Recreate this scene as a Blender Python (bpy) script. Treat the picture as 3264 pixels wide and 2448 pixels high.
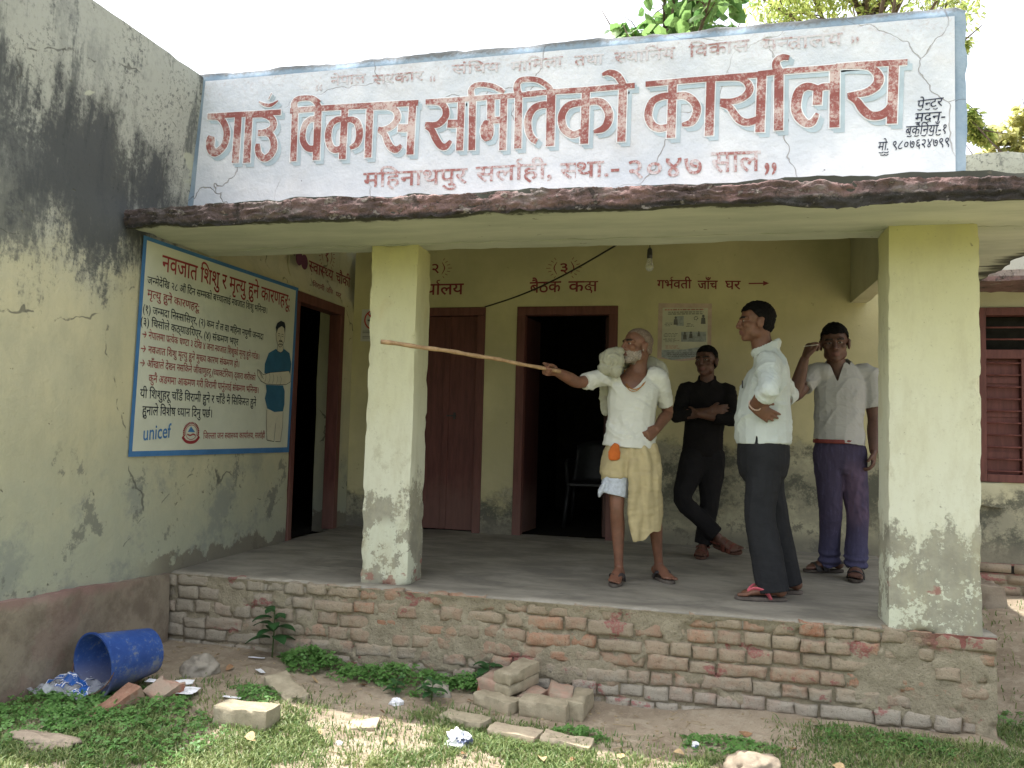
import bpy, bmesh, math, random
import numpy as np
from mathutils import Vector, Matrix, noise as mnoise

for o in list(bpy.data.objects):
    bpy.data.objects.remove(o)
SC = bpy.context.scene
COL = SC.collection
rad = math.radians

# ------------------------------------------------------------------ camera
cam = bpy.data.cameras.new('camera')
cam.sensor_width = 36.0
cam.lens = 27.33
cam.clip_start = 0.05
cam.clip_end = 2000.0
cam_ob = bpy.data.objects.new('camera', cam)
COL.objects.link(cam_ob)
RT = Vector((0.97311882, 0.22878117, 0.02643747))
UP = Vector((-0.01262488, -0.06162916, 0.99801927))
FW = Vector((-0.22995734, 0.9715251, 0.05708416))
cam_ob.matrix_world = Matrix(((RT.x, UP.x, -FW.x, 0.0), (RT.y, UP.y, -FW.y, -4.2129),
                              (RT.z, UP.z, -FW.z, 1.43), (0, 0, 0, 1)))
SC.camera = cam_ob

# ------------------------------------------------------------------ sky and sun
SUN = Vector((-0.30, 0.045, 1.0)).normalized()      # direction towards the sun: nearly overhead
SUN_EL = math.asin(SUN.z)
SUN_ROT = math.atan2(SUN.x, SUN.y)
world = bpy.data.worlds.new('World')
SC.world = world
world.use_nodes = True
wn = world.node_tree
for n in list(wn.nodes):
    wn.nodes.remove(n)
sky = wn.nodes.new('ShaderNodeTexSky')
sky.sky_type = 'NISHITA'
sky.sun_disc = False
sky.sun_elevation = SUN_EL
sky.sun_rotation = SUN_ROT
sky.air_density = 1.0
sky.dust_density = 5.0
sky.ozone_density = 1.0
bg = wn.nodes.new('ShaderNodeBackground')
bg.inputs['Strength'].default_value = 0.15
wo = wn.nodes.new('ShaderNodeOutputWorld')
hazy = wn.nodes.new('ShaderNodeHueSaturation')            # thick summer haze: a nearly white sky
hazy.inputs['Saturation'].default_value = 0.30
hazy.inputs['Value'].default_value = 1.0
wn.links.new(sky.outputs[0], hazy.inputs['Color'])
wn.links.new(hazy.outputs[0], bg.inputs['Color'])
wn.links.new(bg.outputs[0], wo.inputs['Surface'])
sun = bpy.data.lights.new('sun', 'SUN')
sun.energy = 2.7
sun.angle = rad(0.6)
sun.color = (1.0, 0.96, 0.90)
sun_ob = bpy.data.objects.new('sun', sun)
COL.objects.link(sun_ob)
sun_ob.rotation_euler = (-SUN).to_track_quat('-Z', 'Y').to_euler()
SC.view_settings.view_transform = 'Standard'
SC.view_settings.look = 'None'
SC.view_settings.exposure = 1.8
SC.view_settings.gamma = 1.0
SC.view_settings.use_curve_mapping = False
SC.render.engine = 'CYCLES'
SC.cycles.max_bounces = 8
SC.cycles.diffuse_bounces = 5
SC.cycles.use_denoising = True

# ------------------------------------------------------------------ helpers
def tag(o, label=None, cat=None, group=None, kind=None):
    if label: o['label'] = label
    if cat: o['category'] = cat
    if group: o['group'] = group
    if kind: o['kind'] = kind
    return o

def thing(name, label, cat, loc=(0, 0, 0), group=None):
    o = bpy.data.objects.new(name, None)
    o.empty_display_size = 0.1
    o.location = loc
    COL.objects.link(o)
    return tag(o, label, cat, group)

def attach(o, parent):
    if parent is not None:
        o.parent = parent
        if parent.type == 'EMPTY':
            o.matrix_parent_inverse = Matrix.Translation(parent.location).inverted()
    return o

def obj(name, me, mat, parent=None, smooth=False):
    """link a mesh given in world coordinates"""
    o = bpy.data.objects.new(name, me)
    COL.objects.link(o)
    mats = mat if isinstance(mat, (list, tuple)) else [mat]
    if len(me.materials): me.materials.clear()
    for m in mats:
        me.materials.append(m)
    if smooth:
        me.polygons.foreach_set('use_smooth', [True] * len(me.polygons))
    return attach(o, parent)

def mesh(verts, faces, name='mesh'):
    me = bpy.data.meshes.new(name)
    me.from_pydata([tuple(v) for v in verts], [], [tuple(f) for f in faces])
    me.update()
    return me

def bm_mesh(bm, name='mesh'):
    me = bpy.data.meshes.new(name)
    bm.to_mesh(me)
    bm.free()
    return me

class MB:
    """collects plain shapes into one mesh"""
    def __init__(s):
        s.v, s.f, s.a = [], [], []
    def add(s, vs, fs):
        b = len(s.v)
        s.v += [tuple(v) for v in vs]
        s.f += [tuple(i + b for i in f) for f in fs]
    def box(s, x0, x1, y0, y1, z0, z1):
        s.add([(x0, y0, z0), (x1, y0, z0), (x1, y1, z0), (x0, y1, z0), (x0, y0, z1), (x1, y0, z1), (x1, y1, z1), (x0, y1, z1)],
              [(0, 3, 2, 1), (4, 5, 6, 7), (0, 1, 5, 4), (1, 2, 6, 5), (2, 3, 7, 6), (3, 0, 4, 7)])
    def tube(s, pts, r, n=8):
        pts = [Vector(p) for p in pts]
        rs = r if isinstance(r, (list, tuple)) else [r] * len(pts)
        prev = None
        base = len(s.v)
        for i, p in enumerate(pts):
            t = (pts[min(i + 1, len(pts) - 1)] - pts[max(i - 1, 0)]).normalized()
            if prev is None:
                a = t.orthogonal().normalized()
            else:
                a = (prev - t * prev.dot(t)).normalized()
            prev = a
            b = t.cross(a)
            for k in range(n):
                w = 2 * math.pi * k / n
                s.v.append(tuple(p + (a * math.cos(w) + b * math.sin(w)) * rs[i]))
        for i in range(len(pts) - 1):
            for k in range(n):
                q = base + i * n
                s.f.append((q + k, q + (k + 1) % n, q + n + (k + 1) % n, q + n + k))
        s.f.append(tuple(base + k for k in range(n))[::-1])
        q = base + (len(pts) - 1) * n
        s.f.append(tuple(q + k for k in range(n)))
    def build(s, name, mat, parent=None, smooth=False, bevel=0.0):
        me = mesh(s.v, s.f, name)
        if bevel:
            bm = bmesh.new(); bm.from_mesh(me)
            bmesh.ops.bevel(bm, geom=bm.edges[:], offset=bevel, segments=2, affect='EDGES', profile=0.5)
            bm.to_mesh(me); bm.free()
        return obj(name, me, mat, parent, smooth)

def fbm(p, s, o=4):
    return mnoise.fractal(Vector(p) * s, 1.0, 2.0, o)

def smooth01(t):
    t = max(0.0, min(1.0, t))
    return t * t * (3 - 2 * t)

def rough_box(x0, x1, y0, y1, z0, z1, cell=0.05, amp=0.006, nscale=3.0, chip=0.0, taper=None):
    """a box whose faces are gridded and pushed in and out so its edges wander like hand-laid plaster"""
    bm = bmesh.new()
    def grid(o, u, v):
        nu = max(1, int(u.length / cell)); nv = max(1, int(v.length / cell))
        vs = [[bm.verts.new(o + u * (i / nu) + v * (j / nv)) for j in range(nv + 1)] for i in range(nu + 1)]
        for i in range(nu):
            for j in range(nv):
                bm.faces.new((vs[i][j], vs[i + 1][j], vs[i + 1][j + 1], vs[i][j + 1]))
    X, Y, Z = Vector((x1 - x0, 0, 0)), Vector((0, y1 - y0, 0)), Vector((0, 0, z1 - z0))
    o = Vector((x0, y0, z0))
    grid(o, X, Z); grid(o + Y, Z, X); grid(o, Z, Y); grid(o + X, Y, Z); grid(o, Y, X); grid(o + Z, X, Y)
    bmesh.ops.remove_doubles(bm, verts=bm.verts[:], dist=0.0005)
    c = Vector(((x0 + x1) / 2, (y0 + y1) / 2, (z0 + z1) / 2))
    for v in bm.verts:
        p = v.co.copy()
        d = Vector((fbm(p, nscale), fbm(p + Vector((9, 3, 1)), nscale), fbm(p + Vector((2, 7, 5)), nscale))) * amp
        ex = int(abs(abs(p.x - c.x) - X.x / 2) < 1e-4) + int(abs(abs(p.y - c.y) - Y.y / 2) < 1e-4) + int(abs(abs(p.z - c.z) - Z.z / 2) < 1e-4)
        if ex >= 2:                                   # arrises are knocked off
            k = 0.002 + chip * max(0.0, fbm(p + Vector((4, 4, 4)), 9.0, 3) + 0.05)
            q = c - p
            for ax in range(3):
                full = (X.x, Y.y, Z.z)[ax] / 2
                if abs(abs(p[ax] - c[ax]) - full) < 1e-4:
                    d[ax] += math.copysign(k, q[ax])
        v.co = p + d
    bmesh.ops.recalc_face_normals(bm, faces=bm.faces[:])
    for e in bm.edges:
        if len(e.link_faces) == 2 and e.calc_face_angle(0) > 0.75: e.smooth = False
    return bm

# ------------------------------------------------------------------ material helpers
class G:
    def __init__(s, name):
        s.m = bpy.data.materials.new(name)
        s.m.use_nodes = True
        s.t = s.m.node_tree
        for n in list(s.t.nodes):
            s.t.nodes.remove(n)
        s.out = s.t.nodes.new('ShaderNodeOutputMaterial')
        s.bsdf = s.t.nodes.new('ShaderNodeBsdfPrincipled')
        s.t.links.new(s.bsdf.outputs[0], s.out.inputs['Surface'])
        s.bsdf.inputs['Roughness'].default_value = 0.9
        s.bsdf.inputs['Specular IOR Level'].default_value = 0.25
        s._pos = None
    def n(s, t): return s.t.nodes.new(t)
    def link(s, a, b): s.t.links.new(a, b)
    def put(s, sock, v):
        if isinstance(v, bpy.types.NodeSocket): s.link(v, sock)
        elif isinstance(v, (tuple, list)) and len(v) == 3 and sock.type == 'RGBA': sock.default_value = (*v, 1)
        else: sock.default_value = v
    @property
    def pos(s):
        if s._pos is None:
            s._pos = s.n('ShaderNodeNewGeometry').outputs['Position']
        return s._pos
    def objpos(s): return s.n('ShaderNodeTexCoord').outputs['Object']
    def xyz(s, v=None):
        q = s.n('ShaderNodeSeparateXYZ'); s.link(v or s.pos, q.inputs[0]); return q.outputs
    def scaled(s, sc, v=None, off=(0, 0, 0)):
        q = s.n('ShaderNodeMapping'); s.link(v or s.pos, q.inputs[0])
        q.inputs['Scale'].default_value = sc; q.inputs['Location'].default_value = off
        return q.outputs[0]
    def noise(s, scale, detail=5, rough=0.55, vec=None, dist=0.0):
        q = s.n('ShaderNodeTexNoise')
        s.link(vec or s.pos, q.inputs['Vector'])
        q.inputs['Scale'].default_value = scale; q.inputs['Detail'].default_value = detail
        q.inputs['Roughness'].default_value = rough; q.inputs['Distortion'].default_value = dist
        return q.outputs[0]
    def voro(s, scale, feature='F1', vec=None, out=0):
        q = s.n('ShaderNodeTexVoronoi'); q.feature = feature
        s.link(vec or s.pos, q.inputs['Vector']); q.inputs['Scale'].default_value = scale
        return q.outputs[out]
    def math(s, op, a, b=0.0, c=0.0):
        q = s.n('ShaderNodeMath'); q.operation = op
        s.put(q.inputs[0], a); s.put(q.inputs[1], b); s.put(q.inputs[2], c)
        return q.outputs[0]
    def step(s, v, lo, hi):
        """smooth step from 0 at lo to 1 at hi (lo may exceed hi)"""
        q = s.n('ShaderNodeMapRange'); q.interpolation_type = 'SMOOTHSTEP'
        s.put(q.inputs[0], v)
        if lo <= hi:
            q.inputs[1].default_value = lo; q.inputs[2].default_value = hi
        else:
            q.inputs[1].default_value = hi; q.inputs[2].default_value = lo
            q.inputs[3].default_value = 1.0; q.inputs[4].default_value = 0.0
        return q.outputs[0]
    def mix(s, f, a, b):
        q = s.n('ShaderNodeMix'); q.data_type = 'RGBA'
        s.put(q.inputs[0], f); s.put(q.inputs[6], a); s.put(q.inputs[7], b)
        return q.outputs[2]
    def mul(s, a, b): return s.math('MULTIPLY', a, b)
    def add(s, a, b): return s.math('ADD', a, b)
    def attr(s, name):
        q = s.n('ShaderNodeAttribute'); q.attribute_name = name; return q.outputs['Fac']
    def bump(s, h, strength=0.5, dist=0.01):
        q = s.n('ShaderNodeBump'); q.inputs['Strength'].default_value = strength
        q.inputs['Distance'].default_value = dist
        s.link(h, q.inputs['Height']); s.link(q.outputs[0], s.bsdf.inputs['Normal'])
    def done(s, col, rough=0.9, spec=0.25):
        s.put(s.bsdf.inputs['Base Color'], col)
        s.put(s.bsdf.inputs['Roughness'], rough)
        s.bsdf.inputs['Specular IOR Level'].default_value = spec
        return s.m

def simple(name, c, rough=0.8, spec=0.3, var=0.25, scale=12.0, bump=0.0, obj_space=False):
    g = G(name)
    v = g.objpos() if obj_space else None
    n = g.noise(scale, 4, 0.6, v)
    col = g.mix(g.step(n, 0.3, 0.7), tuple(x * (1 - var) for x in c), tuple(min(1, x * (1 + var)) for x in c))
    if bump:
        g.bump(g.noise(scale * 4, 4, 0.6, v), 0.5, bump)
    return g.done(col, rough, spec)
# ------------------------------------------------------------------ materials of the place
def plaster_bump(g, k=1.0):
    h = g.add(g.mul(g.noise(7, 4, 0.6), 1.0), g.mul(g.noise(60, 4, 0.7), 0.25))
    g.bump(h, 0.55 * k, 0.012)

def m_wing(side=False):
    g = G('weathered_limewash')
    x, y, z = g.xyz()
    big = g.noise(1.1, 5, 0.6); mid = g.noise(4.5, 6, 0.65); fine = g.noise(38, 5, 0.75)
    col = g.mix(g.step(big, 0.35, 0.65), (0.44, 0.43, 0.30), (0.54, 0.50, 0.32))
    br = g.noise(4.2, 6, 0.78, g.scaled((1.5, 1.5, 0.6), None, (1, 3, 3)))
    col = g.mix(g.mul(g.step(br, 0.42, 0.66), 0.4), col, (0.36, 0.35, 0.245))
    # damp greenish-grey bloom on the lower half
    low = g.step(g.add(z, g.mul(mid, -0.9)), 0.95, 0.1)
    col = g.mix(g.mul(low, 0.75), col, (0.33, 0.36, 0.29))
    low2 = g.step(g.add(g.noise(2.6, 6, 0.7, g.scaled((1, 1, 1), None, (5, 2, 1))), g.mul(z, -0.10)), 0.42, 0.56)
    col = g.mix(g.mul(g.mul(low2, g.step(z, 1.5, 0.9)), 0.75), col, (0.24, 0.26, 0.23))
    bl = g.step(g.add(g.noise(3.4, 6, 0.72, g.scaled((1, 1, 0.8), None, (2, 8, 3))), g.mul(fine, 0.16)), 0.645, 0.70)
    col = g.mix(g.mul(g.mul(bl, g.step(z, 1.35, 1.15)), 0.7), col, (0.15, 0.155, 0.135))
    peel = g.mul(g.step(g.add(z, g.mul(g.math('SUBTRACT', mid, 0.5), -0.55)), 0.60, 0.57), g.step(y, -0.35, 0.0))
    col = g.mix(g.mul(peel, 0.8), col, (0.17, 0.15, 0.115))
    # grey weathering of the upper half
    zz = g.add(z, g.mul(mid, 0.9))
    outer = g.step(z, -2.0, -1.0) if side else g.step(y, 0.35, -0.30)      # outside the verandah
    up = g.mul(g.step(zz, 2.45, 3.05), g.math('MAXIMUM', outer, g.mul(g.step(z, 2.52, 2.6), g.step(y, 0.22, 0.12))))
    col = g.mix(g.mul(up, 0.8), col, (0.36, 0.375, 0.34))
    st3 = g.noise(1.6, 6, 0.7, g.scaled((1.0, 1.4, 0.7), None, (1, 7, 9)))
    streak = g.noise(3.2, 5, 0.7, g.scaled((1.0, 2.2, 0.33)))
    blk = g.step(g.add(streak, g.mul(fine, 0.28)), 0.66, 0.80)
    col = g.mix(g.mul(g.mul(blk, up), 0.75), col, (0.075, 0.082, 0.08))
    mot = g.step(g.add(g.mul(st3, 0.8), g.mul(fine, 0.22)), 0.50, 0.66)
    col = g.mix(g.mul(g.mul(mot, up), 0.5), col, (0.125, 0.135, 0.13))
    speck = g.mul(g.step(fine, 0.52, 0.62), g.step(g.noise(2.2, 4, 0.6), 0.42, 0.6))
    col = g.mix(g.mul(g.mul(speck, up), 0.7), col, (0.08, 0.085, 0.085))
    st2 = g.noise(2.6, 6, 0.75, g.scaled((1.0, 1.7, 0.55), None, (6, 2, 4)))
    # black mould spreading round the end of the sunshade slab
    vm = g.n('ShaderNodeVectorMath'); vm.operation = 'DISTANCE'
    g.link(g.scaled((1, 0.85, 1.35)), vm.inputs[0]); vm.inputs[1].default_value = (-3.13, -0.62, 3.72)
    dist = g.add(vm.outputs['Value'], g.mul(g.add(mid, g.mul(fine, 0.5)), -0.85))
    mould = g.mul(g.step(g.add(dist, g.add(g.mul(g.math('SUBTRACT', fine, 0.5), 1.2), g.mul(g.math('SUBTRACT', st2, 0.5), 1.3))), 0.10, -0.30), g.math('MAXIMUM', outer, g.mul(g.step(z, 2.52, 2.6), g.step(y, 0.22, 0.12))))
    col = g.mix(g.mul(mould, 0.85), col, (0.04, 0.043, 0.045))
    vm2 = g.n('ShaderNodeVectorMath'); vm2.operation = 'DISTANCE'
    g.link(g.scaled((1, 0.6, 1.2)), vm2.inputs[0]); vm2.inputs[1].default_value = (-3.13, -0.70, 3.15)
    d2 = g.add(g.add(vm2.outputs['Value'], g.mul(g.add(mid, g.mul(fine, 0.6)), -0.8)), g.mul(g.math('SUBTRACT', st2, 0.5), 2.4))
    col = g.mix(g.mul(g.mul(g.step(g.add(d2, g.mul(g.math('SUBTRACT', fine, 0.5), 1.6)), 0.02, -0.35), outer), 0.72), col, (0.075, 0.08, 0.08))
    # pale flake where the old coat fell
    fl = g.step(g.noise(1.7, 5, 0.55, g.scaled((1, 1, 1), None, (3.3, 7.7, 2.1)), 0.3), 0.62, 0.635)
    col = g.mix(g.mul(g.mul(fl, g.step(z, 2.9, 3.0)), 0.8), col, (0.47, 0.48, 0.36))
    # pits
    pit = g.step(g.noise(16, 3, 0.6), 0.70, 0.74)
    col = g.mix(g.mul(pit, 0.7), col, (0.10, 0.10, 0.075))
    # cracks
    cr = g.voro(0.8, 'DISTANCE_TO_EDGE', warp(g, 2.0, 0.6))
    col = g.mix(g.mul(g.mul(g.step(cr, 0.006, 0.002), g.step(mid, 0.5, 0.56)), 0.7), col, (0.08, 0.08, 0.07))
    h = g.add(g.add(g.mul(mid, 1.0), g.mul(fine, 0.3)), g.mul(pit, -0.6))
    g.bump(h, 0.6, 0.014)
    return g.done(col, 0.95, 0.15)

def warp(g, scale, amt):
    q = g.n('ShaderNodeTexNoise'); g.link(g.pos, q.inputs['Vector']); q.inputs['Scale'].default_value = scale
    q.inputs['Detail'].default_value = 4
    a = g.n('ShaderNodeVectorMath'); a.operation = 'SCALE'; g.link(q.outputs['Color'], a.inputs[0]); a.inputs['Scale'].default_value = amt
    b = g.n('ShaderNodeVectorMath'); b.operation = 'ADD'; g.link(g.pos, b.inputs[0]); g.link(a.outputs[0], b.inputs[1])
    return b.outputs[0]

def m_yellow(name='yellow_limewash', dado=1.05, c=(0.50, 0.46, 0.27)):
    """yellow wash over plaster; the foot has gone grey, mouldy and flaked"""
    g = G(name)
    x, y, z = g.xyz()
    big = g.noise(1.3, 5, 0.6); mid = g.noise(5.5, 6, 0.68); fine = g.noise(42, 5, 0.75)
    col = g.mix(g.step(big, 0.35, 0.68), tuple(v * 0.88 for v in c), tuple(v * 1.08 for v in c))
    br = g.noise(4.0, 6, 0.75, g.scaled((1.5, 1.5, 0.6), None, (1, 6, 3)))
    col = g.mix(g.mul(g.step(br, 0.45, 0.68), 0.35), col, (0.42, 0.385, 0.25))
    col = g.mix(g.mul(g.step(g.noise(20, 4, 0.7), 0.68, 0.72), 0.5), col, (0.2, 0.18, 0.11))
    xr = g.step(x, -0.75, -0.45) if dado > 0.8 else g.step(x, -9.0, -8.0)      # the damp has climbed highest past the second door
    hgt = g.add(0.78, g.mul(xr, dado - 0.55))
    big2 = g.noise(2.1, 6, 0.68, g.scaled((1, 1, 1.3), None, (4, 1, 7)))
    rel = g.add(g.math('SUBTRACT', z, hgt), g.mul(g.math('SUBTRACT', big2, 0.5), 1.1))
    rel = g.add(rel, g.mul(g.math('SUBTRACT', fine, 0.5), 0.22))
    low = g.step(rel, 0.06, -0.06)
    grey = g.mix(g.step(mid, 0.38, 0.62), (0.24, 0.235, 0.18), (0.42, 0.40, 0.28))
    col = g.mix(g.mul(low, 0.85), col, grey)
    band = g.mul(g.step(rel, 0.12, 0.0), g.step(rel, -0.62, -0.20))
    band = g.mul(band, g.step(g.add(g.add(g.mul(big2, 0.55), g.mul(mid, 0.5)), g.mul(fine, 0.30)), 0.60, 0.74))
    col = g.mix(g.mul(band, 0.85), col, (0.065, 0.07, 0.06))
    blot = g.mul(g.step(rel, -0.2, -0.5), g.step(g.add(mid, g.mul(fine, 0.4)), 0.74, 0.86))
    col = g.mix(g.mul(blot, 0.75), col, (0.09, 0.09, 0.075))
    foot = g.mul(g.step(g.add(z, g.mul(mid, -0.35)), 0.50, 0.38), 0.7)
    col = g.mix(foot, col, (0.16, 0.15, 0.12))
    g.bump(g.add(g.add(g.mul(mid, 0.8), g.mul(fine, 0.2)), g.mul(low, -0.25)), 0.5, 0.012)
    return g.done(col, 0.95, 0.15)

def m_pillar():
    g = G('pillar_limewash')
    x, y, z = g.xyz()
    big = g.noise(2.0, 5, 0.6); mid = g.noise(8, 6, 0.68); fine = g.noise(55, 5, 0.75)
    v = g.noise(6, 5, 0.65, g.scaled((1.0, 1.0, 0.35)))
    t = g.step(g.add(z, g.mul(big, 0.7)), 1.45, 2.75)
    col = g.mix(t, (0.60, 0.61, 0.49), (0.55, 0.535, 0.32))
    col = g.mix(g.mul(g.step(z, 2.25, 2.48), 0.6), col, (0.47, 0.44, 0.19))
    rust = g.mul(g.step(g.noise(3.2, 4, 0.6, g.scaled((1, 1, 0.7), None, (1, 4, 2))), 0.58, 0.74), g.step(z, 1.1, 1.5))
    col = g.mix(g.mul(rust, 0.35), col, (0.50, 0.40, 0.22))
    # the foot: grey cement shows where the wash has flaked
    fl = g.add(g.mul(v, 0.55), g.mul(fine, 0.25))
    k = g.step(g.add(g.add(fl, g.mul(g.math('SUBTRACT', mid, 0.5), 0.35)), g.mul(g.step(z, 1.45, 0.65), 0.32)), 0.57, 0.63)
    k = g.mul(k, g.step(z, 1.5, 1.15))
    col = g.mix(g.mul(k, 0.9), col, g.mix(g.step(mid, 0.35, 0.7), (0.22, 0.21, 0.17), (0.33, 0.32, 0.25)))
    flake = g.mul(g.step(g.add(g.noise(5.0, 6, 0.7, g.scaled((1, 1, 0.9), None, (7, 1, 3))), g.mul(g.math('SUBTRACT', fine, 0.5), 0.35)), 0.53, 0.57), g.step(z, 0.92, 0.82))
    col = g.mix(g.mul(flake, 0.9), col, (0.60, 0.63, 0.51))
    pk = g.mul(g.step(g.noise(4.2, 4, 0.6, g.scaled((1, 1, 1.6), None, (2, 9, 4))), 0.58, 0.62), g.step(z, 0.78, 0.70))
    col = g.mix(g.mul(pk, 0.75), col, (0.28, 0.10, 0.09))
    br = g.noise(5.0, 6, 0.75, g.scaled((1.6, 1.6, 0.5), None, (3, 6, 1)))
    col = g.mix(g.mul(g.step(br, 0.42, 0.70), 0.35), col, (0.40, 0.37, 0.24))
    gr = g.mul(g.step(g.noise(3.5, 6, 0.8, g.scaled((1, 1, 0.8), None, (9, 2, 2))), 0.55, 0.66), g.step(z, 2.3, 1.9))
    col = g.mix(g.mul(gr, 0.35), col, (0.30, 0.27, 0.17))
    col = g.mix(g.mul(g.step(fine, 0.60, 0.68), 0.35), col, (0.30, 0.28, 0.20))
    spot = g.step(g.noise(26, 4, 0.7), 0.67, 0.71)
    col = g.mix(g.mul(spot, 0.6), col, (0.17, 0.155, 0.11))
    g.bump(g.add(g.add(g.mul(mid, 0.7), g.mul(fine, 0.2)), g.mul(k, -0.4)), 0.5, 0.010)
    return g.done(col, 0.95, 0.15)

def m_soffit():
    g = G('soffit_limewash')
    x, y, z = g.xyz()
    st = g.noise(2.4, 6, 0.65, g.scaled((0.5, 2.2, 1.0)))
    fine = g.noise(30, 4, 0.7)
    col = g.mix(g.step(st, 0.35, 0.68), (0.40, 0.42, 0.345), (0.51, 0.525, 0.43))
    edge = g.add(g.add(y, g.mul(g.noise(3.0, 6, 0.7), -0.22)), g.mul(fine, -0.06))
    side = g.add(x, g.mul(g.noise(4.5, 6, 0.75, g.scaled((0.35, 2.5, 1))), 0.55))
    blk = g.math('MAXIMUM', g.step(edge, -0.575, -0.615), g.step(side, 2.00, 2.10))
    col = g.mix(g.mul(blk, 0.93), col, (0.035, 0.035, 0.03))
    sp = g.step(g.noise(18, 2, 0.5), 0.72, 0.76)
    col = g.mix(g.mul(sp, 0.6), col, (0.12, 0.11, 0.08))
    g.bump(g.add(st, g.mul(fine, 0.2)), 0.5, 0.01)
    return g.done(col, 0.95, 0.15)

def m_fascia():
    g = G('maroon_slab_edge')
    x, y, z = g.xyz()
    n = g.noise(4.0, 6, 0.7); fine = g.noise(26, 5, 0.75)
    col = g.mix(g.step(n, 0.36, 0.64), (0.11, 0.082, 0.078), (0.205, 0.13, 0.12))
    col = g.mix(g.mul(g.step(g.noise(2.1, 5, 0.6, g.scaled((1, 1, 2), None, (4, 0, 1))), 0.52, 0.62), 0.7), col, (0.22, 0.205, 0.19))
    lf = g.step(g.add(x, g.mul(n, -1.6)), -2.6, -3.7)
    col = g.mix(g.mul(lf, 0.8), col, (0.07, 0.06, 0.058))
    col = g.mix(g.mul(g.step(fine, 0.60, 0.68), 0.6), col, (0.36, 0.29, 0.26))
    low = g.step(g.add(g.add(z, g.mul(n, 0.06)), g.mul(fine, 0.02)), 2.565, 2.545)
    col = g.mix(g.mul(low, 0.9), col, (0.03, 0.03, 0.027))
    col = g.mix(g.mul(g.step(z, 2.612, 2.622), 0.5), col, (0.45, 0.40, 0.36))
    li = g.step(g.noise(11, 5, 0.75, g.scaled((1, 1, 1.4), None, (3, 1, 2))), 0.56, 0.62)
    col = g.mix(g.mul(li, 0.65), col, (0.30, 0.27, 0.24))
    mo = g.step(g.noise(6.5, 6, 0.8, g.scaled((1, 1, 0.6), None, (9, 4, 2))), 0.55, 0.62)
    col = g.mix(g.mul(mo, 0.75), col, (0.045, 0.042, 0.038))
    g.bump(g.add(g.add(n, g.mul(li, 0.3)), g.mul(fine, 0.55)), 1.0, 0.03)
    return g.done(col, 0.95, 0.1)

def crack_mask(g, scale, thr, w=0.6):
    d = g.voro(scale, 'DISTANCE_TO_EDGE', warp(g, 2.2, 0.5))
    return g.mul(g.step(d, 0.005, 0.001), g.step(g.noise(1.3, 3, 0.5, g.scaled((1, 1, 1), None, (8, 3, 1))), thr, thr + 0.08))

def m_signwhite():
    g = G('sign_whitewash')
    x, y, z = g.xyz()
    n = g.noise(3.0, 5, 0.6); fine = g.noise(45, 5, 0.7)
    col = g.mix(g.step(n, 0.35, 0.7), (0.56, 0.60, 0.66), (0.70, 0.72, 0.76))
    col = g.mix(g.mul(g.step(g.noise(1.2, 5, 0.6, g.scaled((1, 1, 1), None, (2, 5, 8))), 0.50, 0.70), 0.5), col, (0.56, 0.53, 0.51))
    top = g.mul(g.step(g.add(z, g.mul(n, 0.3)), 3.55, 3.75), g.step(fine, 0.5, 0.7))
    col = g.mix(g.mul(top, 0.4), col, (0.45, 0.36, 0.34))
    cr = crack_mask(g, 1.15, 0.44)
    col = g.mix(g.mul(cr, 0.6), col, (0.30, 0.27, 0.25))
    sp = g.step(g.noise(9, 3, 0.6), 0.735, 0.755)
    col = g.mix(g.mul(sp, 0.8), col, (0.10, 0.10, 0.12))
    h = g.add(g.add(g.mul(n, 0.7), g.mul(g.noise(11, 5, 0.65), 0.8)), g.add(g.mul(fine, 0.12), g.mul(cr, -0.8)))
    g.bump(h, 0.7, 0.014)
    return g.done(col, 0.85, 0.2)

def m_signblue():
    g = G('sign_blue_border')
    n = g.noise(5.0, 5, 0.65); fine = g.noise(40, 5, 0.7)
    x, y, z = g.xyz()
    col = g.mix(g.step(n, 0.3, 0.7), (0.22, 0.30, 0.39), (0.33, 0.41, 0.49))
    top = g.step(g.add(z, g.add(g.mul(n, 0.05), g.mul(fine, 0.035))), 3.675, 3.705)
    col = g.mix(g.mul(top, 0.85), col, (0.14, 0.135, 0.13))
    cr = crack_mask(g, 1.15, 0.44)
    col = g.mix(g.mul(cr, 0.7), col, (0.12, 0.12, 0.13))
    g.bump(g.add(n, g.mul(fine, 0.3)), 0.6, 0.01)
    return g.done(col, 0.9, 0.15)

def m_paint(name, c, fade=0.0, under=(0.72, 0.73, 0.77), scale=60, lo=0.40, rough=0.8):
    """brushed lettering; fade > 0 lets the wall colour show through the worn paint"""
    g = G(name)
    n = g.noise(scale, 5, 0.75); big = g.noise(7, 4, 0.6)
    col = g.mix(g.step(big, 0.3, 0.7), tuple(v * 0.88 for v in c), tuple(v * 1.1 for v in c))
    if fade > 0:
        x, y, z = g.xyz()
        w = g.step(g.add(g.mul(n, 0.6), g.mul(big, 0.5)), lo + 0.62 * (1 - fade) * 0.55, lo + 0.62 * (1 - fade) * 0.55 + 0.16)
        col = g.mix(g.mul(w, 0.85), col, under)
    g.bump(g.add(big, g.mul(n, 0.2)), 0.4, 0.008)
    return g.done(col, rough, 0.2)

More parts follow.
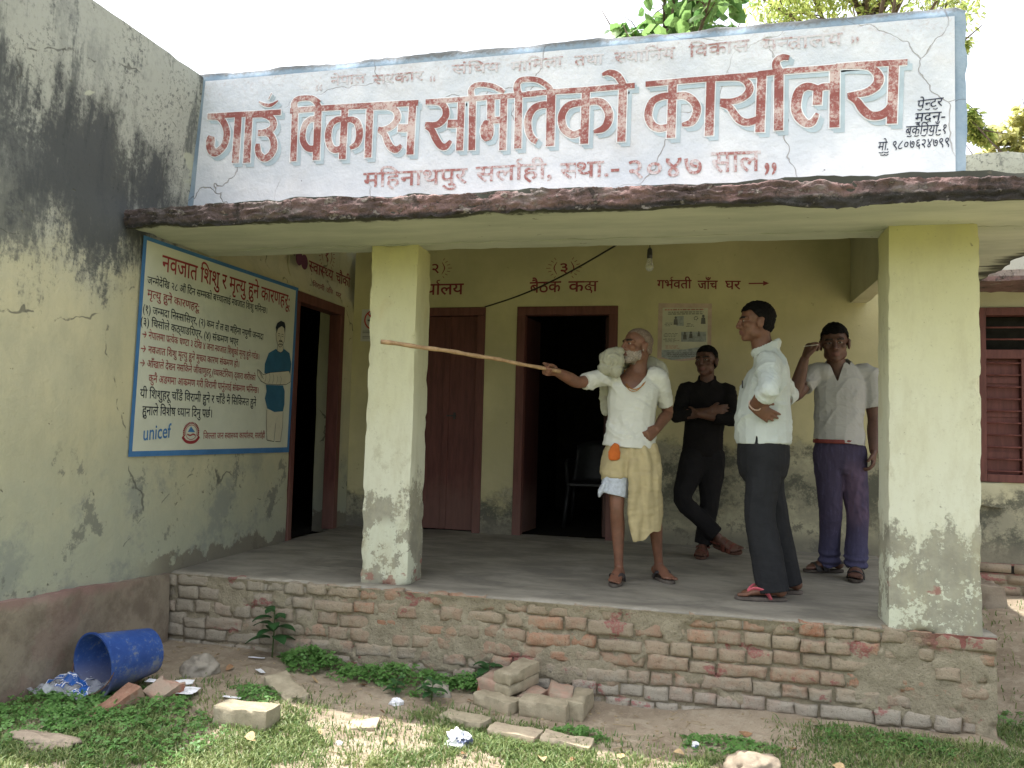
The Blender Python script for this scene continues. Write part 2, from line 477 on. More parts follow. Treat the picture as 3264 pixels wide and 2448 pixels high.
def m_floor():
    g = G('trodden_concrete')
    st = g.noise(2.6, 6, 0.7, g.scaled((0.8, 1.5, 1)), 0.4)
    fine = g.noise(50, 4, 0.7)
    col = g.mix(g.step(st, 0.34, 0.68), (0.175, 0.163, 0.137), (0.31, 0.29, 0.24))
    col = g.mix(g.mul(g.step(g.noise(9, 5, 0.7, g.scaled((0.4, 3.0, 1))), 0.60, 0.68), 0.6), col, (0.10, 0.10, 0.09))
    x, y, z = g.xyz()
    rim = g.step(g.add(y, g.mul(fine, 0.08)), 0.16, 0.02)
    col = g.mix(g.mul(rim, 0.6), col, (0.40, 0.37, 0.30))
    g.bump(g.add(st, g.mul(fine, 0.3)), 0.4, 0.006)
    return g.done(col, 0.75, 0.3)

def m_brick():
    g = G('dusty_brickwork')
    t = g.attr('tint')
    x, y, z = g.xyz()
    n = g.noise(14, 5, 0.7); fine = g.noise(80, 5, 0.75)
    q = g.n('ShaderNodeValToRGB'); g.link(t, q.inputs[0])
    cr = q.color_ramp
    cr.elements[0].position = 0.0; cr.elements[0].color = (0.30, 0.245, 0.18, 1)
    cr.elements[1].position = 1.0; cr.elements[1].color = (0.33, 0.165, 0.105, 1)
    for p, c in ((0.25, (0.335, 0.27, 0.195)), (0.5, (0.30, 0.21, 0.15)), (0.75, (0.36, 0.225, 0.15))):
        e = cr.elements.new(p); e.color = (*c, 1)
    col = g.mix(g.mul(g.step(n, 0.40, 0.62), 0.72), q.outputs[0], (0.325, 0.28, 0.205))
    grey = g.mul(g.step(g.add(z, g.mul(n, -0.15)), 0.14, -0.02), 0.7)
    col = g.mix(grey, col, (0.325, 0.31, 0.265))
    lft = g.mul(g.step(g.add(x, g.mul(g.noise(2, 3, 0.5), 0.8)), -1.4, -2.2), 0.7)
    col = g.mix(lft, col, (0.31, 0.285, 0.23))
    pk = g.mul(g.step(g.noise(3.6, 5, 0.65, g.scaled((1, 1, 1.5), None, (3, 3, 9))), 0.61, 0.64), g.step(fine, 0.35, 0.55))
    col = g.mix(g.mul(pk, 0.8), col, (0.27, 0.085, 0.085))
    col = g.mix(g.mul(g.step(fine, 0.62, 0.72), 0.5), col, (0.45, 0.42, 0.34))
    col = g.mix(g.mul(g.step(fine, 0.44, 0.36), 0.55), col, (0.13, 0.10, 0.07))
    g.bump(g.add(n, g.mul(fine, 0.7)), 1.0, 0.010)
    return g.done(col, 0.95, 0.1)

def m_mortar():
    g = G('mud_mortar')
    n = g.noise(10, 6, 0.7); fine = g.noise(70, 5, 0.75)
    x, y, z = g.xyz()
    col = g.mix(g.step(n, 0.35, 0.65), (0.255, 0.225, 0.16), (0.355, 0.315, 0.23))
    pk = g.mul(g.step(g.noise(3.6, 5, 0.65, g.scaled((1, 1, 1.5), None, (3, 3, 9))), 0.61, 0.64), g.step(fine, 0.35, 0.55))
    col = g.mix(g.mul(pk, 0.8), col, (0.27, 0.085, 0.085))
    redc = g.mul(g.mul(g.step(x, 1.0, 1.2), g.step(g.add(z, g.mul(n, 0.12)), 0.46, 0.50)), 0.8)
    col = g.mix(redc, col, (0.27, 0.08, 0.08))
    col = g.mix(g.mul(g.step(fine, 0.45, 0.36), 0.6), col, (0.14, 0.115, 0.08))
    col = g.mix(g.mul(g.step(g.noise(6.5, 5, 0.7), 0.56, 0.66), 0.5), col, (0.33, 0.22, 0.16))
    g.bump(g.add(n, g.mul(fine, 0.8)), 1.0, 0.014)
    return g.done(col, 0.95, 0.1)

def m_wingbase():
    g = G('maroon_plinth_plaster')
    x, y, z = g.xyz()
    n = g.noise(5, 6, 0.7); fine = g.noise(50, 5, 0.75)
    col = g.mix(g.step(n, 0.38, 0.62), (0.19, 0.155, 0.12), (0.28, 0.24, 0.185))
    top = g.add(g.add(z, g.mul(g.step(y, -0.03, -1.2), -0.075)), g.mul(g.math('SUBTRACT', n, 0.5), 0.16))
    red = g.mul(g.step(top, 0.44, 0.50), g.step(g.add(y, g.mul(n, 0.8)), 0.25, -0.15))
    col = g.mix(g.mul(red, 0.6), col, (0.28, 0.16, 0.15))
    r2 = g.mul(g.step(g.noise(2.4, 5, 0.65, g.scaled((1, 1, 1), None, (1, 2, 6))), 0.54, 0.62), g.step(y, 0.0, -0.5))
    col = g.mix(g.mul(r2, 0.25), col, (0.24, 0.13, 0.12))
    g.bump(g.add(n, g.mul(fine, 0.4)), 0.8, 0.012)
    return g.done(col, 0.95, 0.1)

def m_door(name, c):
    g = G(name)
    n = g.noise(9, 5, 0.65, g.scaled((3, 3, 0.4))); x, y, z = g.xyz()
    col = g.mix(g.step(n, 0.3, 0.7), tuple(v * 0.75 for v in c), tuple(v * 1.15 for v in c))
    dust = g.mul(g.step(g.add(z, g.mul(g.noise(4, 5, 0.6), -0.6)), 0.75, 0.35), 0.35)
    col = g.mix(dust, col, (0.22, 0.14, 0.11))
    g.bump(n, 0.3, 0.004)
    return g.done(col, 0.6, 0.3)

def m_ground():
    g = G('bare_earth')
    n = g.noise(2.2, 6, 0.65); mid = g.noise(12, 6, 0.7); fine = g.noise(90, 5, 0.75)
    col = g.mix(g.step(n, 0.35, 0.65), (0.25, 0.20, 0.145), (0.37, 0.31, 0.23))
    col = g.mix(g.mul(g.step(mid, 0.5, 0.62), 0.6), col, (0.42, 0.365, 0.275))
    col = g.mix(g.mul(g.step(fine, 0.6, 0.7), 0.6), col, (0.37, 0.31, 0.22))
    col = g.mix(g.mul(g.step(fine, 0.42, 0.34), 0.5), col, (0.09, 0.07, 0.05))
    x, y, z = g.xyz()
    far = g.mul(g.step(g.add(y, g.mul(n, 0.6)), -1.2, -2.0), g.step(mid, 0.30, 0.48))
    col = g.mix(g.mul(far, 0.85), col, (0.085, 0.10, 0.035))
    g.bump(g.add(g.add(mid, g.mul(n, 0.5)), g.mul(fine, 0.5)), 0.9, 0.02)
    return g.done(col, 0.95, 0.1)

def m_leaf(name, a, b, trans=0.35, attr='tint'):
    g = G(name)
    t = g.attr(attr)
    col = g.mix(t, a, b)
    d = g.n('ShaderNodeBsdfTranslucent'); g.put(d.inputs['Color'], g.mix(0.5, col, g.mix(t, tuple(v * 1.6 for v in a), tuple(v * 1.6 for v in b))))
    mx = g.n('ShaderNodeMixShader'); mx.inputs[0].default_value = trans
    g.link(g.bsdf.outputs[0], mx.inputs[1]); g.link(d.outputs[0], mx.inputs[2])
    g.link(mx.outputs[0], g.out.inputs['Surface'])
    return g.done(col, 0.5, 0.4)

def m_cloth(name, c, var=0.12, scale=9.0, weave=420.0, stain=None, rough=0.9):
    g = G(name)
    n = g.noise(scale, 5, 0.6); w = g.noise(weave, 2, 0.5)
    col = g.mix(g.step(n, 0.3, 0.7), tuple(v * (1 - var) for v in c), tuple(min(1, v * (1 + var)) for v in c))
    if stain:
        col = g.mix(g.mul(g.step(g.noise(3.5, 4, 0.6), 0.5, 0.68), 0.5), col, stain)
    # soft creases
    cr = g.noise(16, 3, 0.5, g.scaled((0.8, 0.8, 1.9)), 0.8)
    g.bump(g.add(g.mul(cr, 1.0), g.mul(w, 0.04)), 0.5, 0.012)
    return g.done(col, rough, 0.15)

def m_skin(name, c):
    g = G(name)
    n = g.noise(22, 5, 0.6); f = g.noise(160, 3, 0.6)
    col = g.mix(g.step(n, 0.3, 0.7), tuple(v * 0.85 for v in c), (c[0] * 1.15, c[1] * 1.1, c[2] * 1.08))
    g.bump(f, 0.25, 0.002)
    g.bsdf.inputs['Subsurface Weight'].default_value = 0.08
    g.bsdf.inputs['Subsurface Radius'].default_value = (0.02, 0.008, 0.004)
    return g.done(col, 0.5, 0.4)

M_WING = m_wing(); M_WING_SIDE = m_wing(True); M_YELLOW = m_yellow(); M_YELLOW_L = m_yellow('yellow_limewash_side', 0.79, (0.48, 0.465, 0.325))
M_PILLAR = m_pillar(); M_SOFFIT = m_soffit(); M_FASCIA = m_fascia(); M_SIGN = m_signwhite(); M_BLUE = m_signblue()
M_FLOOR = m_floor(); M_BRICK = m_brick(); M_MORTAR = m_mortar(); M_WBASE = m_wingbase()
M_DOOR = m_door('maroon_door_paint', (0.115, 0.040, 0.033)); M_FRAME = m_door('maroon_frame_paint', (0.125, 0.046, 0.038))
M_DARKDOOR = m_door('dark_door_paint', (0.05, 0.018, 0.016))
M_GROUND = m_ground()
M_ROOM = simple('gloom_dark_plaster', (0.018, 0.017, 0.014), 0.95, 0.1)  # near-black: the gloom of the unlit rooms is put into the plaster colour
M_REDP = m_paint('red_lettering_worn', (0.29, 0.10, 0.09), 0.70, (0.62, 0.54, 0.51), 70)
M_REDF = m_paint('red_lettering_faded', (0.36, 0.19, 0.18), 0.88, (0.63, 0.64, 0.67), 50)
M_REDM = m_paint('red_lettering_half_faded', (0.34, 0.14, 0.13), 0.74, (0.64, 0.63, 0.65), 55)
M_SHADOWP = m_paint('pale_blue_letter_edge', (0.42, 0.51, 0.57), 0.0)
M_HALO = m_paint('white_letter_outline', (0.74, 0.76, 0.79), 0.0)
M_BLACKP = m_paint('black_lettering', (0.03, 0.035, 0.06), 0.0)
M_NRED = m_paint('notice_red', (0.27, 0.04, 0.045), 0.0)
M_NBLK = m_paint('notice_black', (0.02, 0.025, 0.035), 0.0)
M_NTEAL = m_paint('notice_teal', (0.035, 0.12, 0.20), 0.0)
M_NBLUE = m_paint('notice_blue', (0.06, 0.17, 0.36), 0.0)
M_NGROUND = simple('notice_cream', (0.55, 0.57, 0.47), 0.9, 0.15, 0.06, 3.0, 0.004)
M_NSKIN = simple('notice_skin_cream', (0.56, 0.54, 0.42), 0.9, 0.15, 0.05)
M_MAROONP = m_paint('maroon_lettering', (0.19, 0.035, 0.045), 0.0)
M_PURPLE = m_paint('purple_paint', (0.14, 0.05, 0.09), 0.0)
# ------------------------------------------------------------------ the painted writing, measured on its walls (metres)
SIGN_STROKES = [
  (0.034,[(-3.078,3.383),(-2.557,3.374)]),
  ([0.039,0.041,0.043,0.045,0.046,0.046,0.049,0.055,0.058,0.064,0.047],[(-3.074,3.381),(-3.004,3.374),(-2.964,3.342),(-2.936,3.285),(-2.933,3.233),(-2.951,3.179),(-2.992,3.145),(-3.022,3.145),(-3.045,3.174),(-3.048,3.222),(-3.041,3.25)]),
  (0.049,[(-2.855,3.362),(-2.862,3.067)]),
  (0.049,[(-2.778,3.364),(-2.781,3.063)]),
  ([0.039,0.039,0.041,0.045,0.045,0.041,0.037],[(-2.778,3.371),(-2.683,3.368),(-2.626,3.343),(-2.602,3.304),(-2.618,3.268),(-2.666,3.25),(-2.71,3.25)]),
  ([0.033,0.041,0.046,0.046,0.045,0.043,0.041,0.039,0.026],[(-2.666,3.25),(-2.62,3.231),(-2.596,3.182),(-2.597,3.134),(-2.625,3.095),(-2.661,3.085),(-2.696,3.113),(-2.707,3.154),(-2.707,3.181)]),
  ([0.007,0.02,0.022,0.007],[(-2.713,3.452),(-2.671,3.429),(-2.626,3.425),(-2.579,3.449)]),
  (0.041,[(-2.638,3.483),(-2.634,3.481)]),
  ([0.045,0.043,0.037,0.033,0.032,0.03],[(-2.458,3.369),(-2.466,3.414),(-2.451,3.445),(-2.4,3.453),(-2.337,3.444),(-2.294,3.415)]),
  (0.034,[(-2.358,3.453),(-2.324,3.429),(-2.295,3.389)]),
  (0.043,[(-2.458,3.379),(-2.456,3.055)]),
  (0.035,[(-2.492,3.377),(-2.26,3.379),(-1.644,3.368)]),
  ([0.036,0.036,0.038,0.038,0.04,0.04,0.04,0.036],[(-2.3,3.311),(-2.348,3.314),(-2.384,3.285),(-2.398,3.231),(-2.395,3.18),(-2.366,3.137),(-2.329,3.126),(-2.297,3.14)]),
  (0.047,[(-2.3,3.372),(-2.3,3.055)]),
  (0.045,[(-2.12,3.366),(-2.125,3.05)]),
  ([0.036,0.038,0.04,0.043,0.043,0.042,0.04,0.036],[(-2.123,3.299),(-2.169,3.3),(-2.208,3.274),(-2.224,3.227),(-2.222,3.173),(-2.202,3.127),(-2.168,3.11),(-2.129,3.12)]),
  ([0.033,0.036,0.041,0.045,0.045,0.041,0.024],[(-2.111,3.291),(-2.076,3.295),(-2.039,3.276),(-2.02,3.231),(-2.018,3.18),(-2.034,3.138),(-2.076,3.117)]),
  (0.045,[(-1.954,3.371),(-1.956,3.05)]),
  ([0.031,0.031,0.035,0.041,0.041,0.038,0.035,0.028],[(-1.943,3.361),(-1.845,3.357),(-1.795,3.337),(-1.773,3.299),(-1.782,3.262),(-1.816,3.231),(-1.861,3.218),(-1.896,3.223)]),
  ([0.022,0.036,0.042,0.042,0.04,0.022],[(-1.892,3.21),(-1.856,3.191),(-1.83,3.136),(-1.804,3.101),(-1.772,3.089),(-1.742,3.114)]),
  (0.045,[(-1.767,3.222),(-1.687,3.216)]),
  (0.045,[(-1.679,3.362),(-1.685,3.054)]),
  (0.029,[(-1.597,3.37),(-1.268,3.369),(-0.92,3.369)]),
  ([0.031,0.033,0.038,0.043,0.043,0.038,0.028],[(-1.596,3.37),(-1.516,3.361),(-1.477,3.332),(-1.466,3.285),(-1.485,3.25),(-1.525,3.225),(-1.596,3.233)]),
  ([0.017,0.038,0.043,0.041,0.04,0.021],[(-1.592,3.215),(-1.554,3.196),(-1.529,3.148),(-1.497,3.1),(-1.463,3.088),(-1.43,3.122)]),
  (0.048,[(-1.454,3.227),(-1.377,3.222)]),
  (0.042,[(-1.372,3.354),(-1.375,3.061)]),
  ([0.036,0.034,0.029,0.028,0.028,0.029,0.02],[(-1.31,3.382),(-1.316,3.418),(-1.297,3.445),(-1.251,3.451),(-1.185,3.436),(-1.141,3.412),(-1.112,3.393)]),
  (0.041,[(-1.304,3.362),(-1.3,3.059)]),
  (0.044,[(-1.192,3.36),(-1.189,3.237)]),
  (0.039,[(-1.198,3.231),(-1.107,3.228)]),
  ([0.039,0.075,0.082,0.072,0.033],[(-1.208,3.232),(-1.209,3.2),(-1.21,3.167),(-1.207,3.135),(-1.201,3.109)]),
  (0.041,[(-1.113,3.374),(-1.112,3.049)]),
  ([0.042,0.041,0.034,0.031,0.031,0.031,0.033,0.026],[(-1.027,3.375),(-1.037,3.413),(-1.029,3.448),(-0.994,3.461),(-0.922,3.453),(-0.872,3.425),(-0.843,3.397),(-0.833,3.383)]),
  (0.042,[(-1.024,3.377),(-1.022,3.053)]),
  ([0.039,0.04,0.042,0.042,0.042,0.04,0.037,0.034],[(-0.837,3.296),(-0.882,3.301),(-0.926,3.288),(-0.954,3.255),(-0.966,3.208),(-0.957,3.143),(-0.934,3.103),(-0.908,3.086)]),
  (0.049,[(-0.832,3.383),(-0.832,3.056)]),
  (0.031,[(-0.979,3.372),(-0.833,3.374),(-0.661,3.372),(-0.355,3.375)]),
  (0.046,[(-0.631,3.374),(-0.635,3.057)]),
  ([0.037,0.04,0.042,0.043,0.043,0.043,0.042,0.037],[(-0.631,3.295),(-0.681,3.297),(-0.733,3.284),(-0.764,3.242),(-0.767,3.194),(-0.749,3.146),(-0.702,3.114),(-0.652,3.127)]),
  ([0.037,0.04,0.044,0.047,0.047,0.04,0.019],[(-0.622,3.295),(-0.566,3.3),(-0.523,3.275),(-0.497,3.223),(-0.503,3.171),(-0.529,3.138),(-0.581,3.123)]),
  (0.046,[(-0.42,3.377),(-0.425,3.057)]),
  ([0.015,0.034,0.04,0.04,0.037],[(-0.54,3.452),(-0.499,3.461),(-0.459,3.444),(-0.434,3.412),(-0.418,3.38)]),
  (0.031,[(-0.295,3.377),(-0.016,3.381),(0.348,3.383)]),
  (0.046,[(-0.146,3.375),(-0.151,3.062)]),
  ([0.037,0.038,0.04,0.043,0.043,0.042,0.04,0.034],[(-0.15,3.299),(-0.2,3.301),(-0.252,3.279),(-0.273,3.235),(-0.276,3.186),(-0.253,3.139),(-0.212,3.119),(-0.16,3.127)]),
  ([0.036,0.04,0.042,0.043,0.043,0.04,0.019],[(-0.134,3.295),(-0.082,3.297),(-0.039,3.27),(-0.014,3.226),(-0.019,3.179),(-0.043,3.142),(-0.092,3.132)]),
  (0.046,[(0.06,3.381),(0.054,3.062)]),
  ([0.026,0.028,0.034,0.041,0.041,0.035,0.032,0.032],[(0.064,3.378),(0.196,3.373),(0.244,3.352),(0.265,3.314),(0.253,3.28),(0.215,3.254),(0.167,3.245),(0.11,3.249)]),
  ([0.025,0.034,0.038,0.04,0.04,0.037],[(0.113,3.233),(0.159,3.214),(0.186,3.174),(0.216,3.137),(0.258,3.122),(0.314,3.137)]),
  (0.047,[(0.328,3.379),(0.32,3.064)]),
  (0.047,[(0.416,3.401),(0.416,3.068)]),
  ([0.047,0.043,0.036,0.034,0.025],[(0.414,3.393),(0.401,3.426),(0.406,3.455),(0.435,3.47),(0.468,3.463)]),
  (0.031,[(0.308,3.387),(0.443,3.391),(0.676,3.391),(0.782,3.396),(1.053,3.39)]),
  (0.049,[(0.699,3.393),(0.697,3.066)]),
  ([0.034,0.038,0.038],[(0.691,3.286),(0.648,3.291),(0.616,3.28)]),
  (0.045,[(0.616,3.291),(0.611,3.195)]),
  ([0.033,0.04,0.047,0.051,0.051,0.047,0.04,0.038,0.018],[(0.609,3.284),(0.563,3.299),(0.523,3.279),(0.506,3.226),(0.506,3.171),(0.528,3.123),(0.56,3.096),(0.589,3.103),(0.613,3.148)]),
  ([0.029,0.031,0.038,0.048,0.048,0.041,0.034,0.024],[(0.705,3.397),(0.845,3.385),(0.893,3.36),(0.916,3.314),(0.9,3.273),(0.859,3.246),(0.81,3.238),(0.761,3.234)]),
  ([0.022,0.036,0.043,0.045,0.045,0.042,0.029],[(0.768,3.226),(0.807,3.2),(0.835,3.156),(0.873,3.119),(0.921,3.116),(0.959,3.14),(0.976,3.176)]),
  (0.048,[(0.988,3.388),(0.977,3.068)]),
]
PARAPET_TEXT = [
  ('“', (-2.326, 3.533), (-2.28, 3.533), 0.04, 'f'),
  ('नेपाल', (-2.224, 3.574), (-1.991, 3.577), 0.054, 'f'),
  ('सरकार', (-1.946, 3.561), (-1.616, 3.562), 0.056, 'f'),
  ('“', (-1.577, 3.531), (-1.54, 3.532), 0.039, 'f'),
  ('संघिय', (-1.44, 3.584), (-1.141, 3.575), 0.054, 'f'),
  ('मामिला', (-1.079, 3.57), (-0.769, 3.581), 0.056, 'f'),
  ('तथा', (-0.703, 3.575), (-0.533, 3.574), 0.057, 'f'),
  ('स्थानिय', (-0.474, 3.574), (-0.135, 3.577), 0.06, 'f'),
  ('विकास', (-0.062, 3.576), (0.263, 3.585), 0.062, 'f'),
  ('मन्त्रालय', (0.327, 3.579), (0.738, 3.578), 0.065, 'f'),
  ('”', (0.779, 3.553), (0.819, 3.553), 0.041, 'f'),
  ('महिनाथपुर', (-1.983, 2.955), (-1.321, 2.95), 0.086, 'm'),
  ('सर्लाही,', (-1.273, 2.955), (-0.818, 2.957), 0.087, 'm'),
  ('स्था.-', (-0.772, 2.949), (-0.433, 2.952), 0.088, 'm'),
  ('२०४७', (-0.382, 2.946), (0.017, 2.949), 0.104, 'm'),
  ('साल', (0.065, 2.965), (0.326, 2.961), 0.108, 'm'),
  ('”', (0.346, 2.894), (0.408, 2.894), 0.069, 'm'),
  ('पेन्टर', (1.095, 3.182), (1.218, 3.19), 0.043, 'k'),
  ('मदन-', (1.084, 3.115), (1.228, 3.115), 0.045, 'k'),
  ('बकैनियाँ-१', (1.040, 3.049), (1.232, 3.047), 0.045, 'k'),
  ('मो. ९८०७६२४७९९', (0.908, 2.973), (1.248, 2.977), 0.044, 'k'),
]
WALL_TEXT = [
  ('बैठक', (-1.448, 2.732), (-1.165, 2.736), 0.093, 'r'),
  ('कक्ष', (-1.101, 2.734), (-0.838, 2.733), 0.091, 'r'),
  ('कार्यालय', (-2.607, 2.729), (-2.059, 2.731), 0.096, 'r'),
  ('गर्भवती', (-0.333, 2.73), (-0.044, 2.726), 0.07, 'r'),
  ('जाँच', (0.005, 2.719), (0.17, 2.717), 0.07, 'r'),
  ('घर', (0.229, 2.715), (0.356, 2.712), 0.07, 'r'),
  ('(२)', (-2.439, 2.925), (-2.233, 2.926), 0.097, 'r'),
  ('(३)', (-1.245, 2.903), (-1.043, 2.903), 0.096, 'r'),
]
WING_TEXT = [
  ('नवजात शिशु र मृत्यु हुने कारणहरू:', (-0.214, 2.412), (1.295, 2.427), 0.093, 'r'),
  ('जन्मेदेखि २८ औं दिन सम्मको बच्चालाई नवजात शिशु भनिन्छ।', (-0.334, 2.259), (0.969, 2.278), 0.042, 'k'),
  ('मृत्यु हुने कारणहरू:', (-0.328, 2.183), (0.162, 2.176), 0.045, 'r'),
  ('(१) जन्मदा निस्सासिएर, (२) कम तौल वा महिना नपुगी जन्मदा', (-0.357, 2.089), (0.936, 2.077), 0.043, 'k'),
  ('(३) चिसोले कठ्याङग्रिएर, (४) संक्रमण भएर', (-0.37, 2.014), (0.617, 2.002), 0.043, 'k'),
  ('→ नेपालमा प्रत्येक घण्टा ३ देखि ४ जना नवजात शिशुको मृत्यु हुने गर्दछ।', (-0.352, 1.939), (0.89, 1.925), 0.04, 'r'),
  ('→ नवजात शिशु मृत्यु हुने मुख्य कारण संक्रमण हो।', (-0.357, 1.855), (0.638, 1.847), 0.04, 'r'),
  ('→ आँखाले देख्न नसकिने जीवाणुहरू (व्याक्टेरिया) द्वारा शरीरको', (-0.357, 1.772), (0.855, 1.767), 0.04, 'r'),
  ('कुनै अङगमा आक्रमण गरी विरामी पार्नुलाई संक्रमण भनिन्छ।', (-0.278, 1.688), (0.901, 1.68), 0.042, 'r'),
  ('यी शिशुहरू चाँडै विरामी हुने र चाँडै नै सिकिस्त हुने', (-0.344, 1.6), (0.879, 1.592), 0.049, 'k'),
  ('हुनाले विशेष ध्यान दिनु पर्छ।', (-0.318, 1.502), (0.35, 1.5), 0.05, 'k'),
  ('unicef', (-0.297, 1.391), (-0.054, 1.408), 0.087, 'u'),
  ('जिल्ला जन स्वास्थ्य कार्यालय, सर्लाही', (0.269, 1.348), (1.016, 1.349), 0.039, 'r'),
  ('स्वास्थ्य', (1.574, 2.77), (2.02, 2.77), 0.084, 'd'),
  ('चौकी', (2.069, 2.772), (2.365, 2.773), 0.083, 'd'),
  ('विरामी', (1.653, 2.608), (1.862, 2.604), 0.037, 'd'),
  ('जाँच', (1.897, 2.602), (2.022, 2.603), 0.037, 'd'),
  ('घर', (2.084, 2.6), (2.191, 2.599), 0.039, 'd'),
  ('(१)', (1.788, 2.917), (1.982, 2.929), 0.079, 'd'),
]
NOTICE_POLYS = {
  'border_o': [(-0.383,2.49),(1.424,2.513),(1.381,1.196),(-0.411,1.212)],
  'border_i': [(-0.353,2.468),(1.385,2.485),(1.351,1.236),(-0.381,1.243)],
  'hair': [(1.116,2.11),(1.098,2.152),(1.12,2.188),(1.171,2.212),(1.225,2.206),(1.241,2.177),(1.239,2.126),(1.223,2.161),(1.185,2.175),(1.144,2.158),(1.128,2.139)],
  'face': [(1.124,2.144),(1.185,2.175),(1.225,2.161),(1.238,2.109),(1.233,2.063),(1.208,2.027),(1.173,2.006),(1.138,2.019),(1.116,2.055),(1.106,2.103)],
  'neck': [(1.14,2.025),(1.214,2.033),(1.222,1.981),(1.181,1.966),(1.134,1.974)],
  'shirt': [(1.12,1.989),(1.16,1.966),(1.202,1.97),(1.232,2.001),(1.322,1.976),(1.358,1.894),(1.347,1.802),(1.217,1.793),(0.97,1.791),(0.97,1.861),(1.017,1.946)],
  'shirt2': [(0.997,1.707),(1.245,1.716),(1.274,1.673),(1.278,1.573),(1.261,1.516),(1.135,1.507),(1.031,1.531),(0.991,1.605),(1.01,1.659)],
  'arms': [(0.871,1.81),(0.9,1.807),(0.951,1.779),(1.049,1.802),(1.172,1.817),(1.322,1.835),(1.352,1.803),(1.352,1.751),(1.287,1.725),(1.159,1.717),(0.996,1.712),(0.926,1.729),(0.874,1.768)],
  'trouser': [(1.022,1.52),(1.261,1.516),(1.261,1.393),(1.238,1.282),(1.164,1.283),(1.159,1.425),(1.143,1.283),(1.041,1.295),(1.024,1.424)],
}
# ------------------------------------------------------------------ Devanagari lettering
VIRAMA = '\u094d'
MARKS = set('\u093e\u093f\u0940\u0941\u0942\u0943\u0947\u0948\u094b\u094c\u0902\u0901\u0903')
STEM = set('खगघचजझञणतथधनपबभमयलवशषस')
_gl = {}

def glyph(ch, off=0.0):
    """outline of one character, filled, and its advance (em)"""
    key = (ch, off)
    if key in _gl: return _gl[key]
    def run(s, o=0.0):
        cu = bpy.data.curves.new('g', 'FONT'); cu.body = s; cu.offset = o; cu.resolution_u = 3
        ob = bpy.data.objects.new('g', cu); COL.objects.link(ob)
        bpy.context.view_layer.update()
        me = ob.to_mesh()
        v = [(q.co.x, q.co.y) for q in me.vertices]; f = [tuple(p.vertices) for p in me.polygons]
        ob.to_mesh_clear(); bpy.data.objects.remove(ob); bpy.data.curves.remove(cu)
        return v, f
    v, f = run(ch, off)
    a = max(q[0] for q in run(ch + 'कक')[0]) - max(q[0] for q in run('कक')[0])
    _gl[key] = (v, f, a)
    return _gl[key]

def clip_x(v, f, x):
    bm = bmesh.new()
    vs = [bm.verts.new((a, b, 0)) for a, b in v]
    for q in f:
        try: bm.faces.new([vs[i] for i in q])
        except ValueError: pass
    bmesh.ops.bisect_plane(bm, geom=bm.verts[:] + bm.edges[:] + bm.faces[:], plane_co=(x, 0, 0), plane_no=(1, 0, 0), clear_outer=True)
    bm.verts.index_update()
    r = [(q.co.x, q.co.y) for q in bm.verts], [tuple(w.index for w in q.verts) for q in bm.faces]
    bm.free()
    return r

def ribbon(pts, w):
    """flat brush stroke along pts with width w (number or list)"""
    ws = w if isinstance(w, (list, tuple)) else [w] * len(pts)
    if len(pts) > 2:
        P = [pts[0]] + list(pts) + [pts[-1]]; W = [ws[0]] + list(ws) + [ws[-1]]
        np_, nw = [], []
        for i in range(1, len(P) - 2):
            for k in range(4):
                t = k / 4
                q = []
                for d in (0, 1):
                    a, b, c, e = P[i - 1][d], P[i][d], P[i + 1][d], P[i + 2][d]
                    q.append(0.5 * (2 * b + (c - a) * t + (2 * a - 5 * b + 4 * c - e) * t * t + (3 * b - a - 3 * c + e) * t ** 3))
                np_.append(tuple(q)); nw.append(W[i] * (1 - t) + W[i + 1] * t)
        np_.append(pts[-1]); nw.append(ws[-1])
        pts, ws = np_, nw
    v, f = [], []
    for i, p in enumerate(pts):
        a, b = pts[max(0, i - 1)], pts[min(len(pts) - 1, i + 1)]
        dx, dy = b[0] - a[0], b[1] - a[1]
        L = math.hypot(dx, dy) or 1
        nx, ny = -dy / L * ws[i] / 2, dx / L * ws[i] / 2
        v += [(p[0] + nx, p[1] + ny), (p[0] - nx, p[1] - ny)]
        if i: f.append((2 * i - 2, 2 * i - 1, 2 * i + 1, 2 * i))
    return v, f

def disc(c, rx, ry, n=14):
    return [(c[0] + rx * math.cos(2 * math.pi * k / n), c[1] + ry * math.sin(2 * math.pi * k / n)) for k in range(n)], [tuple(range(n))]

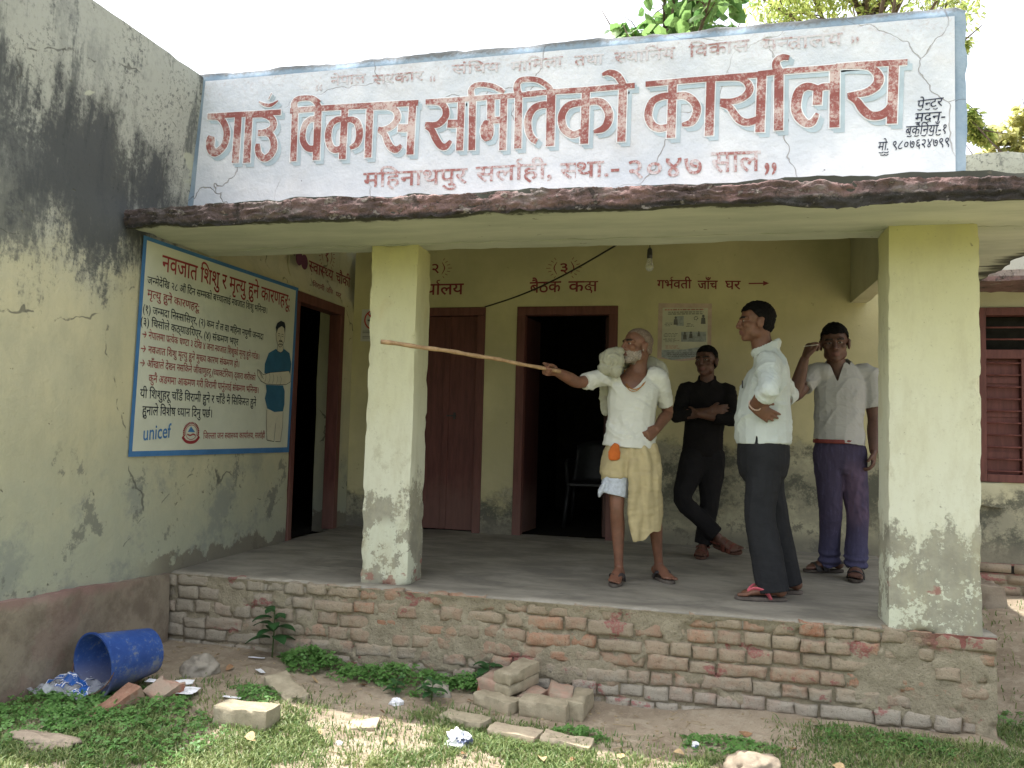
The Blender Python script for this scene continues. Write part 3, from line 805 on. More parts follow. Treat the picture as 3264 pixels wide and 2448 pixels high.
def shape_text(s, off):
    """list of (verts2d, faces) in em units, left to right, with half forms, repha and ra-below; returns pieces and width"""
    pieces = []; x = 0.0; i = 0
    s = list(s)
    def put(v, f, dx):
        pieces.append(([(a + dx, b) for a, b in v], f))
    while i < len(s):
        ch = s[i]
        if ch == ' ':
            x += 0.26; i += 1; continue
        if not ('\u0905' <= ch <= '\u0939'):
            v, f, a = glyph(ch, off); put(v, f, x); x += a; i += 1; continue
        cons = [ch]; i += 1
        explicit = False
        while i + 1 < len(s) and s[i] == VIRAMA and '\u0915' <= s[i + 1] <= '\u0939':
            cons.append(s[i + 1]); i += 2
        marks = []
        while i < len(s) and s[i] in MARKS:
            marks.append(s[i]); i += 1
        if cons == ['क', 'ष']:                             # the ksha conjunct has its own shape
            for pts, w in (([(0.30, 0.60), (0.30, 0.45), (0.17, 0.38), (0.09, 0.26), (0.16, 0.13), (0.30, 0.12), (0.35, 0.24), (0.22, 0.31)], 0.075),
                           ([(0.28, 0.41), (0.42, 0.36), (0.54, 0.37)], 0.07), ([(0.30, 0.13), (0.40, 0.03), (0.37, -0.10)], [0.08, 0.08, 0.05]),
                           ([(0.57, 0.60), (0.57, 0.0)], 0.09), ([(0.0, 0.585), (0.72, 0.585)], 0.075)):
                put(*ribbon(pts, w), x)
            x += 0.72
            continue
        repha = len(cons) > 1 and cons[0] == 'र'
        if repha: cons = cons[1:]
        rakar = len(cons) > 1 and cons[-1] == 'र'
        if rakar: cons = cons[:-1]
        if '\u093f' in marks:
            v, f, a = glyph('\u093f', off); put(v, f, x); x += a
        for c in cons[:-1]:                                # half forms lose their stem
            v, f, a = glyph(c, off)
            if c in STEM:
                v, f = clip_x(v, f, a - 0.165); put(v, f, x); x += a - 0.175
            elif c == 'क':
                v, f = clip_x(v, f, a - 0.10); put(v, f, x); x += a - 0.11
            else:
                put(v, f, x); x += a
                v, f, _ = glyph(VIRAMA, off); put(v, f, x)
        base_x = x
        v, f, a = glyph(cons[-1], off); put(v, f, x); x += a
        if rakar:
            put(*ribbon([(base_x + a - 0.14, 0.20), (base_x + a - 0.27, 0.09), (base_x + a - 0.36, 0.06)], [0.07, 0.07, 0.06]), 0)
        for m in marks:
            if m == '\u093f': continue
            v, f, a = glyph(m, off)
            if m in '\u093e\u0940\u094b\u094c\u0903':
                put(v, f, x); x += a
            else:
                dx = x
                if cons[-1] == 'र' and m in '\u0941\u0942': dx = x + 0.06
                put(v, f, dx)
        if repha:
            e = x - 0.08
            put(*ribbon([(e, 0.62), (e - 0.11, 0.72), (e - 0.09, 0.83), (e + 0.05, 0.86)], [0.07, 0.07, 0.065, 0.05]), 0)
    return pieces, x

HEAD = 0.622      # height of the top line over the base line (em)

class Paint:
    """painted shapes on a wall: wall plane axes U (along), V (up), N (out of the wall)"""
    def __init__(s, origin, U, V, N, lift):
        s.o, s.U, s.V, s.N, s.lift = Vector(origin), Vector(U), Vector(V), Vector(N), lift
        s.mb = MB(); s.k = 0
    def put(s, v, f):
        d = s.lift + (s.k % 9) * 0.00013
        s.k += 1
        s.mb.add([s.o + s.U * a + s.V * b + s.N * d for a, b in v], f)
    def text(s, txt, a, b, h, off=0.0, slant=0.0):
        pieces, w = shape_text(txt, off)
        top = max(q[1] for p in pieces for q in p[0]) if not any('\u0905' <= c <= '\u0939' for c in txt) else HEAD
        bot = 0.0
        if txt in '“”': bot = min(q[1] for p in pieces for q in p[0])
        x0 = min(q[0] for p in pieces for q in p[0]); x1 = max(q[0] for p in pieces for q in p[0])
        sx = (b[0] - a[0]) / (x1 - x0); sy = h / (top - bot)
        tl = (b[1] - a[1]) / max(1e-6, b[0] - a[0])
        for v, f in pieces:
            s.put([(a[0] + (q[0] - x0) * sx + slant * (q[1] - bot) * sy, a[1] - h + (q[1] - bot) * sy + tl * (q[0] - x0) * sx) for q in v], f)
    def build(s, name, mat, parent):
        return s.mb.build(name, mat, parent)
# ------------------------------------------------------------------ the ground
def ground_z(x, y):
    z = 0.09 * smooth01((-x - 0.3) / 2.8)
    z += 0.26 * smooth01((x - 1.35) / 0.8) * smooth01((y + 0.1) / 2.5)
    z += 0.03 * smooth01((y + 0.55) / 0.5) * smooth01((x + 0.2) / 0.6) * smooth01((1.5 - x) / 0.2)
    z += 0.014 * fbm((x, y, 0.0), 1.3, 4) + 0.006 * fbm((x, y, 4.0), 7.0, 3)
    return z * smooth01((14 - math.hypot(x, y)) / 8)

def make_ground():
    def axis(lo, hi, step):
        a = list(np.arange(lo, hi + 1e-6, step))
        d = step
        r = [hi]; l = [lo]
        while r[-1] < 700:
            d *= 1.45; r.append(r[-1] + d); l.append(l[-1] - d)
        return l[:0:-1] + a + r[1:]
    xs, ys = axis(-4.6, 3.6, 0.035), axis(-2.6, 2.8, 0.035)
    v = [(x, y, ground_z(x, y)) for y in ys for x in xs]
    n = len(xs)
    f = [(j * n + i, j * n + i + 1, (j + 1) * n + i + 1, (j + 1) * n + i) for j in range(len(ys) - 1) for i in range(n - 1)]
    o = obj('ground', mesh(v, f), M_GROUND, None, True)
    tag(o, kind='structure')
make_ground()

# ------------------------------------------------------------------ the office building
XW = -3.13                       # face of the wing wall
YB = 2.49                        # face of the verandah's back wall
FL = 0.50                        # verandah floor
B = thing('office_building', 'single-storey limewashed village office with a deep verandah, white lettered parapet and a stained wing', 'building', (-0.9, 1.2, 0.0))

# wing with its doorway (opens onto the verandah)
bm = rough_box(XW - 0.24, XW, -1.43, 1.405, 0.35, 3.645, 0.09, 0.010, 1.6, 0.012)
w2 = rough_box(XW - 0.24, XW, 2.285, 3.0, 0.45, 3.645, 0.09, 0.006, 1.6)
w3 = rough_box(XW - 0.24, XW, 1.405, 2.285, 2.495, 3.645, 0.09, 0.006, 1.6)
for extra in (w2, w3):
    me = bpy.data.meshes.new('t'); extra.to_mesh(me); extra.free(); bm.from_mesh(me)
for q in bm.verts:                                     # above the sunshade the wall stands back a little
    p = q.co
    if p.x > XW - 0.12: p.x -= 0.080 * smooth01((p.z - 2.50) / 0.16) * max(0.0, 1 - max(0.0, p.z - 2.66) / 0.98) * smooth01((p.y + 1.0) / 0.7)
wing = obj('wing_wall', bm_mesh(bm), M_WING, B, True)
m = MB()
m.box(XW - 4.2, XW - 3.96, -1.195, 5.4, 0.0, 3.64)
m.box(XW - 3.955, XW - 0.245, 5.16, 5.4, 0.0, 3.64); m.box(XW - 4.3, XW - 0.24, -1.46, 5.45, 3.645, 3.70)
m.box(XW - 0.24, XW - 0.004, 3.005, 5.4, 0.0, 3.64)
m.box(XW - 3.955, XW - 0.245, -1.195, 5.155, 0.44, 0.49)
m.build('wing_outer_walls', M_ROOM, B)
obj('wing_end_wall', bm_mesh(rough_box(XW - 4.2, XW - 0.245, -1.425, -1.2, -0.1, 3.64, 0.12, 0.008, 1.6)), M_WING_SIDE, B, True)
bm = rough_box(XW - 0.05, XW + 0.045, -1.46, -0.03, 0.0, 0.50, 0.05, 0.012, 3.0, 0.02)
for v in bm.verts:
    if v.co.z > 0.3: v.co.z += 0.075 * smooth01((-v.co.y) / 1.2) 
obj('wing_plinth', bm_mesh(bm), M_WBASE, B, True)

# verandah back wall with two doorways, and its continuation to the side yard
m = MB()
for x0, x1, z0, z1 in ((XW, -2.735, 0.45, 3.12), (-2.735, -1.845, 2.515, 3.12), (-1.845, -1.555, 0.45, 3.12), (-1.555, -0.66, 2.515, 3.12), (-0.66, 1.44, 0.45, 3.12)):
    m.box(x0, x1, YB, YB + 0.23, z0, z1)
bw = m.build('back_wall', M_YELLOW, B)
bm = bmesh.new(); bm.from_mesh(bw.data)
bmesh.ops.remove_doubles(bm, verts=bm.verts[:], dist=1e-4)
bm.to_mesh(bw.data); bm.free()
m = MB(); m.box(1.44, 7.0, YB, YB + 0.23, 0.30, 3.655)
side = MB()
for x0, x1, z0, z1 in ((1.441, 2.13, 0.42, 2.60), (2.13, 3.10, 0.42, 1.115), (2.13, 3.10, 2.47, 2.60), (3.10, 7.0, 0.42, 2.60)):
    side.box(x0, x1, YB, YB + 0.23, z0, z1)
side.build('side_yard_wall', M_YELLOW_L, B)
obj('side_parapet', bm_mesh(rough_box(1.441, 7.0, YB, YB + 0.23, 2.602, 3.70, 0.07, 0.015, 2.0, 0.02)), M_WING_SIDE, B, True)

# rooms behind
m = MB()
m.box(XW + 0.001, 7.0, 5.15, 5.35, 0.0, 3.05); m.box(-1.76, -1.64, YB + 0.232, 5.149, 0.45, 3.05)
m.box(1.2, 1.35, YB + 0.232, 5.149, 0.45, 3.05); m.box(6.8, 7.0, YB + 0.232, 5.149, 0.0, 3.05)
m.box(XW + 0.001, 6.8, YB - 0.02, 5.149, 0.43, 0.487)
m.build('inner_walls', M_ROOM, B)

# roof slab, beams and sunshade
m = MB()
m.box(XW + 0.001, 1.332, 0.237, YB - 0.001, 3.052, 3.16); m.box(XW + 0.001, 6.99, YB + 0.232, 5.149, 3.052, 3.16)
m.build('roof_slab', M_SOFFIT, B)
bm = rough_box(XW + 0.002, 1.30, 0.115, 0.275, 2.507, 3.05, 0.08, 0.005, 2.0, 0.01)
obj('front_beam', bm_mesh(bm), M_SOFFIT, B, True)
bm = rough_box(1.205, 1.333, 0.28, YB - 0.001, 2.513, 3.05, 0.08, 0.004, 2.0, 0.006)
obj('side_beam', bm_mesh(bm), M_YELLOW_L, B, True)
def slab_mesh():
    """L-shaped sunshade: along the front and round the right-hand end; lumpy lower lip"""
    bm = rough_box(XW + 0.002, 1.86, -0.52, 0.10, 2.506, 2.60, 0.035, 0.004, 3.0, 0.012)
    e = rough_box(1.30, 1.86, 0.10, 1.72, 2.506, 2.60, 0.035, 0.004, 3.0, 0.012)
    me = bpy.data.meshes.new('t'); e.to_mesh(me); e.free(); bm.from_mesh(me)
    for v in bm.verts:
        p = v.co
        if p.y < -0.47:
            k = fbm((p.x, 0.3, p.z * 0.5), 3.2, 4)
            v.co.y += 0.022 * k - 0.004
            if p.z < 2.55: v.co.z += 0.020 * fbm((p.x, 7.0, 0), 2.6, 4) - 0.004 - 0.020 * smooth01((p.x - 0.0) / 0.7)
            else: v.co.z += 0.018 * fbm((p.x, 2.0, 0), 2.2, 4) + 0.012
        if p.x > 1.80 and p.y > -0.40:
            v.co.x += 0.05 * fbm((0.0, p.y, 1.0), 2.4, 4)
    return bm
obj('sunshade_soffit', bm_mesh(slab_mesh()), M_SOFFIT, B, True)
# the maroon fascia coat along the lip
def fascia():
    v, f = [], []
    n = 620; rows = 13
    for i in range(n + 1):
        x = XW + 0.004 + (1.88 - XW) * i / n
        k = fbm((x, 0.3, 1.2), 3.2, 4); lo = fbm((x, 7.0, 0), 2.6, 4); hi = fbm((x, 2.0, 0), 2.2, 4)
        zb = 2.496 + 0.016 * lo - 0.030 * smooth01(x / 0.7) * smooth01((1.9 - x) / 0.9) + 0.014 * fbm((x, 1, 1), 9, 4) + 0.006 * fbm((x, 2, 3), 40, 3)
        zt = 2.602 - 0.026 * smooth01((x + 0.6) / 2.0) + 0.014 * hi + 0.009 * fbm((x, 5, 1), 14, 4) + 0.006 * fbm((x, 8, 1), 45, 3)
        for j in range(rows):
            t = j / (rows - 1)
            y = -0.536 + 0.022 * k - 0.004 * math.sin(math.pi * t) + 0.016 * fbm((x, t * 0.8, 3.0), 9, 5) + 0.014 * max(0.0, fbm((x, t * 0.5, 9.0), 5, 5) - 0.12) + 0.006 * fbm((x, t * 0.3, 5.0), 34, 3)
            v.append((x, y, zb + (zt - zb) * t))
        v.append((x, -0.46, zt + 0.004)); v.append((x, 0.096, 2.625))
    R = rows + 2
    for i in range(n):
        for j in range(R - 1):
            f.append((i * R + j, (i + 1) * R + j, (i + 1) * R + j + 1, i * R + j + 1))
    return mesh(v, f)
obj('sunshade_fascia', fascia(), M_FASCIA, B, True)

# pillars
obj('pillar', bm_mesh(rough_box(-1.918, -1.620, 0.115, 0.36, FL - 0.01, 2.512, 0.03, 0.0035, 1.6, 0.014)), M_PILLAR, B, True)
obj('pillar', bm_mesh(rough_box(0.940, 1.358, 0.005, 0.25, FL - 0.01, 2.512, 0.03, 0.003, 1.6, 0.014)), M_PILLAR, B, True)

# parapet with its sign
YPF = 0.098
bm = rough_box(XW - 0.085, 1.338, 0.105, 0.235, 2.60, 3.715, 0.05, 0.005, 2.5, 0.02)
for v in bm.verts:
    if v.co.z > 3.68: v.co.z += -0.040 + 0.012 * fbm((v.co.x, 0, 0), 6, 4)
    if v.co.x > 1.29 and v.co.z > 3.6: v.co.z -= 0.03
par = obj('parapet', bm_mesh(bm), M_BLUE, B, True)
def sheet(x0, x1, z0, z1, y, nx, nz, amp, slope_l=0.0):
    v, f = [], []
    for i in range(nx + 1):
        for j in range(nz + 1):
            t = j / nz
            xx = x0 + slope_l * (1 - t) * (1 - i / nx) + (x1 - x0) * i / nx
            z = z0 + (z1 - z0) * t
            v.append((xx, y - 0.001 - amp * (0.5 + 0.5 * fbm((xx, z, 1.0), 2.5, 4)), z))
    for i in range(nx):
        for j in range(nz):
            q = i * (nz + 1) + j
            f.append((q, q + nz + 1, q + nz + 2, q + 1))
    return mesh(v, f)
obj('sign_panel', sheet(-3.110, 1.278, 2.625, 3.618, YPF, 120, 28, 0.002, -0.052), M_SIGN, B, True)
# sloping mortar fillet at the foot of the sign, bright in the overhead sun
v, f = [], []
for i in range(181):
    x = XW + 0.01 + (1.33 - XW) * i / 180
    h = 0.045 + 0.030 * fbm((x, 0, 8), 2.0, 4); d = 0.055 + 0.03 * fbm((x, 3, 8), 1.7, 4)
    for j, (a, b) in enumerate(((0, 1), (0.25, 0.5), (0.6, 0.16), (1, 0))):
        v.append((x, YPF - 0.004 - d * a + 0.004 * fbm((x, j, 2), 12, 3), 2.618 + h * b + 0.004 * fbm((x, j, 5), 12, 3)))
for i in range(180):
    for j in range(3):
        f.append((i * 4 + j, i * 4 + j + 1, i * 4 + j + 5, i * 4 + j + 4))
obj('parapet_fillet', mesh(v, f), M_SIGN, B, True)

SGN = dict(origin=(0, YPF - 0.003, 0), U=(1, 0, 0), V=(0, 0, 1), N=(0, -1, 0))
sh = Paint(lift=0.0005, **SGN); ha = Paint(lift=0.0020, **SGN); rd = Paint(lift=0.0035, **SGN)
def grow(w, d):
    return [q + d for q in w] if isinstance(w, (list, tuple)) else w + d
def ext(pts, d):
    """lengthen a straight stroke a little at both ends"""
    if len(pts) > 2: return pts
    (a, b), (c, e) = pts; L = math.hypot(c - a, e - b)
    ux, uy = (c - a) / L * d, (e - b) / L * d
    return [(a - ux, b - uy), (c + ux, e + uy)]
for w, pts in SIGN_STROKES:
    rd.put(*ribbon(pts, w))
    ha.put(*ribbon(ext(pts, 0.006), grow(w, 0.012)))
    sh.put(*ribbon([(x + 0.024, z - 0.026) for x, z in ext(pts, 0.003)], grow(w, 0.006)))
    sh.put(*ribbon([(x + 0.012, z - 0.013) for x, z in ext(pts, 0.003)], grow(w, 0.004)))
sh.build('pale_blue_letter_edge', M_SHADOWP, B)
ha.build('white_letter_outline', M_HALO, B)
rd.build('sign_lettering', M_REDP, B)
ff = Paint(lift=0.0015, **SGN); mm = Paint(lift=0.0015, **SGN); kk = Paint(lift=0.0015, **SGN)
for t, a, b, h, c in PARAPET_TEXT:
    {'f': ff, 'm': mm, 'k': kk}[c].text(t, a, b, h, 0.012 if c != 'k' else 0.005, 0.0 if c != 'k' else 0.15)
for (x0, z0), (x1, z1) in (((1.10, 3.134), (1.21, 3.140)), ((1.09, 3.066), (1.17, 3.067)), ((1.05, 2.997), (1.22, 2.997)), ((0.915, 2.918), (0.965, 2.920)), ((0.922, 2.905), (0.955, 2.907))):
    n = max(2, int((x1 - x0) / 0.03))
    for q in range(n):
        xa = x0 + (x1 - x0) * q / n
        kk.put(*ribbon([(xa, z0), (xa + 0.014, z0 - 0.003), (xa + 0.022, z0 + 0.003)], 0.005))
ff.build('faded_lettering', M_REDF, B)
mm.build('worn_lettering', M_REDM, B)
kk.build('painter_lettering', M_BLACKP, B)

# lettering over the doors
WL = dict(origin=(0, YB, 0), U=(1, 0, 0), V=(0, 0, 1), N=(0, -1, 0))
wl = Paint(lift=0.0015, **WL)
for t, a, b, h, c in WALL_TEXT:
    if t in ('(२)', '(३)'):
        cx = (a[0] + b[0]) / 2; cz = a[1] - h / 2
        wl.text(t[1], (cx - 0.034, cz + 0.042), (cx + 0.034, cz + 0.042), 0.085, 0.012)
        for s in (-1, 1):
            wl.put(*ribbon([(cx + s * 0.062, cz + 0.055), (cx + s * 0.088, cz), (cx + s * 0.062, cz - 0.055)], [0.004, 0.011, 0.004]))
            for k in range(7):
                an = (k - 3) * 0.26
                wl.put(*ribbon([(cx + s * (0.102 + 0.006 * (3 - abs(k - 3))) * math.cos(an), cz + 0.105 * math.sin(an)), (cx + s * (0.122 + 0.012 * (3 - abs(k - 3))) * math.cos(an), cz + 0.13 * math.sin(an))], 0.005))
    else:
        wl.text(t, a, b, h, 0.014)
wl.put(*ribbon([(0.419, 2.689), (0.545, 2.689)], 0.011))
wl.put([(0.535, 2.71), (0.535, 2.668), (0.583, 2.689)], [(0, 2, 1)])
wl.build('door_lettering', M_MAROONP, B)

# the health notice painted on the wing wall (U runs along +y)
NT = dict(origin=(XW + 0.008, 0, 0), U=(0, 1, 0), V=(0, 0, 1), N=(1, 0, 0))
def poly(p): return list(p), [tuple(range(len(p)))]
P_ = NOTICE_POLYS
bo, bi = P_['border_o'], P_['border_i']
pg = Paint(lift=0.002, **NT); pg.put(*poly(bi))
notice = pg.build('painted_notice', M_NGROUND, B)
pb = Paint(lift=0.0022, **NT)
for k in range(4):
    pb.put([bo[k], bo[(k + 1) % 4], bi[(k + 1) % 4], bi[k]], [(0, 1, 2, 3)])
pb.build('notice_border', M_NBLUE, notice)
pr = Paint(lift=0.0036, **NT); pk = Paint(lift=0.0036, **NT); pu = Paint(lift=0.0036, **NT); pd = Paint(lift=0.004, **NT)
for t, a, b, h, c in WING_TEXT:
    if c == 'd':
        if t == '(१)':
            cx = (a[0] + b[0]) / 2; cz = 2.885
            pd.text('१', (cx - 0.03, cz + 0.045), (cx + 0.03, cz + 0.045), 0.09, 0.012)
            for s in (-1, 1):
                pd.put(*ribbon([(cx + s * 0.065, cz + 0.065), (cx + s * 0.095, cz), (cx + s * 0.065, cz - 0.065)], [0.004, 0.012, 0.004]))
                for k in range(7):
                    an = (k - 3) * 0.26
                    pd.put(*ribbon([(cx + s * 0.12 * math.cos(an), cz + 0.12 * math.sin(an)), (cx + s * 0.15 * math.cos(an), cz + 0.15 * math.sin(an))], 0.006))
        else:
            pd.text(t, a, b, h, 0.014)
        continue
    pt = {'r': pr, 'k': pk, 'u': pu}[c]
    pt.text(t, a, b, h, 0.010 if h > 0.08 else 0.006)
pr.build('red_lettering', M_NRED, notice); pk.build('black_lettering', M_NBLK, notice); pu.build('blue_lettering', M_NBLUE, notice)
pd.build('ward_lettering', M_MAROONP, B)
# the official round emblem: a ring of petals, a mountain, clasped hands and a ribbon below
em = Paint(lift=0.0036, **NT); ec = (0.143, 1.352)
for k in range(22):
    an = math.pi * (-0.12 + 1.24 * k / 21)
    em.put(*ribbon([(ec[0] + 0.066 * math.cos(an), ec[1] + 0.052 * math.sin(an)), (ec[0] + 0.082 * math.cos(an), ec[1] + 0.066 * math.sin(an))], 0.009))
for k in range(24):
    a0, a1 = 2 * math.pi * k / 24, 2 * math.pi * (k + 1) / 24
    em.put(*ribbon([(ec[0] + 0.058 * math.cos(a0), ec[1] + 0.046 * math.sin(a0)), (ec[0] + 0.058 * math.cos(a1), ec[1] + 0.046 * math.sin(a1))], 0.004))
em.put(*ribbon([(ec[0] - 0.085, ec[1] - 0.028), (ec[0] - 0.05, ec[1] - 0.056), (ec[0], ec[1] - 0.064), (ec[0] + 0.05, ec[1] - 0.056), (ec[0] + 0.085, ec[1] - 0.028)], 0.020))
em.put(*ribbon([(ec[0] - 0.04, ec[1] - 0.012), (ec[0] - 0.01, ec[1] - 0.02), (ec[0] + 0.02, ec[1] - 0.012), (ec[0] + 0.045, ec[1] - 0.02)], 0.009))
em.build('emblem', M_NRED, notice)
e2 = Paint(lift=0.0036, **NT)
e2.put(*poly([(ec[0] - 0.035, ec[1] + 0.002), (ec[0] - 0.005, ec[1] + 0.038), (ec[0] + 0.04, ec[1] + 0.0)]))
e2.build('emblem_mountain', M_NBLUE, notice)
fs = Paint(lift=0.0032, **NT); fb = Paint(lift=0.0044, **NT); fk = Paint(lift=0.0058, **NT); fa = Paint(lift=0.0051, **NT)
for q in ('face', 'neck', 'trouser'): fs.put(*poly(P_[q]))
fb.put(*poly(P_['shirt'])); fb.put(*poly(P_['shirt2']))
fa.put(*poly(P_['arms']))
fk.put(*poly(P_['hair']))
for q in ('face', 'arms', 'neck', 'trouser'):
    pp = P_[q]
    for k in range(len(pp)):
        if q == 'trouser' and k in (0, 4): continue
        fk.put(*ribbon([pp[k], pp[(k + 1) % len(pp)]], 0.004))
for s in ([(1.135, 2.105), (1.150, 2.112), (1.165, 2.105)], [(1.187, 2.105), (1.203, 2.112), (1.220, 2.105)], [(1.138, 2.09), (1.152, 2.094), (1.163, 2.089)],
          [(1.19, 2.09), (1.205, 2.094), (1.218, 2.089)], [(1.180, 2.10), (1.176, 2.07), (1.184, 2.062)], [(1.16, 2.035), (1.175, 2.032), (1.192, 2.036)]):
    fk.put(*ribbon(s, 0.004))
fk.put(*ribbon([(1.150, 2.046), (1.165, 2.057), (1.178, 2.052), (1.192, 2.057), (1.208, 2.045)], [0.004, 0.011, 0.008, 0.011, 0.004]))
for k in range(5):
    fk.put(*ribbon([(0.98 + 0.055 * k, 1.80 - 0.004 * k), (0.99 + 0.056 * k, 1.76), (0.975 + 0.056 * k, 1.722)], 0.003))
for k in range(4):
    fk.put(*ribbon([(0.885 + 0.012 * k, 1.805 - 0.014 * k), (0.93 + 0.01 * k, 1.785 - 0.012 * k)], 0.003))
fs.build('painted_figure_trousers', M_NSKIN, notice); fb.build('painted_figure_shirt', M_NTEAL, notice)
fa.build('painted_figure_arms', M_NSKIN, notice); fk.build('painted_figure_lines', M_NBLK, notice)
pp = Paint(lift=0.003, **NT)
pp.put(*disc((1.412, 2.755), 0.055, 0.062)); pp.put(*disc((1.412, 2.80), 0.03, 0.032)); pp.put(*disc((1.50, 2.74), 0.058, 0.062))
pp.build('purple_blot', M_PURPLE, B)

# verandah floor and brick plinth
bm = rough_box(XW - 0.02, 1.425, 0.012, YB + 0.10, FL - 0.07, FL, 0.03, 0.003, 2.0, 0.035)
obj('verandah_floor', bm_mesh(bm), M_FLOOR, B, True)
R = random.Random(7)
def cover(x, z):
    """how far the mud mortar has been smeared over the bricks, metres out from the wall"""
    c = -0.0035 + 0.014 * fbm((x, 0, z), 2.4, 5) + 0.007 * fbm((x, 2, z), 9, 3)
    c += 0.0055 * smooth01((x - 0.75) / 0.35) + 0.010 * smooth01(1 - abs(x + 1.45) / 0.55) * smooth01((z - 0.05) / 0.2) * 1.1
    c += 0.012 * smooth01((z - 0.455) / 0.04)
    c -= 0.008 * smooth01((0.10 - z) / 0.08)
    return c
def plinth():
    m = MB(); tints = []
    z = -0.045; row = 0
    while z < 0.47:
        h = 0.077
        x = XW + 0.02 - R.random() * 0.12
        while x < 1.41:
            L = R.uniform(0.103, 0.134) if R.random() < 0.80 else R.uniform(0.20, 0.245)
            if row == 0: L = R.uniform(0.11, 0.13)
            g = 0.006 + R.random() ** 2 * 0.018
            x1 = min(x + L, 1.412)
            if x1 - x > 0.03 and x1 > XW + 0.03:
                d = R.gauss(0.003, 0.0055)
                if R.random() < 0.05: d -= 0.02
                zj = R.gauss(0, 0.004)
                sl = R.gauss(0, 0.010); nx = max(4, int((x1 - x) / 0.018)); nz = 5
                hz = h - 0.006 - R.random() ** 2 * 0.016
                c0 = R.random() * 40
                vs, fs = [], []
                for i in range(nx + 1):
                    for j in range(nz + 1):
                        u, w = i / nx, j / nz
                        px = x + (x1 - x) * u; pz = z + zj + hz * w + sl * (px - x)
                        ed = min(u * (x1 - x), (1 - u) * (x1 - x)); ez = min(w, 1 - w) * hz
                        rnd = max(0, 0.010 - min(ed, ez)) / 0.010
                        py = -d - 0.007 * fbm((px + c0, pz, c0), 24, 5) + 0.007 * rnd ** 2.5 + 0.012 * max(0.0, fbm((px + c0, pz, 7.0), 9, 3) - 0.22)
                        j0 = 0.009
                        px += j0 * fbm((px + c0, pz, 3), 14, 3) * (1 if ed < 0.01 else 0.2); pz += j0 * fbm((px, pz + c0, 9), 12, 3) * (1 if ez < 0.01 else 0.2)
                        vs.append((px, py, pz))
                for i in range(nx):
                    for j in range(nz):
                        q = i * (nz + 1) + j; fs.append((q, q + nz + 1, q + nz + 2, q + 1))
                # returns into the joint
                ring = [i * (nz + 1) for i in range(nx + 1)] + [nx * (nz + 1) + j for j in range(1, nz + 1)] + [i * (nz + 1) + nz for i in range(nx - 1, -1, -1)] + [j for j in range(nz - 1, 0, -1)]
                b = len(vs)
                for q in ring: vs.append((vs[q][0], 0.05, vs[q][2]))
                nr = len(ring)
                for k in range(nr): fs.append((ring[(k + 1) % nr], ring[k], b + k, b + (k + 1) % nr))
                t = min(1, max(0, R.gauss(0.40, 0.26)))
                m.add(vs, fs); tints += [t] * len(vs)
            x = x1 + g
        z += h + R.uniform(-0.002, 0.004); row += 1
    me = mesh(m.v, m.f)
    at = me.attributes.new('tint', 'FLOAT', 'POINT'); at.data.foreach_set('value', tints)
    return me
obj('plinth_bricks', plinth(), M_BRICK, B, True)
v, f = [], []
nx, nz = 420, 52
for i in range(nx + 1):
    for j in range(nz + 1):
        x = XW + 0.01 + (1.405 - XW) * i / nx; z = -0.08 + 0.572 * j / nz
        # the joints are raked back; the mud lies proud where it was smeared over
        c = cover(x, z)
        d = 0.020 * smooth01((0.001 - c) / 0.006) if c < 0.001 else (0.0 if c < 0.006 else -(c - 0.006) * 0.9)
        v.append((x, d - 0.0015 + 0.003 * fbm((x, 5, z), 22, 3), z))
for i in range(nx):
    for j in range(nz):
        q = i * (nz + 1) + j; f.append((q, q + nz + 1, q + nz + 2, q + 1))
obj('plinth_mortar', mesh(v, f), M_MORTAR, B, True)
obj('plinth_return', bm_mesh(rough_box(1.385, 1.412, 0.03, YB, -0.05, FL - 0.075, 0.06, 0.006, 4.0)), M_MORTAR, B, True)

# doors
def door_frame(name, x0, x1, zt, y0, y1, w=0.075):
    m = MB()
    m.box(x0, x0 + w, y0, y1, FL - 0.005, zt - w); m.box(x1 - w, x1, y0, y1, FL - 0.005, zt - w); m.box(x0, x1, y0, y1, zt - w, zt)
    return m
d2 = door_frame('door', -2.734, -1.846, 2.513, YB - 0.012, YB + 0.085).build('door_frame', M_FRAME, B, False, 0.004)
m = MB(); m.box(-2.655, -2.187, YB + 0.03, YB + 0.065, FL + 0.012, 2.435); m.box(-2.181, -1.925, YB + 0.03, YB + 0.065, FL + 0.012, 2.435)
m.box(-2.23, -2.175, YB + 0.018, YB + 0.0295, FL + 0.02, 2.43)
m.build('door_leaf', M_DOOR, B, False, 0.003)
m = MB(); m.box(-2.125, -2.11, YB + 0.008, YB + 0.029, 1.50, 1.56); m.box(-2.19, -2.10, YB + 0.010, YB + 0.018, 1.525, 1.537)
m.build('door_bolt', simple('dark_iron', (0.05, 0.045, 0.04), 0.6, 0.4), bpy.data.objects['door_leaf'])
door_frame('door', -1.554, -0.661, 2.513, YB - 0.012, YB + 0.085).build('door_frame', M_FRAME, B, False, 0.004)
m = MB()
for hx, an in ((-1.478, rad(82)), (-0.737, rad(98))):
    c, s = math.cos(an), math.sin(an); L = 0.36; t = 0.035
    px, py = hx, YB + 0.09
    q = [(px, py), (px + c * L, py + s * L), (px + c * L - s * t, py + s * L + c * t), (px - s * t, py + c * t)]
    m.add([(a, b, FL + 0.012) for a, b in q] + [(a, b, 2.43) for a, b in q], [(0, 3, 2, 1), (4, 5, 6, 7), (0, 1, 5, 4), (1, 2, 6, 5), (2, 3, 7, 6), (3, 0, 4, 7)])
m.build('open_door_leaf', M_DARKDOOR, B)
m = MB()
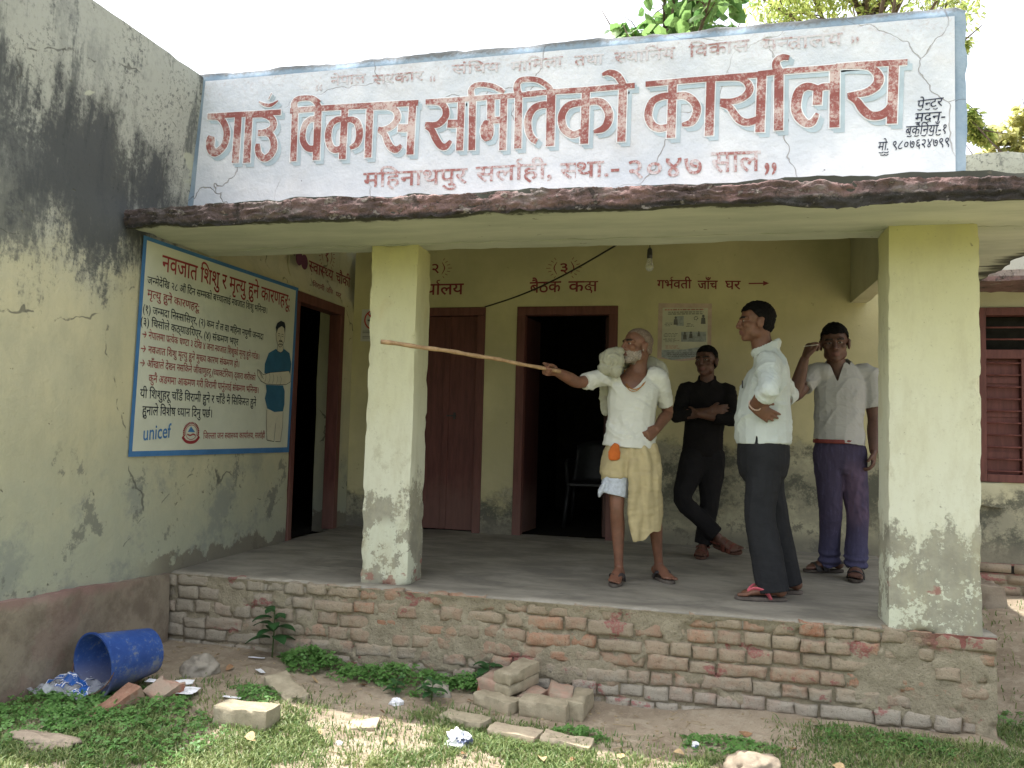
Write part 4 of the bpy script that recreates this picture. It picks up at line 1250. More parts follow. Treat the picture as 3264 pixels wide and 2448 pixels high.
m.box(XW - 0.10, XW + 0.012, 1.412, 1.47, FL - 0.005, 2.41); m.box(XW - 0.10, XW + 0.012, 2.205, 2.28, FL - 0.005, 2.41); m.box(XW - 0.10, XW + 0.012, 1.412, 2.28, 2.41, 2.492)
m.build('door_frame', M_FRAME, B, False, 0.004)

# window of the side yard wall and its own sunshade
m = MB()
x0, x1, z0, z1 = 2.131, 3.099, 1.117, 2.468; y0, y1 = YB - 0.015, YB + 0.09; w = 0.06
m.box(x0, x0 + w, y0, y1, z0, z1); m.box(x1 - w, x1, y0, y1, z0, z1); m.box(x0 + w, x1 - w, y0, y1, z0, z0 + w); m.box(x0 + w, x1 - w, y0, y1, z1 - w, z1)
m.box(x0 + w, x1 - w, y0 + 0.01, y1, 2.07, 2.14); m.box(2.44, 2.475, y0 + 0.02, y1, z0 + w, 2.07)
win = m.build('window', M_FRAME, B, False, 0.003)
m = MB(); m.box(x0 + w, 2.438, YB + 0.05, YB + 0.08, z0 + w + 0.002, 2.068); m.box(2.477, x1 - w, YB + 0.05, YB + 0.08, z0 + w + 0.002, 2.068)
for zz in (1.30, 1.62, 1.88):
    m.box(x0 + w + 0.005, 2.435, YB + 0.040, YB + 0.0495, zz, zz + 0.05)
m.build('shutter', M_DOOR, win)
m = MB()
for k in range(13):
    z = 1.20 + k * 0.093
    if abs(z - 2.10) < 0.06: continue
    m.tube([(x0 + w, YB + 0.022, z), (x1 - w, YB + 0.022, z)], 0.007, 6)
m.build('window_bars', simple('bar_paint', (0.17, 0.06, 0.05), 0.6, 0.4), win, True)
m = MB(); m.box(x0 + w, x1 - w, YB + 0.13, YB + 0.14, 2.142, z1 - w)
m.build('transom_dark_panel', M_ROOM, win)  # near-black panel standing in for the shade behind the transom
obj('window_sunshade', bm_mesh(rough_box(1.75, 5.6, 1.97, YB - 0.001, 2.585, 2.665, 0.06, 0.010, 3.0, 0.012)), M_FASCIA, B, True)
obj('window_sill', bm_mesh(rough_box(2.06, 2.30, YB - 0.05, YB - 0.001, 0.93, 1.11, 0.04, 0.012, 6.0, 0.02)), M_YELLOW_L, B, True)
# exposed brick footing of the side yard wall
def footing():
    m = MB(); tints = []; rr = random.Random(3)
    for row in range(6):
        x = 1.46 - rr.random() * 0.15; z = 0.02 + row * 0.082
        while x < 3.6:
            L = 0.235
            vs = []
            d = rr.uniform(0.0, 0.012); a, b = x, x + L; y = YB - 0.018 - d
            bx = MB(); bx.box(a, b, y, YB + 0.05, z, z + 0.068)
            m.add(bx.v, bx.f); tints += [rr.uniform(0, 0.4)] * 8
            x += L + 0.014
    me = mesh(m.v, m.f)
    bm = bmesh.new(); bm.from_mesh(me)
    la = bm.verts.layers.float.new('tint')
    for v, t in zip(bm.verts, tints): v[la] = t
    bmesh.ops.bevel(bm, geom=bm.edges[:], offset=0.006, segments=2, affect='EDGES')
    bm.to_mesh(me); bm.free()
    return me
obj('footing_bricks', footing(), M_BRICK, B, True)
m = MB(); m.box(1.45, 6.9, YB - 0.010, YB + 0.06, -0.1, 0.50); m.build('footing_mortar', M_MORTAR, B)
obj('maroon_step', bm_mesh(rough_box(1.90, 2.17, 2.06, 2.42, 0.05, 0.40, 0.03, 0.02, 5.0, 0.03)), M_WBASE, B, True)
# ------------------------------------------------------------------ people
def V(*a): return Vector(a)

class Blob:
    """overlapping closed shells that are fused into one continuous skin"""
    def __init__(s): s.mb = MB()
    def ell(s, c, r, rot=None, n=16, m=10):
        c = Vector(c); vs, fs = [], []
        R_ = rot or Matrix.Identity(3)
        vs.append(c + R_ @ Vector((0, 0, r[2])))
        for j in range(1, m):
            a = math.pi * j / m
            for k in range(n):
                b = 2 * math.pi * k / n
                vs.append(c + R_ @ Vector((r[0] * math.sin(a) * math.cos(b), r[1] * math.sin(a) * math.sin(b), r[2] * math.cos(a))))
        vs.append(c + R_ @ Vector((0, 0, -r[2])))
        for k in range(n):
            fs.append((0, 1 + k, 1 + (k + 1) % n))
            q = 1 + (m - 2) * n
            fs.append((len(vs) - 1, q + (k + 1) % n, q + k))
        for j in range(m - 2):
            for k in range(n):
                q = 1 + j * n
                fs.append((q + k, q + n + k, q + n + (k + 1) % n, q + (k + 1) % n))
        s.mb.add(vs, fs)
    def limb(s, pts, rad, side=None, n=16, sub=3, flat=(False, False)):
        """tapering limb through pts; rad entries r or (ra, rb), ra along 'side'"""
        P = [Vector(p) for p in pts]
        Rr = [r if isinstance(r, (tuple, list)) else (r, r) for r in (rad if isinstance(rad, list) else [rad] * len(P))]
        if len(P) > 2 and sub > 1:
            Q = [P[0]] + P + [P[-1]]; W = [Rr[0]] + Rr + [Rr[-1]]
            p2, r2 = [], []
            for i in range(1, len(Q) - 2):
                for k in range(sub):
                    t = k / sub
                    p2.append(0.5 * (2 * Q[i] + (Q[i + 1] - Q[i - 1]) * t + (2 * Q[i - 1] - 5 * Q[i] + 4 * Q[i + 1] - Q[i + 2]) * t * t + (3 * Q[i] - Q[i - 1] - 3 * Q[i + 1] + Q[i + 2]) * t ** 3))
                    r2.append(tuple(0.5 * (2 * W[i][d] + (W[i + 1][d] - W[i - 1][d]) * t + (2 * W[i - 1][d] - 5 * W[i][d] + 4 * W[i + 1][d] - W[i + 2][d]) * t * t + (3 * W[i][d] - W[i - 1][d] - 3 * W[i + 1][d] + W[i + 2][d]) * t ** 3) for d in (0, 1)))
            p2.append(P[-1]); r2.append(Rr[-1]); P, Rr = p2, r2
        rings = []; prev = Vector(side) if side is not None else None
        N = len(P)
        def frame(i):
            nonlocal prev
            t = (P[min(i + 1, N - 1)] - P[max(i - 1, 0)]).normalized()
            a = prev if prev is not None else t.orthogonal()
            a = (a - t * a.dot(t))
            if a.length < 1e-5: a = t.orthogonal()
            a.normalize()
            if side is None: prev = a
            return t, a, t.cross(a)
        fr = [frame(i) for i in range(N)]
        def ring(c, a, b, ra, rb): rings.append([c + a * (ra * math.cos(2 * math.pi * k / n)) + b * (rb * math.sin(2 * math.pi * k / n)) for k in range(n)])
        t, a, b = fr[0]; ra, rb = Rr[0]; cap = min(ra, rb)
        if not flat[0]:
            for q in (80, 50, 25): ring(P[0] - t * (cap * math.sin(rad_(q))), a, b, ra * math.cos(rad_(q)), rb * math.cos(rad_(q)))
        for i in range(N): ring(P[i], fr[i][1], fr[i][2], *Rr[i])
        t, a, b = fr[-1]; ra, rb = Rr[-1]; cap = min(ra, rb)
        if not flat[1]:
            for q in (25, 50, 80): ring(P[-1] + t * (cap * math.sin(rad_(q))), a, b, ra * math.cos(rad_(q)), rb * math.cos(rad_(q)))
        vs = [v for r in rings for v in r]; fs = []
        for i in range(len(rings) - 1):
            for k in range(n): fs.append((i * n + k, i * n + (k + 1) % n, (i + 1) * n + (k + 1) % n, (i + 1) * n + k))
        fs.append(tuple(range(n))[::-1]); q = (len(rings) - 1) * n; fs.append(tuple(q + k for k in range(n)))
        s.mb.add(vs, fs)
    def fuse(s, voxel=0.006, smooth=3, disp=None, cut=None):
        me = mesh(s.mb.v, s.mb.f)
        bm = bmesh.new(); bm.from_mesh(me); bmesh.ops.recalc_face_normals(bm, faces=bm.faces[:]); bm.to_mesh(me); bm.free()
        o = bpy.data.objects.new('fuse', me); COL.objects.link(o)
        md = o.modifiers.new('r', 'REMESH'); md.mode = 'VOXEL'; md.voxel_size = voxel
        dg = bpy.context.evaluated_depsgraph_get()
        out = bpy.data.meshes.new_from_object(o.evaluated_get(dg))
        bpy.data.objects.remove(o); bpy.data.meshes.remove(me)
        nv = len(out.vertices)
        co = np.empty(nv * 3); out.vertices.foreach_get('co', co); co = co.reshape(-1, 3)
        ed = np.empty(len(out.edges) * 2, int); out.edges.foreach_get('vertices', ed); ed = ed.reshape(-1, 2)
        deg = np.bincount(ed.ravel(), minlength=nv).astype(float)[:, None]
        for _ in range(smooth):
            acc = np.zeros_like(co)
            np.add.at(acc, ed[:, 0], co[ed[:, 1]]); np.add.at(acc, ed[:, 1], co[ed[:, 0]])
            co = co * 0.4 + 0.6 * acc / np.maximum(deg, 1)
        out.vertices.foreach_set('co', co.ravel()); out.update()
        if disp:
            no = np.empty(nv * 3); out.vertices.foreach_get('normal', no); no = no.reshape(-1, 3)
            dd = np.array([disp(Vector(p)) for p in co])[:, None]
            co = co + no * dd
            out.vertices.foreach_set('co', co.ravel()); out.update()
        if cut:
            bm = bmesh.new(); bm.from_mesh(out)
            bmesh.ops.delete(bm, geom=[f for f in bm.faces if cut(f.calc_center_median())], context='FACES')
            for _ in range(10):                        # ease the cut edge
                nw = {}
                for v in bm.verts:
                    nb = [e.other_vert(v).co for e in v.link_edges if e.is_boundary]
                    if len(nb) == 2: nw[v] = v.co * 0.4 + (nb[0] + nb[1]) * 0.3
                for v, c in nw.items(): v.co = c
            bm.to_mesh(out); bm.free()
        return out

rad_ = math.radians

def folds(amp=0.006, s=(9, 9, 26), s2=(30, 30, 60), seed=0.0, diag=0.5):
    """cloth creases: noise stretched along a slanting direction"""
    def f(p):
        w = mnoise.noise(p * 5 + Vector((seed, 1, 2))) * 0.35
        q = Vector((p.x * s[0] * 0.8 + seed + w, p.y * s[1] * 0.8, (p.z + diag * p.x) * s[2] * 0.62 + w * 2))
        a = mnoise.noise(q); r = max(0.0, 1 - abs(a) * 2.6) ** 2
        b = mnoise.noise(Vector((p.x * s2[0], p.y * s2[1] + seed, (p.z - diag * p.x) * s2[2]))); r2 = max(0.0, 1 - abs(b) * 3.0) ** 2
        m = smooth01(mnoise.noise(p * 6 + Vector((0, seed, 5))) + 0.55)
        return amp * (r * 0.95 * m + r2 * 0.35 * m + a * 0.35 - 0.35)
    return f

def head_frame(fwd, up=(0, 0, 1)):
    f = Vector(fwd).normalized(); u = Vector(up); r = f.cross(u).normalized(); u = r.cross(f)
    return Matrix((r, f, u)).transposed()          # columns: right, forward, up

def add_head(b, c, F, k=1.0, jaw=1.0, nose=1.0):
    c = Vector(c)
    L = lambda x, y, z: c + F @ Vector((x, y, z)) * k
    E = lambda p, r: b.ell(L(*p), tuple(q * k for q in r), F)
    E((0, -0.014, 0.030), (0.073, 0.094, 0.082))
    E((0, 0.020, -0.035), (0.061 * jaw, 0.066, 0.072))
    E((0, 0.030, -0.078), (0.042 * jaw, 0.046, 0.034))
    E((0, 0.055, -0.094), (0.026 * jaw, 0.024, 0.020))
    for s in (-1, 1):
        E((s * 0.040 * jaw, 0.005, -0.066), (0.024, 0.040, 0.032))
        E((s * 0.041, 0.052, -0.022), (0.023, 0.025, 0.020))
        E((s * 0.078, -0.012, -0.012), (0.010, 0.022, 0.033)); E((s * 0.084, -0.022, 0.006), (0.006, 0.014, 0.016))
        E((s * 0.030, 0.066, 0.001), (0.013, 0.013, 0.009))
        E((s * 0.013, 0.088, -0.035), (0.009, 0.011, 0.008))
        b.limb([L(s * 0.008, 0.080, 0.020), L(s * 0.034, 0.075, 0.022), L(s * 0.056, 0.056, 0.014)], [0.010 * k, 0.010 * k, 0.007 * k], sub=2, n=8)
    b.limb([L(0, 0.078, 0.016), L(0, 0.092, -0.008), L(0, 0.098 * nose, -0.030)], [0.009 * k, 0.0105 * k, 0.0135 * k], sub=2, n=10)
    b.limb([L(-0.022, 0.076, -0.060), L(0, 0.086, -0.057), L(0.022, 0.076, -0.060)], [0.005 * k, 0.0075 * k, 0.005 * k], sub=2, n=8)
    b.limb([L(-0.018, 0.074, -0.070), L(0, 0.083, -0.071), L(0.018, 0.074, -0.070)], [0.005 * k, 0.008 * k, 0.005 * k], sub=2, n=8)

def hair_cap(c, F, k=1.0, line=0.062, back=-0.055, thick=1.0, seed=0.0, side=0.012, rough=0.004):
    """hair closely following the skull, cut along a hairline"""
    b = Blob(); c = Vector(c)
    L = lambda x, y, z: c + F @ Vector((x, y, z)) * k
    b.ell(L(0, -0.016, 0.032), tuple(q * k for q in (0.078 + 0.002 * thick, 0.097 + 0.004 * thick, 0.084 + 0.008 * thick)), F, 24, 16)
    b.ell(L(0, -0.050, -0.015), tuple(q * k for q in (0.068, 0.060, 0.060)), F)
    Fi = F.inverted()
    def cut(p):
        q = Fi @ (p - c) / k
        h = line + 0.012 * mnoise.noise(Vector((q.x * 60 + seed, 0, 0)))
        if q.y > 0.035: return q.z < h
        t = (0.035 - q.y) / 0.075
        lo = h + (side - h) * min(1, t * 1.6) if t < 0.62 else side + (back - side) * min(1, (t - 0.62) / 0.5)
        return q.z < lo
    return b.fuse(0.006 * k, 1, lambda p: rough * mnoise.noise(p * 70 + V(seed, 0, 0)) + rough * 0.6 * mnoise.noise(p * 170), cut)

def add_hand(b, w, d, n, s, curl=(20, 25, 20), curls=None, size=1.0, thumb=((0.55, 0.75, 0.35), (0.15, 0.85, 0.5)), spread=0.05):
    """w wrist, d towards the knuckles, n out of the palm, s towards the thumb"""
    d = Vector(d).normalized(); n = Vector(n); n = (n - d * n.dot(d)).normalized(); s0 = d.cross(n)
    s_ = s0 if s0.dot(Vector(s)) > 0 else -s0
    w = Vector(w); k = size
    b.limb([w - d * 0.01 * k, w + d * 0.035 * k, w + d * 0.088 * k], [(0.026 * k, 0.019 * k), (0.036 * k, 0.017 * k), (0.040 * k, 0.013 * k)], side=s_, sub=3, n=14)
    tips = []
    for j in range(4):
        base = w + d * (0.090 - (0.0, 0.0, 0.004, 0.012)[j]) * k + s_ * (0.030 - 0.020 * j) * k
        ln = (0.070, 0.078, 0.072, 0.057)[j] * k
        cc = curls[j] if curls else curl
        th = 0.0; p = base; pts = [base - d * 0.015 * k, base]
        sp = s_ * spread * (1.5 - j)
        for seg, a in zip((0.44, 0.31, 0.25), cc):
            th += rad_(a)
            p = p + ((d + sp) * math.cos(th) + n * math.sin(th)).normalized() * ln * seg
            pts.append(p)
        r = (0.0092, 0.0095, 0.009, 0.008)[j] * k
        b.limb(pts, [r * 1.05, r * 1.05, r, r * 0.92, r * 0.8], sub=2, n=10)
        tips.append(p)
    tb = w + d * 0.028 * k + s_ * 0.026 * k
    p1 = tb + (s_ * thumb[0][0] + d * thumb[0][1] + n * thumb[0][2]).normalized() * 0.040 * k
    p2 = p1 + (s_ * thumb[1][0] + d * thumb[1][1] + n * thumb[1][2]).normalized() * 0.030 * k
    b.limb([tb - d * 0.01 * k, tb, p1, p2], [0.014 * k, 0.0145 * k, 0.0115 * k, 0.009 * k], sub=2, n=10)
    return tips

def add_foot(b, ankle, toe, sole, k=1.0, up=(0, 0, 1)):
    """ankle joint, toe direction, height of the sole"""
    a = Vector(ankle); t = Vector(toe).normalized(); u = Vector(up).normalized(); s = t.cross(u).normalized(); u = s.cross(t)
    g = a - u * ((a.z - sole) if up == (0, 0, 1) else 0.08)
    b.ell(g - t * 0.045 * k + u * 0.032 * k, (0.031 * k, 0.036 * k, 0.032 * k), Matrix((s, t, u)).transposed())
    b.limb([a, a - t * 0.01 + u * -0.02, g + t * 0.03 * k + u * 0.045 * k, g + t * 0.11 * k + u * 0.022 * k, g + t * 0.145 * k + u * 0.014 * k],
           [(0.032 * k, 0.034 * k), (0.032 * k, 0.036 * k), (0.034 * k, 0.040 * k), (0.043 * k, 0.020 * k), (0.043 * k, 0.012 * k)], side=s, sub=3)
    for j in range(5):
        q = g + t * (0.150 - (0.0, 0.0, 0.006, 0.014, 0.026)[j]) * k + s * (-0.034 + 0.0175 * j) * k + u * 0.012 * k
        r = (0.0125, 0.0088, 0.0085, 0.008, 0.0075)[j] * k
        b.limb([q - t * 0.012 * k, q + t * (0.030, 0.026, 0.023, 0.02, 0.018)[j] * k - u * 0.002], [r, r * 0.85], n=8)
    return g, t, s, u

def sandal(name, P, g, t, s, u, sole_mat, strap_mat, k=1.0, style='thong', sw=1.0):
    m = MB(); n = 28
    def outline(sc):
        r = []
        for i in range(n):
            a = 2 * math.pi * i / n
            y = 0.055 + 0.135 * math.sin(a); w = 0.040 + 0.011 * smooth01((y - 0.02) / 0.12) - 0.004 * math.cos(2 * a)
            r.append(g + t * y * k + s * (w * math.cos(a)) * k * sc)
        return r
    a, b_ = outline(1.0), outline(1.0)
    vs = [p - u * 0.020 for p in a] + [p - u * 0.001 for p in b_]
    fs = [tuple(range(n))[::-1], tuple(range(n, 2 * n))] + [(i, (i + 1) % n, n + (i + 1) % n, n + i) for i in range(n)]
    m.add(vs, fs)
    so = m.build(name, sole_mat, P, False, 0.004)
    m = Blob()
    if style == 'thong':
        for e in (-1, 1):
            m.limb([g + t * 0.13 * k + s * (-0.014) * k + u * 0.012 * k, g + t * 0.095 * k + s * (e * 0.020 - 0.008) * k + u * 0.042 * k, g + t * 0.04 * k + s * e * 0.043 * k + u * 0.030 * k, g + t * 0.015 * k + s * e * 0.044 * k - u * 0.004],
                   [(0.007 * sw, 0.006), (0.012 * sw, 0.007), (0.014 * sw, 0.006), (0.010 * sw, 0.006)], sub=3, n=8)
    else:
        for y0, h in ((0.10, 0.044), (0.052, 0.066)):
            pts = [g + t * (y0 + 0.012 * math.sin(q)) * k + s * (-0.048 * math.cos(q)) * k + u * (h * math.sin(q) - 0.004) * k for q in np.linspace(0.0, math.pi, 9)]
            m.limb(pts, [(0.020, 0.005)] * 9, side=t, sub=1, n=10)
        m.limb([g - t * 0.065 * k + u * 0.05, g - t * 0.05 * k + s * 0.04 * k + u * 0.052, g + t * 0.03 * k + s * 0.042 * k + u * 0.05], [(0.004, 0.012)] * 3, sub=3, n=8)
        m.limb([g - t * 0.065 * k + u * 0.05, g - t * 0.05 * k - s * 0.04 * k + u * 0.052, g + t * 0.03 * k - s * 0.042 * k + u * 0.05], [(0.004, 0.012)] * 3, sub=3, n=8)
    obj('strap', mesh(m.mb.v, m.mb.f), strap_mat, so, True)

def paint_face(me, c, F, k, beard=False):
    """material slots on the body skin: 0 skin, 1 eye white, 2 dark iris/brow, 3 lips"""
    Fi = F.inverted(); c = Vector(c)
    for p in me.polygons:
        q = Fi @ (Vector(p.center) - c) / k
        if beard and -0.125 < q.z < 0.0 and q.y > -0.005 and not (abs(q.x) < 0.022 and -0.076 < q.z < -0.055 and q.y > 0.066):
            h = 0.006 * mnoise.noise(q * 90)
            if q.z + h < -0.046 - 0.012 * (abs(q.x) < 0.012) + 0.42 * max(0.0, 0.035 - q.y) and (q.z + h < -0.050 or abs(q.x) > 0.008) and q.z > -0.118: p.material_index = 4
        if p.material_index == 4 or q.y < 0.04 or abs(q.x) > 0.07 or q.z > 0.05 or q.z < -0.09: continue
        ax = abs(q.x)
        e = ((ax - 0.030) / 0.0115) ** 2 + ((q.z - 0.000) / 0.0044) ** 2
        if e < 1: p.material_index = 2 if ((ax - 0.030) / 0.0062) ** 2 + (q.z / 0.0062) ** 2 < 1 else 1
        elif 0.012 < ax < 0.052 and abs(q.z - (0.021 - 0.10 * abs(ax - 0.032) ** 1.3)) < 0.0052: p.material_index = 2
        elif ax < 0.024 and -0.078 < q.z < -0.054 and q.y > 0.066: p.material_index = 3

M_EYE = simple('eye_white', (0.30, 0.27, 0.24), 0.35, 0.5, 0.05)
M_DARKHAIR = simple('black_hair', (0.006, 0.0055, 0.0055), 0.75, 0.12, 0.4, 90.0, 0.004)
M_BROW = simple('brow_and_iris', (0.018, 0.013, 0.011), 0.6, 0.3, 0.2)
M_LIP = simple('lip', (0.13, 0.055, 0.045), 0.5, 0.4, 0.15)
M_SKIN_OLD = m_skin('weathered_skin', (0.175, 0.085, 0.054))
M_SKIN_A = m_skin('brown_skin', (0.165, 0.080, 0.051))
M_SKIN_B = m_skin('dark_skin', (0.105, 0.052, 0.036))
M_STUBBLE = simple('grey_stubble', (0.20, 0.15, 0.115), 0.8, 0.2, 0.35, 140.0, 0.002)
M_BEARD = simple('white_beard', (0.28, 0.24, 0.205), 0.8, 0.2, 0.3, 120.0, 0.003)

def person(label, loc): return thing('person', label, 'person', loc)

def old_man():
    P = person('old man in white undershirt and tan loincloth pointing a long stick', (-0.38, 0.70, FL))
    hc = V(-0.365, 0.69, 1.968); F = head_frame((-0.80, -0.60, 0.10), (0.06, 0.05, 1)); k = 0.99
    shR, shL = V(-0.515, 0.70, 1.775), V(-0.228, 0.76, 1.775)
    elR, wrR = V(-0.700, 0.50, 1.722), V(-0.806, 0.31, 1.772)
    elL, wrL = V(-0.172, 0.88, 1.560), V(-0.232, 0.69, 1.448)
    X = V(0.98, 0.20, 0)
    b = Blob()
    add_head(b, hc, F, k)
    b.limb([hc + V(0.03, 0.02, -0.04), V(-0.352, 0.735, 1.87), V(-0.362, 0.75, 1.78)], [0.052, 0.053, 0.066], n=16)
    b.limb([V(-0.397, 0.72, 1.28), V(-0.39, 0.72, 1.42), V(-0.385, 0.73, 1.60), V(-0.37, 0.735, 1.73), V(-0.366, 0.745, 1.80)],
           [(0.140, 0.095), (0.128, 0.088), (0.142, 0.095), (0.140, 0.080), (0.075, 0.055)], side=X)
    b.limb([shR, (shR + elR) / 2, elR, elR * 0.62 + wrR * 0.38, wrR], [0.047, 0.044, 0.036, 0.038, 0.025], n=14)
    b.limb([shL, (shL + elL) / 2, elL, elL * 0.62 + wrL * 0.38, wrL], [0.046, 0.043, 0.036, 0.038, 0.026], n=14)
    # right hand closed round the stick, forefinger along it
    sd = V(-0.793, -0.57, 0.09).normalized()
    nR = V(0.50, -0.80, -0.30)
    add_hand(b, wrR, (wrR - elR).normalized() * 0.55 + sd * 0.6, nR, V(0, 0, 1), curls=[(28, 30, 25), (75, 80, 45), (80, 85, 50), (82, 85, 50)], size=0.95, thumb=((0.25, 0.9, 0.55), (-0.1, 1.0, 0.35)))
    dl = (wrL - elL).normalized()
    add_hand(b, wrL, V(-0.55, -0.70, -0.50), V(-0.75, 0.55, -0.15), V(-0.2, -0.5, 0.9), curl=(75, 85, 50), size=0.98, thumb=((0.2, 0.8, 0.65), (-0.35, 0.6, 0.75)))
    # bare legs
    hipR, knR, anR = V(-0.468, 0.70, 1.27), V(-0.462, 0.62, 0.955), V(-0.446, 0.665, 0.585)
    hipL, knL, anL = V(-0.318, 0.76, 1.27), V(-0.245, 0.75, 0.935), V(-0.213, 0.87, 0.588)
    for h, kn, an in ((hipR, knR, anR), (hipL, knL, anL)):
        b.limb([h, (h + kn) / 2 + V(0, -0.01, 0), kn, kn * 0.7 + an * 0.3 + V(0, 0.018, 0), an * 0.75 + kn * 0.25, an], [0.072, 0.058, 0.043, 0.044, 0.030, 0.028], n=16)
    fR = add_foot(b, anR, (-0.10, -1, 0), FL + 0.022, 0.95)
    fL = add_foot(b, anL, (0.50, -0.86, 0), FL + 0.022, 0.95)
    me = b.fuse(0.0048, 2)
    paint_face(me, hc, F, k, True)
    obj('body', me, [M_SKIN_OLD, M_EYE, M_BROW, M_LIP, M_BEARD], P, True)
    obj('hair', hair_cap(hc, F, k, 0.075, -0.045, 0.0, 1.0, 0.03, 0.0012), M_STUBBLE, P, True)
    L = lambda x, y, z: hc + F @ Vector((x, y, z)) * k
    bd = Blob()
    bd.ell(L(0, 0.030, -0.086), (0.042, 0.046, 0.028), F); bd.ell(L(0, 0.054, -0.098), (0.028, 0.026, 0.024), F)
    obj('beard', bd.fuse(0.0042, 1, lambda p: 0.0018 * mnoise.noise(p * 150)), M_BEARD, P, True)
    # undershirt
    b = Blob()
    b.limb([V(-0.400, 0.71, 1.332), V(-0.396, 0.71, 1.40), V(-0.390, 0.715, 1.50), V(-0.388, 0.722, 1.62), V(-0.375, 0.73, 1.73), V(-0.366, 0.745, 1.795)],
           [(0.172, 0.124), (0.160, 0.114), (0.152, 0.108), (0.160, 0.110), (0.158, 0.092), (0.088, 0.062)], side=X, flat=(True, False))
    b.limb([shR + V(0.05, 0, 0.0), shR, (shR * 0.5 + elR * 0.5), shR * 0.16 + elR * 0.84], [0.064, 0.062, 0.058, 0.057], flat=(False, True))
    b.limb([shL + V(-0.04, 0, 0.0), shL, (shL * 0.5 + elL * 0.5), shL * 0.2 + elL * 0.8], [0.064, 0.062, 0.057, 0.054], flat=(False, True))
    def neck(p):
        q = p - V(-0.366, 0.735, 1.80)
        f = q.x * -0.25 + q.y * -0.97
        r = q.x * 0.97 - q.y * 0.25
        if f > 0 and abs(r) < 0.075: return q.z > -0.105 + 0.10 * (abs(r) / 0.075) ** 2.5
        return abs(r) < 0.075 and q.z > -0.005
    vest = folds(0.013, (6, 6, 20), (20, 20, 44), 3.0, 0.8)
    sh_ = obj('undershirt', b.fuse(0.006, 2, lambda p: vest(p) * smooth01((p.z - 1.345) / 0.05), neck), m_cloth('white_undershirt', (0.60, 0.61, 0.56), 0.06, 4.0), P, True)
    m = MB(); m.tube([V(-0.366 + 0.076 * math.cos(a), 0.738 - 0.072 * math.sin(a) * (1.0 if math.sin(a) > 0 else 0.5), 1.808 - 0.118 * max(0, math.sin(a)) ** 1.0 + 0.012 * (1 - abs(math.sin(a)))) + V(0, -0.062 * max(0, math.sin(a)) ** 2, 0) for a in np.linspace(-0.3, math.pi + 0.3, 26)], 0.0032, 6)
    m.tube([V(-0.372 + 0.070 * math.cos(a), 0.736 - 0.140 * max(0.0, math.sin(a)) ** 1.2, 1.812 - 0.135 * max(0, math.sin(a))) for a in np.linspace(0, math.pi, 22)], 0.0026, 6)
    m.build('necklace', simple('orange_cord', (0.42, 0.19, 0.05), 0.7, 0.3), P, True)
    # loincloth: wrapped round the hips, short over one thigh and hanging long over the other
    b = Blob()
    b.limb([V(-0.398, 0.715, 1.36), V(-0.398, 0.715, 1.30), V(-0.398, 0.72, 1.22)], [(0.142, 0.100), (0.168, 0.122), (0.165, 0.120)], side=X, flat=(True, False))
    b.limb([V(-0.470, 0.690, 1.28), V(-0.476, 0.670, 1.19), V(-0.474, 0.655, 1.125)], [(0.096, 0.110), (0.100, 0.108), (0.092, 0.098)], side=X, flat=(False, True))
    b.limb([V(-0.330, 0.715, 1.28), V(-0.312, 0.69, 1.16), V(-0.300, 0.685, 1.02), V(-0.288, 0.69, 0.88), V(-0.285, 0.69, 0.70)],
           [(0.118, 0.116), (0.112, 0.108), (0.106, 0.100), (0.098, 0.092), (0.092, 0.086)], side=X, flat=(False, True))
    b.limb([V(-0.350, 0.61, 1.24), V(-0.345, 0.595, 1.00), V(-0.342, 0.605, 0.84), V(-0.345, 0.61, 0.70)], [(0.050, 0.030), (0.050, 0.034), (0.042, 0.030), (0.034, 0.026)], side=X, flat=(False, True))
    def hem(p): return p.x > -0.42 and p.z < 1.05 and (p.z < 0.752 + 0.62 * max(0.0, p.x + 0.345) + 0.012 * math.sin(p.x * 70) or p.z < 0.752 + 3.2 * max(0.0, -0.352 - p.x))
    def drape(p):
        a = math.sin((p.x * 78 + (p.z - 1.3) * 22 * (p.x + 0.52)) + 3.0 * mnoise.noise(p * 6))
        return 0.0060 * a * smooth01((p.x + 0.45) / 0.06) + 0.004 * math.sin(p.z * 90 + p.x * 30) * smooth01((-0.40 - p.x) / 0.05) * smooth01((1.22 - p.z) / 0.05) + 0.006 * mnoise.noise(Vector((p.x * 26, p.y * 26, p.z * 7))) + 0.004 * mnoise.noise(Vector((p.x * 12, p.y * 12, p.z * 40)))
    obj('loincloth', b.fuse(0.006, 2, drape, hem), m_cloth('tan_cotton', (0.44, 0.37, 0.21), 0.10, 6.0, stain=(0.36, 0.30, 0.18)), P, True)
    b = Blob()
    b.limb([V(-0.470, 0.655, 1.15), V(-0.478, 0.645, 1.08), V(-0.486, 0.640, 1.035)], [(0.086, 0.088), (0.088, 0.088), (0.090, 0.088)], side=X, flat=(False, True))
    b.limb([V(-0.530, 0.60, 1.12), V(-0.560, 0.585, 1.06), V(-0.566, 0.58, 1.03)], [(0.016, 0.03), (0.018, 0.034), (0.010, 0.024)], side=X)
    obj('under_cloth', b.fuse(0.005, 1, folds(0.010, (30, 30, 12), (50, 50, 30), 1.0, 0.3)), m_cloth('pale_blue_check', (0.46, 0.50, 0.56), 0.14, 60.0), P, True)
    b = Blob(); b.limb([V(-0.468, 0.578, 1.345), V(-0.478, 0.568, 1.30), V(-0.478, 0.566, 1.262)], [(0.022, 0.012), (0.038, 0.018), (0.034, 0.012)], side=X)
    obj('pouch', b.fuse(0.004, 1, folds(0.003, (40, 40, 40))), m_cloth('orange_pouch', (0.50, 0.13, 0.03), 0.1), P, True)
    # shoulder cloth bunched on one shoulder and running behind the neck
    b = Blob()
